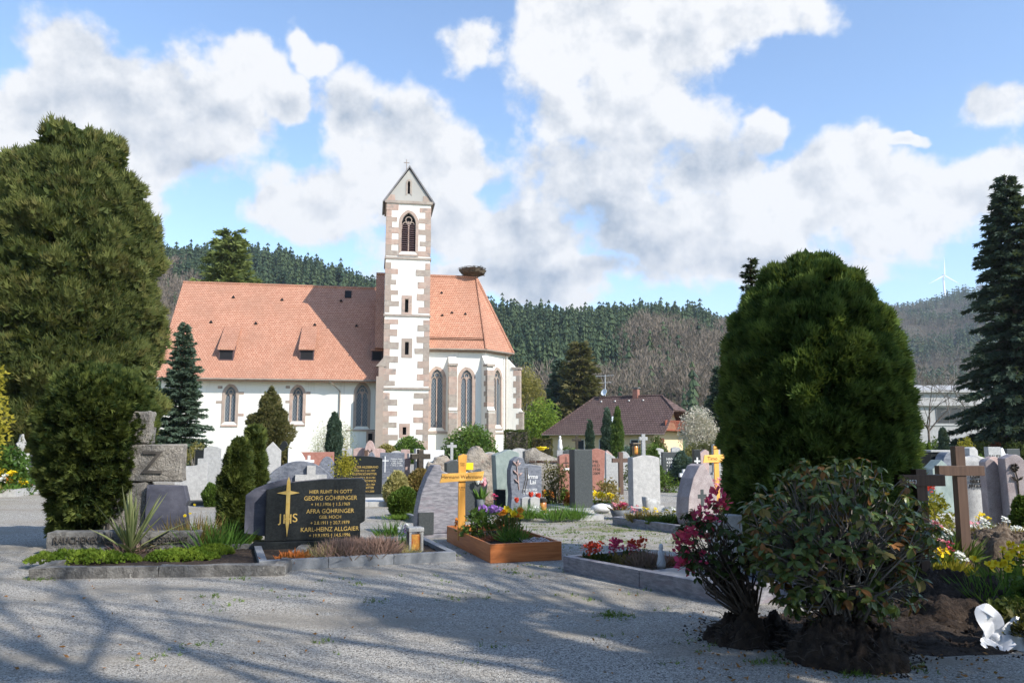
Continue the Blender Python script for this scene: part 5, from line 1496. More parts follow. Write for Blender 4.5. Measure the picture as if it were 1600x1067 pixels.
def fern_left():
    # far left pillar stone with its flower grave
    t, w, h, f = stone('grey pillar stone with dark inscription plate at the far left', 26, 41, 708, 26, 'rect', 'grey_granite', .5, R(42), ph=.1)
    MB().prism([(-.12, 0), (.12, 0), (.10, .22), (.16, .3), (.06, .5), (.05, .62), (-.05, .62), (-.10, .35), (-.16, .3), (-.10, .2)], -.08, .08).build('figure', 'grey_granite', t, (0, 0, h), bevel=.02)
    MB().box(w / 2 + .01, w / 2 + .62, -.08, .06, .1, h - .05).build('plate', 'dark_granite', t, bevel=.01)
    text_part('ANNA\n* 1921\n† 1998\nJOSEF\n* 1919\n† 2003', .10, 'white_letter', t, (w / 2 + .32, -.09, h - .25))
    q = gp(0, 770)
    frame('pale kerb of the flower grave at the left edge', Vector((at(-30, 690, 24.0).x, 23.6, 0)), R(8), 1.3, 2.0, 'light_granite', .1, .22, fill='soil', fz=.14)
    for x, Y, w, h, m_, pt, lb, sd in ((13, 24.0, .5, .65, 'bulb', 'yellow', 'yellow daffodils in front of the far left pillar stone', 1), (34, 24.5, .35, .35, 'bulb', 'yellow', 'bright yellow flower bunch at the foot of the far left pillar', 2), (3, 23.9, .5, .5, 'mixedleaf', ['orange', 'white'], 'orange and white flowers at the left edge', 3), (46, 25.4, .5, .25, 'rhodo_dark', 'magenta', 'dark pink flower row right of the far left pillar', 4)):
        q = at(x, 690, Y)
        flowers('flower_clump', lb, (q.x, Y, .1 if Y < 24.6 else 0), w, h, m_, pt, 6, .16, sd, 'ball', 60, leafw=.04)
    # stones between the slate slab and the twin yews
    t, w, h, f = stone('pale grey stone with hollow top on a dark base', 279, 325, 722, 20.8, 'concave', 'light_granite', .16, R(12), 'dark_granite', ph=.12)
    MB().box(-w / 2 - .1, w / 2 + .5, -.3, .2, -.02, .1).build('base_slab', 'dark_granite', t, bevel=.008)
    stone('plain grey slab with stepped head behind the hollow topped stone', 313, 357, 716, 23.5, 'rect', 'grey_granite', .16, R(12), 'grey_granite')
    stone('narrow grey stone rising above the plain slab left of the yews', 321, 345, 697, 26.5, 'soft', 'grey_granite', .2, R(12))
    t, w, h, f = stone('small black stone with white cross beside the spruce', 307, 321, 703, 32, 'rect', 'black_granite', .15, R(10))
    cross_part(t, 'cross', 'white_letter', 0, f, h * .35, .32, .17, .04, .012)
    stone('pale end stone just right of the rough stone cross arm', 283, 288, 700, 18.5, 'soft', 'light_granite', .3, R(10))
    ballbush('clipped green box ball on the dark base slab', 333, 783, 23, 754, 'box', 201, leaf=.04, Y=20.2)
    # behind the twin yews
    t, w, h, f = stone('tall pale weathered slab right of the twin yews', 414, 439, 690, 24.5, 'peak', 'light_granite', .2, R(14))
    t, w, h, f = stone('small black rounded stone with white cross by the nave wall', 437, 452, 689, 36, 'arch', 'black_granite', .15, R(10))
    cross_part(t, 'cross', 'white_letter', 0, f, h * .42, .42, .24, .05, .012)
    ballbush('brown green bush right of the tall pale slab', 452, 730, 30, 700, 'olive', 202, Y=29, leaf=.10, name='olive_shrub')
    stone('slanting white marble slab behind the wide blue arch stone', 452, 476, 699, 27.5, 'slant', 'white_stone', .16, R(20))
    t, w, h, f = stone('brown red stone with small white cross behind the arch stone', 469, 521, 706, 28.5, 'rect', 'red_granite', .2, R(14))
    cross_part(t, 'cross', 'white_letter', -.25, f, h - .62, .5, .36, .09, .02, .6)
    stone('blue grey stone with swooping top behind the arch stone', 497, 527, 713, 25, 'halfmoon', 'blue_granite', .18, R(16))
    t, w, h, f = stone('wide blue grey arch stone behind the black family stone', 412, 528, 720, 16.4, 'halfmoon', 'blue_granite', .22, R(16))
    cross_part(t, 'cross', 'light_granite', .22, f, h - .64, .55, .62, .17, .10, .52)
fern_left()

# ------------------------------------------------------------------ the black family stone
def black_grave():
    yaw = R(20)
    fl = gp(404, 893)
    fr = frame('blue grey kerb around the black family stone grave', fl, yaw, 2.55, 2.0, 'dark_granite', .10, .13, (3, 2), 'soil', fz=.07)
    for k_ in fr.children:
        if k_.name.startswith('kerb'): k_.data.materials[0] = MAT['blue_kerb']
    Y = 12.0
    c = at(497, 690, Y)
    t = thing('gravestone', 'polished black family stone with gold cross and gold lettering', 'gravestone', (c.x, Y, 0), R(14))
    w = 1.42; h = at(800, 747, Y).z - .18
    MB().prism([(-w / 2, 0), (w / 2 - .06, 0), (w / 2 - .07, .22), (w / 2, .26), (w / 2, h - .06), (w / 2 - .04, h), (.1, h - .01), (-.35, h - .05), (-.42, h - .08), (-w / 2, h - .15)], -.11, .11).build('slab', 'black_granite', t, (0, 0, .18), bevel=.012)
    MB().prism([(-w / 2 - .30, .10), (-w / 2 + .3, .0), (-w / 2 + .35, h + .02), (-w / 2 + .05, h - .06), (-w / 2 - .18, h - .15), (-w / 2 - .30, h - .24)], .115, .24).build('side_slab', 'slate', t, (0, 0, .18), bevel=.01)
    MB().box(-w / 2 - .15, w / 2 + .02, -.16, .16, 0, .177).build('plinth', 'black_granite', t, bevel=.008)
    cy = -.112
    pts = [(0, 0), (.028, .22), (.028, .60), (.16, .625), (.03, .655), (.022, .80), (0, .86), (-.022, .80), (-.03, .655), (-.16, .625), (-.028, .60), (-.028, .22)]
    MB().prism([(x - .40, z + .24) for x, z in pts], cy - .012, cy + .01).build('cross', 'gold', t)
    text_part('J', .17, 'gold', t, (-.50, cy - .002, .45), extrude=.004); text_part('H', .19, 'gold', t, (-.40, cy - .004, .43), extrude=.004); text_part('S', .17, 'gold', t, (-.295, cy - .002, .45), extrude=.004)
    z = .18 + h - .215
    for s_, sz, dz in (('HIER RUHT IN GOTT', .072, .098), ('GEORG GÖHRINGER', .088, .082), ('+ 14.1.1906 † 1.5.1969', .066, .106), ('AFRA GÖHRINGER', .088, .078), ('GEB. HOCH', .066, .082), ('+ 2.8.1911 † 20.7.1979', .066, .100), ('KARL-HEINZ ALLGAIER', .088, .080), ('+ 19.9.1975 † 14.5.1996', .066, .09)):
        text_part(s_, sz, 'gold', t, (.205, cy - .002, z), extrude=.003, sx=.92)
        z -= dz
    # planting
    def q(x, y): return loc_in(fr, x, y, .06)
    tuft('copper_plant', 'bright copper orange leaf cushion at the left of the black stone bed', q(.45, .32), .40, .20, 'copper', 260, 1, k=2, lean=1.1, width=.04)
    tuft('straw_grass', 'pale straw coloured grass tuft beside the copper cushion', q(.80, .28), .34, .25, 'straw', 160, 2, lean=.8, width=.007)
    for i, (x, y, w_, h_) in enumerate(((1.05, .36, .50, .36), (1.55, .40, .52, .38), (1.27, .58, .44, .34))):
        lb = ('pale pink heather left of the middle in the black stone bed', 'pale pink heather right of the middle in the black stone bed', 'pale pink heather close to the black stone')[i]
        tuft('heather', lb, q(x, y), w_, h_, 'heather', 620, 3 + i, k=2, lean=.45, width=.018, group='heather in the black stone bed')
    tuft('red_plant', 'dark red leaved plant beside the grave lantern', q(1.80, .55), .32, .18, 'redbush', 160, 7, k=2, lean=1.0, width=.03)
    tuft('straw_grass', 'straw coloured grass tuft before the grave lantern', q(1.98, .30), .26, .2, 'straw', 120, 8, lean=.9, width=.007)
    l = q(2.10, .52)
    lt = thing('grave_lantern', 'square dark grave lantern with amber glass at the right of the black stone bed', 'lantern', l, yaw)
    MB().box(-.10, .10, -.09, .09, 0, .04).build('base', 'dark_granite', lt)
    for a in (-1, 1):
        for b in (-1, 1): MB().box(a * .085 - .015, a * .085 + .015, b * .075 - .015, b * .075 + .015, .04, .30).build('post', 'grey_granite', lt)
    MB().box(-.07, .07, -.06, .06, .045, .27).build('glass', 'lamp_glass', lt, bevel=.02)
    MB().box(-.11, .11, -.10, .10, .30, .36).build('roof', 'grey_granite', lt, bevel=.015)
    # daffodil and snowdrop pots to the right
    p = at(612, 690, 12.9)
    tuft('bulb_leaves', 'green bulb leaves in a bowl behind the grave lantern', (p.x, 12.9, .1), .40, .32, 'bulb', 130, 14, width=.016, lean=.9)
    p = at(634, 690, 12.3)
    flowers('pansy', 'white and purple pansies right of the grave lantern', (p.x, 12.3, .05), .16, .30, 'bulb', ['white', 'purple'], 7, .09, 15, 'ball', 30)
MAT['blue_kerb'] = M('blue_grey_kerb', (.17, .18, .195), (.235, .245, .26), 14, .55, speck=.3)
black_grave()

# ------------------------------------------------------------------ the golden wooden cross
def wooden_grave():
    yaw = R(18)
    a = gp(766, 880)
    t = thing('wooden_grave_box', 'orange brown wooden grave surround in front of the golden cross', 'grave border', (a.x, a.y, 0), yaw)
    w, l, h = 1.02, 2.5, .25
    MB().box(0, w, 0, .035, 0, h).build('board', 'bed_wood', t, bevel=.004)
    MB().box(0, w, l - .035, l, 0, h).build('board', 'bed_wood', t, bevel=.004)
    for x in (0, w - .035):
        o = MB().box(0, l - .075, 0, .035, 0, h - .004).build('board', 'bed_wood', t, (x + .035, .037, 0), R(90), bevel=.004)
    nx, ny = 16, 34
    vs = [(.04 + (w - .08) * i / nx, .04 + (l - .08) * j / ny, .15 + .07 * math.sin(math.pi * i / nx) * math.sin(math.pi * min(j / ny * 1.3, 1)) + .02 * noise.noise(Vector((i * .8, j * .8, 1)))) for j in range(ny + 1) for i in range(nx + 1)]
    MB().add(vs, [(j * (nx + 1) + i, j * (nx + 1) + i + 1, (j + 1) * (nx + 1) + i + 1, (j + 1) * (nx + 1) + i) for j in range(ny) for i in range(nx)]).build('bed', 'soil', t, smooth=True)
    p = MB(); rd = random.Random(1)
    for i in range(520):
        x, y = rd.uniform(.45, .97), rd.uniform(.06, .75)
        if x < .5 + y * .2: continue
        s = rd.uniform(.010, .020); z = .20 + rd.random() * .035
        p.add([(x + dx * s, y + dy * s, z + dz * s * .7) for dx, dy, dz in ((1, 0, 0), (-1, 0, 0), (0, 1, 0), (0, -1, 0), (0, 0, 1), (0, 0, -1))], [(0, 2, 4), (2, 1, 4), (1, 3, 4), (3, 0, 4), (2, 0, 5), (1, 2, 5), (3, 1, 5), (0, 3, 5)])
    o = p.build('pebbles', 'pebble', t); o['kind'] = 'stuff'
    # cross
    Y = 12.55
    c = at(722, 690, Y)
    k = Y / F
    x = thing('wooden_cross', 'golden wooden grave cross with flared arms and a name', 'cross', (c.x, Y, 0), R(12))
    zt = at(800, 709, Y).z; za = at(800, 745, Y).z
    MB().prism([(-.058, .1), (.058, .1), (.052, za - .2), (.060, za + .05), (.078, zt - .02), (.02, zt), (-.06, zt - .035), (-.052, za)], -.022, .022).build('upright', 'gold_wood', x, bevel=.004)
    MB().prism([(-.35, za - .085), (-.315, za + .055), (-.1, za + .06), (.1, za + .068), (.345, za + .088), (.315, za - .052), (.1, za - .06), (-.1, za - .068)], -.052, -.024).build('arm', 'gold_wood_x', x, bevel=.004)
    text_part('Hermann Wehrmann', .078, 'brown_letter', x, (-.005, -.054, za - .022), extrude=.001, sx=.95)
    text_part('Chor\n1937', .034, 'brown_letter', x, (.005, -.0235, za + .20), extrude=.001)
    text_part('† 2018\n1.12.', .034, 'brown_letter', x, (.0, -.0235, za - .17), extrude=.001)
    def q(a_, b_): return loc_in(t, a_, b_, .2)
    bush('bed_shrub', 'leafy green plant at the foot of the golden cross, left side', 'plant', q(.25, 1.30), (.55, .5, .42), 'laurel', 420, .08, 301, width=.45, clumps=16, stems=4)
    bush('bed_shrub', 'yellow green plant at the foot of the golden cross, right side', 'plant', q(.62, 1.25), (.5, .5, .34), 'mixedleaf', 420, .07, 302, width=.45, clumps=16, stems=4)
    flowers('daffodil', 'yellow daffodils in the wooden grave box', q(.52, .62), .36, .42, 'bulb', ['yellow', 'yellow', 'orange'], 12, .11, 303, 'open', 80, leafw=.018, stalks=True)
    tuft('heather', 'low dark red heather in the middle of the wooden box', q(.42, .85), .5, .13, 'redbush', 240, 304, k=2, lean=1., width=.02)
    flowers('orange_bloom', 'small orange bloom in the left back corner of the wooden box', q(.10, 1.9), .16, .18, 'bulb', 'orange', 3, .10, 305, 'ball', 20)
wooden_grave()
# ------------------------------------------------------------------ the middle field of graves
def middle():
    g1 = 'gravestones in the middle field'
    t, w, h, f = stone('black stone with gold lettering behind the wide blue arch stone', 525, 597, 712, 22, 'soft', 'black_granite', .2, R(8), 'dark_granite', ph=.2)
    for i, s_ in enumerate(('WALTER HILDEBRAND', '* 18.8.1914 † 10.1.1997', 'GUSTIN SCHNITTER', '* 11.4.1907 † 30.10.1981', 'OSWALD SCHNICK', '* 22.1.1902 † 28.1.1984', 'IDA SCHNITTER', '* 3.9.1909 † 4.11.2000')):
        text_part(s_, .085 if i % 2 == 0 else .07, 'gold', t, (.17, f - .004, h - .33 - i * .092), extrude=.004, sx=.85)
    q = loc_in(t, -.95, -.55)
    frame('pale kerb before the black gold lettered stone', q - Vector((0, 1.5, 0)), R(14), 2.3, 1.7, 'light_granite', .1, .12, (3, 1), 'white_stone', fz=.10)
    p = at(540, 690, 19.6)
    tp = thing('standard_shrub', 'small yellow green standard shrub before the black gold lettered stone', 'shrub', (p.x, 19.6, 0))
    MB().tube([(0, 0, 0), (.01, 0, .8)], [.018, .014], 6).build('stem', 'bark', tp)
    rng = np.random.default_rng(4); P = rng.normal(size=(900, 3)) * [.12, .12, .13] + [0, 0, 1.0]; P[:60, :] = rng.normal(size=(60, 3)) * [.02, .02, .13] + [0, 0, 1.25]
    V, T = sprays(P, P - [0, 0, .8] + rng.normal(size=P.shape) * .2, .06, .025, .5 + rng.normal(size=900) * .3, rng, 2)
    crown_obj(V, T, 'golden', tp)
    t, w, h, f = stone('blue grey panel stone with thin white cross and cut text', 595, 632, 707, 23, 'rect', 'blue_granite', .15, R(8), 'light_granite', ph=.35)
    cross_part(t, 'cross', 'white_letter', -.20, f, .75, .45, .2, .025, .008, .72)
    text_part('MARIA FINK\n* 1920 † 1999\nKARL FINK\n* 1915 † 1980', .06, 'white_letter', t, (.12, f - .004, h - .2), extrude=.003)
    stone('pink stone edge right of the blue grey panel stone', 626, 642, 702, 23.6, 'torn', 'pink_granite', .2, R(8))
    for x0, x1, yt, lb in ((553, 575, 699, 'left wing of the pink triptych stone before the church'), (581, 602, 700, 'right wing of the pink triptych stone before the church'), (570, 587, 688, 'arched middle of the pink triptych stone before the church')):
        t, w, h, f = stone(lb, x0, x1, yt, 31.2 if yt < 695 else 31.5, 'arch' if yt < 695 else 'soft', 'pink_granite', .2, R(6), group='pink triptych')
        if yt < 695:
            text_part('M', .3, 'dark_letter', t, (0, f - .004, h - .55), extrude=.003)
    t, w, h, f = stone('dark brown post with blue plate before the pink triptych', 570, 575, 703, 26, 'rect', 'brown_wood', .12, R(8), None, ph=0.)
    t, w, h, f = stone('small rounded blue stone behind the black gold lettered stone', 574, 588, 706, 26.5, 'arch', 'blue_granite', .15, R(8))
    # brown cross with pale edge
    def post_cross(label, x, yt, Y, wpx, arm_y, mat, th, yaw, name='grave_cross', base=None, edge=None):
        c = at(x, 690, Y); h = at(800, yt, Y).z; w = wpx * Y / F; za = at(800, arm_y, Y).z
        t = thing(name, label, 'cross', (c.x, Y, 0), yaw)
        MB().box(-th / 2, th / 2, -th / 2, th / 2, -.02, h).build('upright', mat, t, bevel=.006)
        for s_ in (-1, 1): MB().box(min(s_ * th / 2, s_ * w / 2) + (.001 if s_ > 0 else 0), max(s_ * th / 2, s_ * w / 2) - (.001 if s_ < 0 else 0), -th / 2 + .003, th / 2 - .003, za - th / 2, za + th / 2).build('arm', mat, t, bevel=.006)
        if base: MB().box(-w * .35, w * .35, -.15, .15, -.02, .22).build('plinth', base, t, bevel=.01)
        return t
    post_cross('brown metal cross with white edge left of the reddish boulder', 657, 702, 23, 31, 713, 'bronze', .15, R(30))
    post_cross('white stone cross edge beside the brown metal cross', 652, 701, 23.4, 30, 712, 'light_granite', .14, R(30))
    post_cross('dark brown wooden cross between red stone and pale lantern slab', 969, 706, 25, 27, 719, 'brown_wood', .13, R(12))
    post_cross('small white cross behind the almond shaped stone', 1068, 733, 24, 16, 742, 'white_stone', .11, R(10), base='white_stone')
    post_cross('small grey stone cross in front of the big laurel', 706, 691, 38, 15, 697, 'grey_granite', .13, R(10))
    post_cross('thin black cross before the wall of the house', 901, 681, 38, 14, 687, 'bronze', .12, R(6), base='grey_granite')
    post_cross('grey stone cross below the house porch', 1005, 678, 40, 13, 685, 'grey_granite', .17, R(6), base='grey_granite')
    stone('long low white plaque stone below the tower laurel', 662, 694, 703, 27, 'rect', 'white_stone', .2, R(6), cat='gravestone')
    stone('rough brown boulder stone left behind the golden cross', 668, 722, 711, 21.5, 'bump', 'boulder_stone', .4, R(10), None, rough=.07, ph=0.)
    stone('large reddish rough boulder stone right behind the golden cross', 719, 777, 697, 20.6, 'bump', 'boulder_stone', .45, R(12), None, rough=.08, ph=0.)
    t, w, h, f = stone('black swooped stone with yellow note behind the golden cross', 697, 750, 715, 16.6, 'wavedown', 'dark_granite', .2, R(20), 'dark_granite')
    MB().box(.02, .19, f - .012, f - .004, h - .24, h - .10).build('note', 'yellow_plastic', t)
    text_part('Martha', .075, 'white_letter', t, (.12, f - .004, h - .33), extrude=.003)
    t, w, h, f = stone('grey striped fin shaped stone beside the golden cross', 652, 722, 726, 14.0, 'fin', 'striped_granite', .30, R(20), 'striped_granite', ph=.06)
    MB().box(-w * .48, -w * .18, f - .09, f - .004, .06, .42).build('lamp_niche', 'dark_granite', t)
    frame('dark kerb with green planting behind the fin shaped stone', gp(646, 817), R(22), 1.3, 2.0, 'blue_kerb', .1, .14, (2, 2), 'soil')
    ballbush('clumpy green box bush on the kerb left of the fin stone', 632, 806, 42, 762, 'box', 211, Y=17.0, n=5200, leaf=.055)
    p = at(628, 690, 16.6)
    tuft('grass_cushion', 'fresh green grass cushion below the clumpy box bush', (p.x, 16.6, .06), .75, .10, 'grass', 420, 5, lean=.8, width=.012)
    ballbush('straw yellow rounded bush before the blue grey panel stone', 622, 775, 42, 739, 'straw', 212, Y=20.4, n=3600, leaf=.07, name='straw_shrub')
    ballbush('pinkish brown hydrangea bush beside the straw yellow bush', 658, 772, 40, 735, 'mixedleaf', 213, Y=20.8, n=2600, leaf=.10, name='hydrangea')
    # tulip grave, green stone, lily stone
    t, w, h, f = stone('tall pale green serpentine stone with wavy flanks', 771, 808, 702, 19.6, 'flare', 'green_stone', .32, R(20), 'dark_granite', ph=.08)
    MB().box(-.34, -.08, f - .10, f - .004, .08, .48).build('lamp_niche', 'black_granite', t, bevel=.006)
    t, w, h, f = stone('blue grey stone with carved lily and white script', 795, 843, 713, 18.6, 'lily', 'blue_granite', .24, R(22), 'dark_granite', ph=.06)
    lil = MB(); lx = -w * .27
    lil.tube([(lx + .03, f - .01, h - .75), (lx, f - .015, h - .48), (lx - .03, f - .015, h - .2)], [.012, .014, .01], 5)
    for a, b, c_, d_ in ((-.03, -.2, -.13, -.10), (-.03, -.2, .02, -.06), (-.03, -.22, .07, -.14), (-.01, -.40, -.12, -.30), (0, -.45, .11, -.36), (.02, -.6, -.09, -.5)):
        lil.tube([(lx + a, f - .012, h + b), (lx + (a + c_) / 2 - .01, f - .03, h + (b + d_) / 2 + .01), (lx + c_, f - .012, h + d_)], [.008, .026, .004], 5)
    lil.build('lily_relief', 'pink_granite', t)
    for dx, x2 in ((.0, .03), (.05, .08)):
        MB().tube([(-.10 + dx, f - .004, .45), (-.02 + dx, f - .004, .75), (-.03 + dx, f - .004, h - .25)], .010, 4).build('cut_line', 'groove', t)
    text_part('Irma\nLai', .14, 'white_letter', t, (.16, f - .004, h - .50), extrude=.004, space=1.1)
    text_part('* 21.5.1951\n† 10.7.2008', .075, 'white_letter', t, (.10, f - .004, h - .78), extrude=.004)
    frame('grey kerb around the tulip grave', gp(752, 815), R(22), 1.15, 2.0, 'grey_granite', .09, .12, (1, 1), 'soil')
    p = at(751, 690, 16.6)
    v = thing('tulip_vase', 'dark vase of pink and yellow tulips', 'flowers', (p.x, 16.6, .02))
    MB().lathe([(.05, 0), (.06, .1), (.09, .42), (.08, .42)], 14).build('vase', 'pot', v, smooth=True)
    rng = np.random.default_rng(3); n = 46
    P = rng.normal(size=(n, 3)) * [.03, .03, 0] + [0, 0, .36]
    V, T = sprays(P, np.concatenate([rng.normal(size=(n, 2)) * .5, np.ones((n, 1))], 1), .34, .035, .5 + rng.normal(size=n) * .3, rng, 1)
    link('leaves', mesh_np('leaves', V, 4, T), 'bulb', v)
    rd = random.Random(8)
    for i in range(11):
        a = rd.random() * 6.28; r = rd.uniform(.02, .24)
        o = link('tulip', flower_mesh('cup', 'pink' if i < 6 else rd.choice(['white', 'yellow'])), None, v, (r * math.cos(a), r * math.sin(a), .74 - r * .4 + rd.random() * .05)); o.scale = (.12, .12, .13)
        o.rotation_euler = (math.sin(a) * -r, math.cos(a) * r, 0)
    for x, Y, w_, h_, pt, lb, n_, sd, lf in ((770, 16.5, .62, .20, 'purple', 'purple pansies in the tulip grave', 16, 1, 'rhodo_dark'), (768, 17.3, .2, .5, 'magenta', 'single dark pink flower above the purple pansies', 2, 2, 'bulb'),
                                        (834, 17.2, .24, .42, 'red', 'two coral red tulips before the lily stone', 3, 3, 'bulb'), (811, 17.0, .22, .34, 'red', 'low coral red tulip left before the lily stone', 2, 4, 'bulb'),
                                        (836, 16.6, .22, .2, 'white', 'little white flowers among the green tufts', 7, 5, 'bulb')):
        p = at(x, 690, Y)
        flowers('pansy' if pt == 'purple' else 'tulip' if pt == 'red' else 'flower_clump', lb, (p.x, Y, .06), w_, h_, lf, pt, n_, .13 if pt != 'white' else .08, sd, 'cup' if pt == 'red' else 'ball', 50, leafw=.03, d=.3)
    for i, (x, Y, w_, lb) in enumerate(((826, 16.6, .40, 'lush green snowdrop tuft, left of the three before the lily stone'), (866, 16.3, .52, 'lush green snowdrop tuft, largest of the three before the lily stone'), (897, 16.5, .44, 'lush green snowdrop tuft, right of the three before the charcoal stele'))):
        p = at(x, 690, Y)
        tuft('bulb_leaves', lb, (p.x, Y, .03), w_, .36, 'bulb', 260, 20 + i, width=.013, lean=.7)
    frame('low kerb around the bulb grave before the lily stone', gp(872, 815), R(22), 1.05, 1.9, 'grey_granite', .09, .10, (1, 1), 'dry_soil')
    p = at(847, 690, 17.4)
    l = thing('grave_lantern', 'small round grave lantern among the green tufts', 'lantern', (p.x, 17.4, .05))
    MB().lathe([(.07, 0), (.09, .06), (.09, .26), (.07, .28)], 12).build('glass', 'lamp_glass', l, smooth=True)
    MB().lathe([(.10, .28), (.10, .33), (.05, .36)], 12).build('lid', 'bronze', l)
    for i, (x, lb) in enumerate(((822, 'pale grey book shaped stone, left of the pair before the lily stone'), (835, 'pale grey book shaped stone, right of the pair before the lily stone'))):
        stone(lb, x - 8, x + 7, 776, 17.0, 'soft', 'light_granite', .10, R(20), None, ph=0., name='memorial_tablet', cat='tablet', group='small memorial tablets')
    # behind: carved wide stone, red stones, stele, lantern slab
    t, w, h, f = stone('wide grey stone with hammered surface and cut name', 818, 884, 701, 24, 'wave', 'rough_stone', .35, R(10), None, rough=.045, ph=0.)
    text_part('ROSA  BERTHOLD  ARMBRUSTER', .085, 'brown_letter', t, (.0, f - .03, h - .40), extrude=.01, sx=.8)
    t, w, h, f = stone('small red stone with white bar left of the charcoal stele', 872, 895, 709, 22.5, 'soft', 'red_granite', .2, R(14))
    cross_part(t, 'cross', 'dark_letter', -.02, f, h - .42, .34, .16, .02, .006, .5)
    MB().box(-.10, .16, f - .01, f - .003, h - .44, h - .39).build('bar', 'white_letter', t)
    t, w, h, f = stone('tall charcoal stele with black flank', 893, 921, 702, 19.4, 'rect', 'dark_granite', .34, R(18), 'dark_granite', ph=.04, bevel=.006)
    t, w, h, f = stone('red brown stone with dark lettering right of the charcoal stele', 912, 944, 700, 25, 'flare', 'red_granite', .2, R(8))
    text_part('EMIL\nWILD\n* 1938\n† 2009', .12, 'dark_letter', t, (.0, f - .004, h - .45), extrude=.003)
    t, w, h, f = stone('pale grey rippled slab with a bronze lantern on top', 983, 1027, 711, 19.4, 'soft', 'light_granite', .26, R(20), 'light_granite', ph=.10)
    p = loc_in(t, -.22, 0, h - .01)
    l = thing('bronze_lantern', 'bronze lantern standing on the pale rippled slab', 'lantern', p, R(20))
    MB().box(-.10, .10, -.09, .09, 0, .03).build('base', 'bronze', l); MB().lathe([(.06, .03), (.07, .06), (.07, .22), (.05, .24)], 12).build('glass', 'lamp_glass', l, smooth=True)
    for a in (-1, 1):
        for b in (-1, 1): MB().box(a * .08 - .012, a * .08 + .012, b * .07 - .012, b * .07 + .012, .03, .26).build('post', 'bronze', l)
    MB().box(-.11, .11, -.10, .10, .26, .30).build('lid', 'bronze', l, bevel=.01)
    stone('small rough wedge stone at the foot of the pale rippled slab', 1004, 1027, 776, 18.4, 'slant', 'grey_granite', .2, R(20), None, ph=0., rough=.03, name='memorial_tablet', cat='tablet')
    p = at(938, 690, 18.4)
    o = MB().lathe([(.05, .02), (.20, .06), (.24, .14), (.20, .22), (.06, .26)], 16).build('round_stone', 'white_stone', None, (p.x, 18.4, 0), smooth=True); o.scale = (1, .7, .8); roughen(o, .03, 4); tag(o, 'round white pebble boulder before the charcoal stele', 'stone')
    p = at(967, 690, 17.0)
    b = thing('flower_bowl', 'round grey bowl planted with pink flowers', 'flower bowl', (p.x, 17.0, 0))
    MB().lathe([(.14, 0), (.22, .2), (.21, .2), (.19, .17)], 18).build('bowl', 'pot', b, smooth=True)
    for i in range(9):
        o = link('flower', flower_mesh('ball', 'magenta' if i % 2 else 'pink'), None, b, (rd.uniform(-.16, .16), rd.uniform(-.12, .12), .26 + rd.random() * .06)); o.scale = (.15, .15, .13)
    tuft('leaves', '', (0, 0, .17), .35, .2, 'mixedleaf', 60, 6, parent=b, width=.03, lean=.9)
    frame('pale kerb around the grave of the pale rippled slab', gp(905, 803), R(20), 1.6, 2.0, 'light_granite', .09, .08, (1, 1), 'light_granite', fz=.05)
    # planting between
    for x, Y, w_, h_, m_, lb, sd in ((868, 20.2, .75, 1.25, 'olive', 'airy brown green shrub left of the charcoal stele', 1), (948, 21.5, .95, .65, 'mixedleaf', 'brown green rose bush right of the red brown stone', 2), (880, 21, .5, .4, 'box', 'low green plant behind the airy shrub', 3), (1088, 27, 1.0, .7, 'mixedleaf', 'brown leafy plants left of the white cross', 4), (1040, 26, .8, .75, 'box', 'green yellow shrub right of the lantern slab', 5), (988, 27, .7, .9, 'yew', 'dark green shrub behind the dark brown wooden cross', 6), (893, 20.0, .45, .42, 'copper', 'copper brown plant left before the charcoal stele', 7)):
        p = at(x, 690, Y)
        bush('grave_shrub', lb, 'shrub', (p.x, Y, 0), (w_, w_ * .8, h_), m_, 900, .07, 400 + sd, clumps=26, stems=8)
    for x, Y, w_, h_, pt, lb, sd in ((929, 20.6, .4, .3, 'yellow', 'bright yellow primroses right of the charcoal stele', 1), (946, 20.4, .35, .28, 'yellow', 'second patch of yellow primroses by the rose bush', 2), (853, 20.6, .45, .3, ['yellow', 'orange'], 'yellow and orange primroses before the wide hammered stone', 3)):
        p = at(x, 690, Y)
        flowers('primrose', lb, (p.x, Y, 0), w_, h_, 'box', pt, 8, .14, sd + 30, 'ball', 40, leafw=.05)
    # the almond shaped stone and its grave
    t, w, h, f = stone('almond shaped grey stone with sunk cross', 1060, 1112, 724, 14.6, 'almond', 'mauve_granite', .34, R(28), 'striped_granite', ph=.05)
    cross_part(t, 'cross', 'dark_granite', -.02, f + .01, h * .38, .30, .2, .07, .014, .6)
    frame('striped granite kerb of the almond stone grave', gp(1066, 835), R(30), .95, 2.0, 'striped_granite', .1, .15, (1, 2), 'dry_soil', fz=.11)
    for x, Y, w_, h_, m_, pt, lb, sd in ((1002, 15.6, .55, .25, 'mixedleaf', ['pink', 'yellow'], 'mixed pale flowers in the almond stone grave, left', 1), (1028, 15.2, .5, .22, 'box', ['yellow'], 'yellow green cushion in the almond stone grave', 2), (1050, 15.2, .4, .26, 'rhodo', ['white'], 'grey green plant in the almond stone grave, right', 3)):
        p = at(x, 690, Y)
        flowers('flower_clump', lb, (p.x, Y, .1), w_, h_, m_, pt, 5, .08, 50 + sd, 'ball', 110, leafw=.035, k=3)
    # golden cross at the arborvitae's left flank
    p = at(1118, 690, 19)
    x = thing('wooden_cross', 'golden wooden cross partly hidden by the arborvitae', 'cross', (p.x, 19, 0), R(14))
    za = at(800, 716, 19).z
    MB().box(-.06, .06, -.02, .02, .1, za + .3).build('upright', 'gold_wood', x, bevel=.004)
    MB().prism([(-.36, za - .10), (-.32, za + .08), (.32, za + .10), (.36, za - .08)], -.05, -.022).build('arm', 'gold_wood_x', x, bevel=.004)
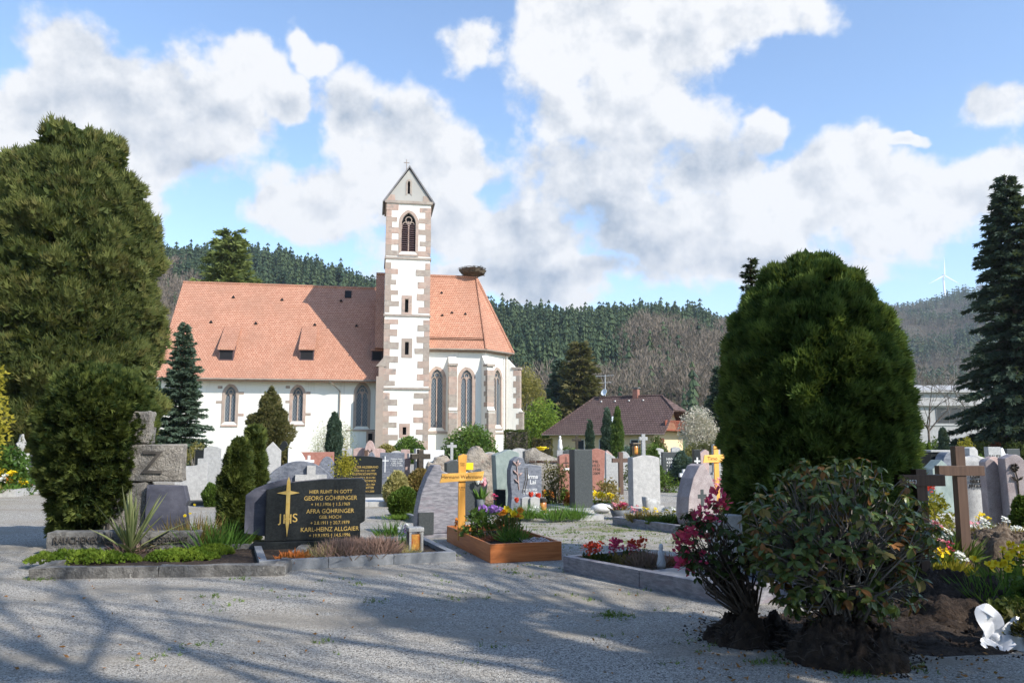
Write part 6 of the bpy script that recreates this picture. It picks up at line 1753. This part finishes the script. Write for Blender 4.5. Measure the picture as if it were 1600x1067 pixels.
    text_part('Timo', .12, 'brown_letter', x, (-.12, -.052, za - .04), extrude=.001)
    p = at(1113, 690, 17.5)
    flowers('wreath', 'pink and white wreath leaning before the hidden golden cross', (p.x, 17.5, 0), .4, .75, 'mixedleaf', ['white', 'pink'], 14, .12, 61, 'ball', 60, leafw=.03, d=.2)
middle()

def far_row():
    g_ = 'small far gravestones before the house'
    rows = ((945, 963, 706, 27, 'slant', 'grey_granite', 'pointed grey stone right of the red brown stone'), (960, 988, 705, 29, 'halfmoon', 'grey_granite', 'low half round grey stone behind the dark brown cross'), (1033, 1055, 706, 30, 'rect', 'dark_granite', 'dark stone with white writing before the blue conifer'),
            (1020, 1036, 700, 36, 'soft', 'light_granite', 'pale far stone left of the dark stone with writing'), (1048, 1062, 698, 38, 'soft', 'grey_granite', 'rounded far stone above the blue conifer'), (1082, 1092, 702, 28, 'rect', 'black_granite', 'narrow black stone with white cross left of the hidden golden cross'), (1092, 1106, 702, 29, 'flare', 'pink_granite', 'pinkish stone between black stone and hidden golden cross'),
            (1112, 1124, 694, 40, 'rect', 'grey_granite', 'far grey stone at the arborvitae edge'), (800, 822, 700, 30, 'soft', 'light_granite', 'white topped far stone left of the hammered stone'), (880, 905, 702, 33, 'soft', 'dark_granite', 'dark far stone behind the charcoal stele'), (940, 956, 703, 36, 'peak', 'pink_granite', 'small pink far stone behind the rose bush'), (757, 775, 706, 33, 'soft', 'light_granite', 'pale far stone behind the reddish boulder'),
            (612, 628, 704, 36, 'soft', 'light_granite', 'pale far stone below the tower'), (400, 416, 707, 30, 'soft', 'grey_granite', 'grey far stone just right of the yews'), (528, 550, 700, 34, 'rect', 'grey_granite', 'grey far slab behind the column cypress'))
    for x0, x1, yt, Y, sh, m_, lb in rows:
        t, w, h, f = stone(lb, x0, x1, yt, Y, sh, m_, .18, R(10), 'grey_granite', group=g_)
        if 'writing' in lb: text_part('HANS\nKERN\n* 1930\n† 2011', .13, 'white_letter', t, (.05, f - .004, h - .3), extrude=.003)
        if 'white cross' in lb: cross_part(t, 'cross', 'white_letter', 0, f, h * .5, .4, .22, .05, .01)
    # white figure
    p = at(875, 690, 35)
    s_ = thing('statue', 'small white robed statue above the far stones', 'statue', (p.x, 35, 0))
    MB().box(-.14, .14, -.14, .14, 0, 1.25).build('pedestal', 'grey_granite', s_, bevel=.01)
    MB().lathe([(.10, 1.25), (.11, 1.4), (.075, 1.58), (.085, 1.66), (.05, 1.72), (.035, 1.74), (.055, 1.78), (.05, 1.84), (.01, 1.87)], 12).build('figure', 'white_stone', s_, smooth=True)
    p = at(846, 690, 23.9)
    b = thing('flower_bowl', 'yellow flower bowl on top of the wide hammered stone', 'flower bowl', (p.x, 24.02, at(800, 702, 24).z - .03))
    MB().lathe([(.08, 0), (.12, .05), (.15, .10), (.17, .11), (.15, .08)], 14).build('bowl', 'yellow_plastic', b, smooth=True)
    tuft('blooms', '', (0, 0, .05), .25, .08, 'yellow', 60, 3, parent=b, width=.04, lean=1)
far_row()

# ------------------------------------------------------------------ right: grave with polished cover
def right_grave():
    a = gp(1152, 950)
    fr = frame('polished grey granite surround of the grave beside the arborvitae', a, R(35), 1.2, 2.7, 'striped_granite', .11, .19, (1, 2), 'dry_soil', fz=.13)
    MB().box(.112, 1.088, .112, 1.35, .1, .17).build('cover_slab', 'blue_granite', fr, bevel=.006)
    p = at(1128, 690, 9.0)
    t = thing('gravestone', 'slim pale granite pillar behind the magenta azalea', 'gravestone', (p.x, 9.0, 0), R(30))
    MB().box(-.17, .17, -.10, .10, .02, .80).build('slab', 'light_granite', t, bevel=.01)
    MB().box(-.24, .24, -.15, .15, 0, .2).build('plinth', 'grey_granite', t, bevel=.01)
    p = loc_in(fr, .55, 1.55, .13)
    s_ = MB().lathe([(.05, 0), (.055, .06), (.035, .15), (.042, .19), (.02, .21), (.028, .24), (.02, .28), (.004, .29)], 10).build('figurine', 'white_stone', None, p, smooth=True); tag(s_, 'small white figurine on the polished grave', 'figurine')
    for x, y, w_, h_, m_, pt, n_, lb, sd in ((.35, 2.42, .34, .22, 'rhodo_dark', 'red', 7, 'bright red primroses on the polished grave', 1), (.52, 2.1, .34, .24, 'mixedleaf', 'magenta', 6, 'dark pink primroses on the polished grave', 2), (.95, 2.4, .3, .2, 'rhodo_dark', 'red', 4, 'deep red flowers at the far corner of the polished grave', 3)):
        flowers('primrose', lb, loc_in(fr, x, y, .12), w_, h_, m_, pt, n_, .11, 70 + sd, 'ball', 60, leafw=.045, k=2)
    tuft('heather', 'grey brown heather cushion on the polished grave', loc_in(fr, .6, 1.85, .12), .42, .26, 'heather', 420, 75, k=2, lean=.7, width=.014)
    tuft('heather', 'reddish heather cushion beside the figurine', loc_in(fr, .9, 1.6, .12), .36, .2, 'redbush', 300, 76, k=2, lean=.8, width=.014)
right_grave()

# ------------------------------------------------------------------ right: soil, crosses, uprooted shrubs
def mound(name, label, c, rx, ry, h, mat, seed, n=44, rough=.05, yaw=0., power=1.0, cat='soil heap'):
    vs, fs = [], []
    for j in range(n + 1):
        for i in range(n * 2):
            r = j / n; a = math.pi * i / n
            x, y = r * math.cos(a) * rx, r * math.sin(a) * ry
            z = h * (1 - r ** 2) ** power
            q = Vector((x * 4, y * 4, seed))
            m = min(1, (1 - r) * 6 + .15)
            z += (noise.noise(q) * rough * 1.6 + noise.noise(q * 3.1) * rough * .9 + noise.noise(q * 7) * rough * .6 + noise.noise(q * 15) * rough * .35) * m
            e_ = 1 + .22 * noise.noise(Vector((math.cos(a) * 1.6, math.sin(a) * 1.6, seed))) + .10 * noise.noise(Vector((math.cos(a) * 6, math.sin(a) * 6, seed + z * 4)))
            vs.append((x * e_, y * e_, max(z, -.02 if r > .97 else .004)))
    N = n * 2
    for j in range(n):
        for i in range(N): fs.append((j * N + i, j * N + (i + 1) % N, (j + 1) * N + (i + 1) % N, (j + 1) * N + i))
    t = thing(name, label, cat, (c.x, c.y, 0), yaw)
    MB().add(vs, fs).build('earth', mat, t, smooth=True)
    rd = random.Random(seed); cl_ = MB()
    for i in range(int(700 * rx * ry) + 160):         # clods on the heap and crumbs round its foot
        r = rd.random() ** .45 * 1.22; a = rd.random() * 6.28
        x, y = r * math.cos(a) * rx, r * math.sin(a) * ry
        z = h * max(0, 1 - r ** 2) ** power; s = rd.uniform(.006, .022) * (1 if r < 1 else .7)
        cl_.add([(x + dx * s * rd.uniform(.6, 1.2), y + dy * s * rd.uniform(.6, 1.2), z + dz * s + .004) for dx, dy, dz in ((1, 0, 0), (-1, 0, 0), (0, 1, 0), (0, -1, 0), (0, 0, 1), (0, 0, -1))], [(0, 2, 4), (2, 1, 4), (1, 3, 4), (3, 0, 4), (2, 0, 5), (1, 2, 5), (3, 1, 5), (0, 3, 5)])
    o = cl_.build('clods', mat, t); o['kind'] = 'stuff'
    if 'root' in name:
        rt = MB()
        for i in range(90):
            a = rd.random() * 6.28; r = rd.uniform(.5, 1.0); z = h * (1 - r * r) ** power
            p0 = Vector((r * rx * math.cos(a), r * ry * math.sin(a), z)); d = Vector((math.cos(a), math.sin(a), rd.uniform(-.2, .7)))
            l = rd.uniform(.04, .16); p1 = p0 + d * l * .5 + Vector((rd.gauss(0, .02), rd.gauss(0, .02), 0)); p2 = p1 + d * l * .5 + Vector((rd.gauss(0, .04), rd.gauss(0, .04), -l * .3))
            rt.tube([p0 - d * .03, p1, p2], [.004, .003, .001], 4, cap=False)
        o = rt.build('rootlets', 'bark', t); o['kind'] = 'stuff'
    return t

def leaf_mesh(mat, tint, sd, L=.1, W=.034):
    rd = random.Random(sd)
    pr = [(0, .12), (.3, .8), (.6, 1), (.85, .6), (1, .03)]
    V, T = [], []
    bend = lambda f: (f * L, 0, -.22 * L * f * f + (.05 * L))
    for (f0, w0), (f1, w1) in zip(pr, pr[1:]):
        for sg in (-1, 1):
            b0, b1 = bend(f0), bend(f1)
            V += [b0, (b0[0], sg * w0 * W / 2 * 1.7, b0[2] + w0 * W * .18), (b1[0], sg * w1 * W / 2 * 1.7, b1[2] + w1 * W * .18), b1]; T += [tint] * 4
    me = mesh_np('leaf', np.array(V), 4, np.array(T)); me.materials.append(MAT[mat])
    return me

def uprooted(name, label, base, c, size, ntip, meshes, weights, seed, part_leaves, stem_mat, blossoms=None, per=7, r0=.02):
    """branches from the root to tips through the crown, a whorl of leaves on each tip"""
    rd = random.Random(seed)
    t = thing(name, label, 'shrub', base)
    br = MB(); L = []
    for i in range(ntip):
        while True:
            v = Vector((rd.uniform(-1, 1), rd.uniform(-1, 1), rd.uniform(-1, 1)))
            if .45 < v.length < 1: break
        tip = Vector((c[0] + v.x * size[0], c[1] + v.y * size[1], c[2] + v.z * size[2]))
        if tip.z < .10: tip.z = .10 + rd.random() * .1
        st = Vector((rd.uniform(-.06, .06), rd.uniform(-.06, .06), .18))
        m1 = st.lerp(Vector(c), .5) + Vector((rd.gauss(0, .12), rd.gauss(0, .12), rd.gauss(0, .08)))
        m2 = m1.lerp(tip, .55) + Vector((rd.gauss(0, .06), rd.gauss(0, .06), rd.gauss(0, .05)))
        br.tube([st, m1, m2, tip], [r0 * rd.uniform(.4, 1), r0 * .5, r0 * .25, .003], 5, cap=False)
        out = (tip - Vector(c)).normalized()
        dry = sum(max(0, 1 - (tip - Vector(q)).length / .34) for q in ((.35, -.3, .75), (-.25, -.45, .55), (.55, -.1, .95)))
        for j in range(rd.randint(per - 2, per + 1)):
            a = 6.28 * (j + rd.random() * .5) / per
            w = list(weights)
            if dry > .25 and len(w) > 3: w[-1] += dry * 6
            L.append((tip, a, rd.uniform(-.5, 1.1), rd.uniform(.6, 1.35), rd.choices(range(len(meshes)), w)[0], out))
    br.build('branches', stem_mat, t, smooth=True)
    def matrix(tip, a, pitch, s, out):
        up = (out * .6 + Vector((0, 0, 1))).normalized()
        x = up.cross(Vector((math.cos(a), math.sin(a), .01))).normalized()
        d = (x * math.cos(pitch) - up * math.sin(pitch)).normalized()
        y = up.cross(d).normalized(); z = d.cross(y)
        m = Matrix((d, y, z)).transposed().to_4x4(); m.translation = tip
        return m @ Matrix.Scale(s, 4)
    cam_l = Vector((0, 0, EYE)) - Vector(base)
    L.sort(key=lambda q: (q[0] - cam_l).length)
    acc = {}
    for i, (tip, a, pitch, s, k_, out) in enumerate(L):
        m = matrix(tip, a, pitch, s, out)
        if i % 2 == 0 and i < part_leaves * 2:
            o = link('leaf', meshes[k_], None, t); o.matrix_local = m
        else: acc.setdefault(k_, []).append(m)
    for k_, ms in acc.items():
        me = meshes[k_]; co = np.empty(len(me.vertices) * 3, np.float32); me.vertices.foreach_get('co', co); co = co.reshape(-1, 3)
        ti = np.empty(len(me.vertices), np.float32); me.attributes['tint'].data.foreach_get('value', ti)
        V = np.concatenate([co @ np.array(m.to_3x3()).T + np.array(m.translation) for m in ms]); T = np.concatenate([np.clip(ti + random.Random(j).uniform(-.15, .15), 0, 1) for j in range(len(ms))])
        o = link('foliage', mesh_np('foliage', V, 4, T), me.materials[0], t); o['kind'] = 'stuff'
    if blossoms:
        for (x, y, z) in blossoms:
            o = link('blossom', flower_mesh('ball', 'magenta'), None, t, (x, y, z)); s = rd.uniform(.10, .15); o.scale = (s, s, s); o.rotation_euler = (rd.random(), rd.random(), rd.random() * 6)
    return t

def right_side():
    c1, c2 = gp(1328, 1030), gp(1172, 1000)
    mound('root_ball', 'large dark root ball of the uprooted rhododendron', c1, .44, .40, .29, 'soil', 1, rough=.10, power=.6, cat='root ball')
    mound('root_ball', 'smaller dark root ball of the uprooted azalea', c2, .36, .30, .17, 'soil', 2, rough=.09, power=.65, cat='root ball')
    greens = [leaf_mesh('rhodo', t_, i, .064, .023) for i, t_ in enumerate((.15, .45, .8, 1.0))] + [leaf_mesh('mixedleaf', .7, 5, .07, .026), leaf_mesh('dryleaf', .4, 6, .075, .024)]
    cx = at(1296, 690, c1.y + .25).x - c1.x
    uprooted('rhododendron', 'uprooted rhododendron with green and withered brown leaves', (c1.x, c1.y + .05, 0), (cx, .12, .86), (.80, .62, .64), 700, greens, [4, 4, 3, 1.6, 1.2, 1.5], 7, 280, 'bark_grey')
    ag = [leaf_mesh('rhodo_dark', t_, 10 + i, .055, .02) for i, t_ in enumerate((.2, .6, .9))]
    bl = []
    rd = random.Random(9)
    Y = c2.y
    for x, y in ((1118, 776), (1108, 790), (1094, 800), (1084, 812), (1078, 832), (1070, 850), (1062, 862), (1066, 842), (1090, 826), (1074, 872), (1112, 812), (1124, 792), (1080, 884), (1130, 782), (1098, 842), (1104, 868), (1066, 880)):
        q = at(x, y, Y + rd.uniform(-.25, .15)); bl.append((q.x - c2.x, q.y - c2.y, q.z))
    uprooted('azalea', 'uprooted azalea with magenta blossoms leaning left', (c2.x, c2.y, 0), (at(1105, 690, Y).x - c2.x, -.02, .78), (.30, .32, .36), 120, ag, [3, 3, 2], 8, 0, 'bark', bl, per=6, r0=.014)
    # crosses
    def big_cross(label, x, yt, Y, wpx, arm_y, th, yaw, arm_off=0.):
        c = at(x, 690, Y); h = at(800, yt, Y).z; w = wpx * Y / F; za = at(800, arm_y, Y).z
        t = thing('wooden_cross', label, 'cross', (c.x, Y, 0), yaw)
        MB().box(-th / 2, th / 2, -th / 2, th / 2, -.02, h).build('upright', 'brown_wood', t, bevel=.004)
        MB().box(-w / 2, w / 2, -th / 2 - .012, th / 2 - .02, za - th * .52, za + th * .52).build('arm', 'brown_wood', t, bevel=.004)
        return t
    big_cross('large brown wooden cross standing on the fresh soil', 1495, 697, 9.75, 70, 735, .115, R(0))
    t = big_cross('smaller brown wooden cross half hidden by the rhododendron', 1432, 733, 8.7, 72, 750, .115, R(2))
    text_part('1953', .06, 'white_letter', t, (-.12, -.072, at(800, 752, 8.7).z - .02), extrude=.001)
    # mounded fresh grave
    mound('soil_heap', 'flat spread of dark soil around the two root balls', Vector((at(1400, 690, 7.0).x, 7.05, 0)), 1.55, .75, .07, 'soil', 5, n=40, rough=.03)
    mound('soil_heap', 'dark fresh soil heap at the foot of the brown crosses', Vector((at(1470, 690, 8.0).x, 8.0, 0)), 1.15, 1.25, .26, 'soil', 3, n=50, rough=.08)
    mound('soil_heap', 'dry brown grave mound behind the large brown cross', Vector((at(1555, 690, 10.4).x, 10.4, 0)), .95, 1.2, .48, 'dry_soil', 4, n=44, rough=.07)
    for x, y, Y, w_, h_, m_, pt, n_, lb, sd in ((1448, 868, 9.15, .40, .30, 'box', ['pink', 'magenta'], 9, 'pink chrysanthemums behind the smaller brown cross', 1), (1462, 880, 8.9, .42, .22, 'golden', ['white', 'yellow'], 7, 'cream and yellow flowers below the pink chrysanthemums', 2),
                                            (1452, 822, 10.5, .7, .35, 'bluegreen', ['white'], 9, 'white wreath flowers left of the large brown cross', 3), (1468, 845, 9.9, .5, .42, 'box', ['white', 'pink'], 4, 'pale roses left of the large brown cross', 4), (1535, 830, 10.9, .9, .3, 'mixedleaf', ['white', 'orange'], 3, 'withered wreath greenery on the dry grave mound', 5)):
        p = at(x, 690, Y)
        flowers('flower_clump', lb, (p.x, Y, .18 if Y < 10.7 else .30), w_, h_, m_, pt, n_, .10, 80 + sd, 'ball', 150, leafw=.03, k=3, d=w_ * .7)
    for i, (x, Y, n_, lb, h_) in enumerate(((1535, 7.55, 13, 'yellow daffodil clump, front left one beside the white bow', .40), (1568, 8.1, 15, 'yellow daffodil clump, back right one above the white bow', .46))):
        p = at(x, 690, Y)
        flowers('daffodil', lb, (p.x, Y, .12), .42, h_, 'bulb', 'yellow', n_, .085, 90 + i, 'open', 170, leafw=.014, k=1, stalks=True, tiltcam=.7)
    for x, Y, w_, h_, m_, lb, sd in ((1596, 7.2, .55, .42, 'laurel', 'green leafy plant at the right edge', 1), (1592, 6.5, .45, .26, 'olive', 'low conifer branch heap under the daffodils', 2), (1560, 7.0, .45, .22, 'yew', 'dark green cuttings behind the white bow', 3), (1600, 8.6, .5, .5, 'box', 'green plant at the right edge behind the daffodils', 4)):
        p = at(x, 690, Y)
        bush('green_plant', lb, 'plant', (p.x, Y, .05), (w_, w_, h_), m_, 700, .07, 500 + sd, clumps=22, stems=6)
    # white satin bow
    p = gp(1556, 1012)
    b = thing('satin_bow', 'crumpled white satin bow on the ground at the right', 'bow', (p.x, p.y, 0), R(-10))
    rd = random.Random(2)
    def strip(name, pts, w, tw=.4):
        fine = []
        for i in range(len(pts) - 1):
            for s in range(4): fine.append(Vector(pts[i]).lerp(Vector(pts[i + 1]), s / 4))
        pts = [tuple(q + noise.noise_vector(q * 22 + Vector((len(pts), 0, 0))) * .012) for q in fine + [Vector(pts[-1])]]
        V, f = [], []
        for i, q in enumerate(pts):
            d = (Vector(pts[min(i + 1, len(pts) - 1)]) - Vector(pts[max(i - 1, 0)])).normalized()
            s = d.cross(Vector((0, -1, .35))).normalized(); s = (Matrix.Rotation(tw * math.sin(i * .45), 3, d) @ s)
            V += [Vector(q) - s * w / 2, Vector(q) + s * w / 2 + Vector((0, .012 * math.sin(i * 1.7), 0))]
        f = [(2 * i, 2 * i + 1, 2 * i + 3, 2 * i + 2) for i in range(len(pts) - 1)]
        o = MB().add(V, f).build(name, 'ribbon', b, smooth=True)
        md = o.modifiers.new('s', 'SUBSURF'); md.levels = md.render_levels = 2
        return o
    strip('loop', [(0, 0, .06), (-.05, -.02, .16), (-.08, .0, .26), (-.03, .03, .29), (.01, .02, .2), (.0, .0, .07)], .13)
    strip('loop', [(0, 0, .06), (.10, -.02, .12), (.19, .0, .20), (.22, .03, .15), (.14, .03, .07), (.02, .0, .05)], .12)
    strip('tail', [(0, 0, .07), (-.04, -.05, .05), (-.08, -.10, .03), (-.10, -.16, .015)], .15, .25)
    strip('tail', [(.01, 0, .07), (.10, -.05, .05), (.22, -.06, .03), (.36, -.10, .02), (.48, -.12, .02)], .12, .3)
    strip('tail', [(.0, 0, .07), (.04, -.06, .05), (.07, -.12, .02)], .12, .3)
    roughen(MB().lathe([(.01, .03), (.04, .05), (.045, .09), (.02, .115)], 10).build('knot', 'ribbon', b, smooth=True), .01, 30)
    # a pale stone slab edge and pebbles on the mound
    p = at(1588, 690, 9.6)
    o = MB().prism([(-.10, 0), (.10, 0), (.03, .28), (-.06, .30)], -.03, .03).build('painted_stone', 'pink_granite', None, (p.x - .05, 9.6, .10), R(15), bevel=.02); tag(o, 'pale pink leaning stone on the flank of the dry mound', 'stone')
right_side()

def right_stones():
    t, w, h, f = stone('dark flat topped stone with metal lid at the arborvitae flank', 1441, 1472, 706, 20, 'rect', 'black_granite', .5, R(10), 'black_granite')
    MB().box(-w / 2 - .03, w / 2 + .03, -.3, .3, h, h + .05).build('lid', 'grey_granite', t, bevel=.01)
    stone('pale rounded stone far left behind the smaller brown cross', 1430, 1447, 730, 19, 'arch', 'light_granite', .2, R(10))
    stone('pointed pale green stone behind the smaller brown cross', 1444, 1478, 718, 17.2, 'peak', 'green_stone', .3, R(14), 'light_granite')
    t, w, h, f = stone('blue grey arched stone split by a dark line', 1461, 1491, 706, 19.5, 'arch', 'blue_granite', .3, R(12))
    MB().box(.08, .12, f - .006, f - .002, .3, h - .15).build('cut_line', 'black', t)
    t, w, h, f = stone('weathered pale stone with cut writing behind the large brown cross', 1490, 1541, 711, 15.2, 'taper', 'light_granite', .22, R(0), None, rough=.02, ph=0.)
    text_part('FAMILIE\nMÜLLER\n1912-1987', .085, 'dark_letter', t, (.02, f - .03, h - .42), extrude=.012)
    t, w, h, f = stone('black slant stone behind the weathered pale stone', 1506, 1537, 711, 17.5, 'slant', 'black_granite', .2, R(10))
    t, w, h, f = stone('grey stone with blue flank above the black slant stone', 1505, 1523, 698, 24, 'taper', 'light_granite', .3, R(16))
    stone('cream rounded stone beside the golden clipped shrub', 1498, 1510, 702, 26, 'arch', 'white_stone', .2, R(10))
    t, w, h, f = stone('grey slab with dark writing below the red leaved shrub', 1539, 1560, 698, 26, 'rect', 'grey_granite', .2, R(8))
    text_part('BAUER\n1920\n1990', .14, 'dark_letter', t, (0, f - .004, h - .35), extrude=.003)
    stone('white and rust coloured stone under the dark spruce', 1559, 1571, 699, 26.5, 'wave', 'white_stone', .2, R(8))
    stone('black headed grey stone at the far right', 1568, 1590, 701, 28, 'rect', 'dark_granite', .2, R(8))
    stone('low pink stone below the grey slab with dark writing', 1538, 1556, 713, 22, 'soft', 'pink_granite', .2, R(8))
    t, w, h, f = stone('wavy mauve stone, left half of the double stone at the right', 1533, 1572, 716, 14.2, 'wave', 'mauve_granite', .24, R(-6), 'mauve_granite', ph=.04)
    t, w, h, f = stone('wavy mauve stone with rose relief, right half of the double stone', 1564, 1626, 705, 13.9, 'wavedown', 'mauve_granite', .26, R(-6), 'mauve_granite', ph=.04)
    r_ = MB(); x0 = -w * .28
    r_.tube([(x0 + .03, f - .01, h - .72), (x0 + .02, f - .02, h - .45), (x0 - .01, f - .02, h - .30)], .012, 5)
    for i in range(6):
        a = i * 1.05; r_.tube([(x0 - .01, f - .02, h - .27), (x0 - .01 + .05 * math.cos(a), f - .035, h - .27 + .05 * math.sin(a)), (x0 - .01 + .075 * math.cos(a + .3), f - .01, h - .27 + .075 * math.sin(a + .3))], [.012, .026, .006], 5)
    for sg in (-1, 1): r_.tube([(x0 + .02, f - .015, h - .5), (x0 + .02 + sg * .06, f - .03, h - .45), (x0 + .02 + sg * .10, f - .01, h - .42)], [.006, .022, .004], 5)
    r_.build('rose_relief', 'bronze', t)
    text_part('Robert\nSepp\n† 2007', .10, 'brown_letter', t, (.06, f - .004, h - .42), align='LEFT', extrude=.003)
    for x, Y, w_, h_, m_, pt, n_, lb, sd in ((1548, 13.0, .7, .22, 'bluegreen', 'white', 16, 'white cushion flowers before the weathered pale stone', 1), (1592, 12.8, .6, .2, 'box', 'white', 9, 'small white flowers before the wavy mauve stones', 2), (1532, 13.6, .3, .4, 'bulb', 'yellow', 3, 'yellow daffodils before the weathered pale stone', 3), (1514, 13.4, .2, .28, 'bulb', 'pink', 3, 'pink hyacinth before the weathered pale stone', 4)):
        p = at(x, 690, Y)
        flowers('flower_clump', lb, (p.x, Y, .03), w_, h_, m_, pt, n_, .10, 120 + sd, 'ball', 120, leafw=.03, d=.35)
    ballbush('yellow green box bush before the right wavy stone', 1590, 808, 34, 775, 'box', 221, Y=13.1, n=2600, leaf=.05)
    p = at(1438, 690, 14.5)
    flowers('primrose', 'red flowers above the smaller brown cross arm', (p.x + .05, 14.5, .3), .25, .6, 'box', 'red', 6, .14, 131, 'ball', 40)
    p = at(1450, 690, 12.2)
    bush('green_plant', 'yellow green shrub behind the smaller brown cross', 'plant', (p.x, 12.2, 0), (.6, .5, .85), 'golden', 900, .06, 531, clumps=26, stems=8, tint=(.2, .4))
    q = gp(1545, 826)
    frame('grey granite kerb before the wavy mauve stones', Vector((at(1528, 690, 12.3).x, 12.1, 0)), R(14), 1.5, 1.5, 'grey_granite', .1, .07, (2, 1), 'dry_soil', fz=.04)
right_stones()

# ------------------------------------------------------------------ weeds, fallen leaves, twigs on the gravel
def litter():
    rng = np.random.default_rng(17)
    P, L = [], []
    def put(x, y, n, s):
        for _ in range(n): P.append((x + rng.normal() * s, y + rng.normal() * s * .6, 0)); L.append(rng.uniform(.02, .06))
    for px, py, n in ((955, 962, 90), (1120, 1000, 50), (560, 912, 20), (330, 932, 20), (880, 930, 18), (60, 905, 60), (375, 905, 20), (1340, 1055, 60), (1420, 1045, 50), (1200, 1035, 60)):
        q = gp(px, py); put(q.x, q.y, n, .09)
    for _ in range(420):
        x, y = rng.uniform(-3, 6), rng.uniform(6, 22)
        if noise.noise(Vector((x * .6, y * .6, 5))) > -.05: put(x, y, rng.integers(3, 12), .06)
    for _ in range(330):
        x, y = 1.9 + rng.normal() * 1.6, 14.5 + rng.normal() * 2.2
        put(x, y, rng.integers(4, 14), .08)
    P = np.array(P); n = len(P)
    V, T = sprays(P, rng.normal(size=(n, 3)) * .6 + [0, 0, 1], np.array(L), .007, .4 + rng.normal(size=n) * .35, rng, 3, .7)
    o = link('weeds', mesh_np('weeds', V, 4, T), 'grass'); o['kind'] = 'stuff'; tag(o, 'sparse green weeds growing through the gravel', 'weeds')
    P, n = [], 520
    for i in range(n):
        if i < 330: q = gp(rng.uniform(1080, 1560), rng.uniform(955, 1066))
        else: q = gp(rng.uniform(0, 1400), rng.uniform(860, 1066))
        P.append((q.x, q.y, .012))
    P = np.array(P)
    V, T = sprays(P, np.concatenate([rng.normal(size=(n, 2)), rng.random((n, 1)) * .35], 1), rng.uniform(.02, .055, n), .02, rng.random(n), rng, 1)
    o = link('leaf_litter', mesh_np('leaf_litter', V, 4, T), 'dryleaf'); o['kind'] = 'stuff'; tag(o, 'dry brown leaf litter scattered around the root balls', 'leaf litter')
    # loose pebbles on the near gravel
    m = MB(); rd = random.Random(4)
    for i in range(1800):
        x0, y0 = rd.uniform(-4.6, 4.6), 5.2 + rd.random() ** 1.5 * 7
        if abs(x0) > .66 * y0 + .3: continue
        s = rd.uniform(.006, .013); a = rd.random() * 6
        c_, s_ = math.cos(a), math.sin(a)
        m.add([(x0 + (dx * c_ - dy * .7 * s_) * s, y0 + (dx * s_ + dy * .7 * c_) * s, .003 + dz * s * .55) for dx, dy, dz in ((1, 0, 0), (-1, .2, 0), (0, 1, .1), (.1, -1, 0), (.1, 0, 1))], [(0, 2, 4), (2, 1, 4), (1, 3, 4), (3, 0, 4)])
    o = m.build('loose_gravel', 'pebble_grey'); o['kind'] = 'stuff'; tag(o, 'loose grey gravel pebbles on the near path', 'gravel')
MAT['pebble_grey'] = M('grey_pebble', (.20, .185, .165), (.52, .49, .44), 60, .9)
litter()
# ------------------------------------------------------------------ the air over the valley
def haze():
    m = bpy.data.materials.new('haze')
    m.use_nodes = True
    nt = m.node_tree; nt.nodes.clear()
    out = nt.nodes.new('ShaderNodeOutputMaterial')
    v = nt.nodes.new('ShaderNodeVolumePrincipled')
    v.inputs['Color'].default_value = (.80, .88, 1.0, 1)
    v.inputs['Density'].default_value = .00014
    v.inputs['Anisotropy'].default_value = .2
    nt.links.new(v.outputs[0], out.inputs['Volume'])
    o = MB().box(-3600, 3600, -130, 3400, -8, 460).build('haze', m)
    o['kind'] = 'stuff'; tag(o, 'thin bluish haze over the valley', 'haze')
    return o
haze()
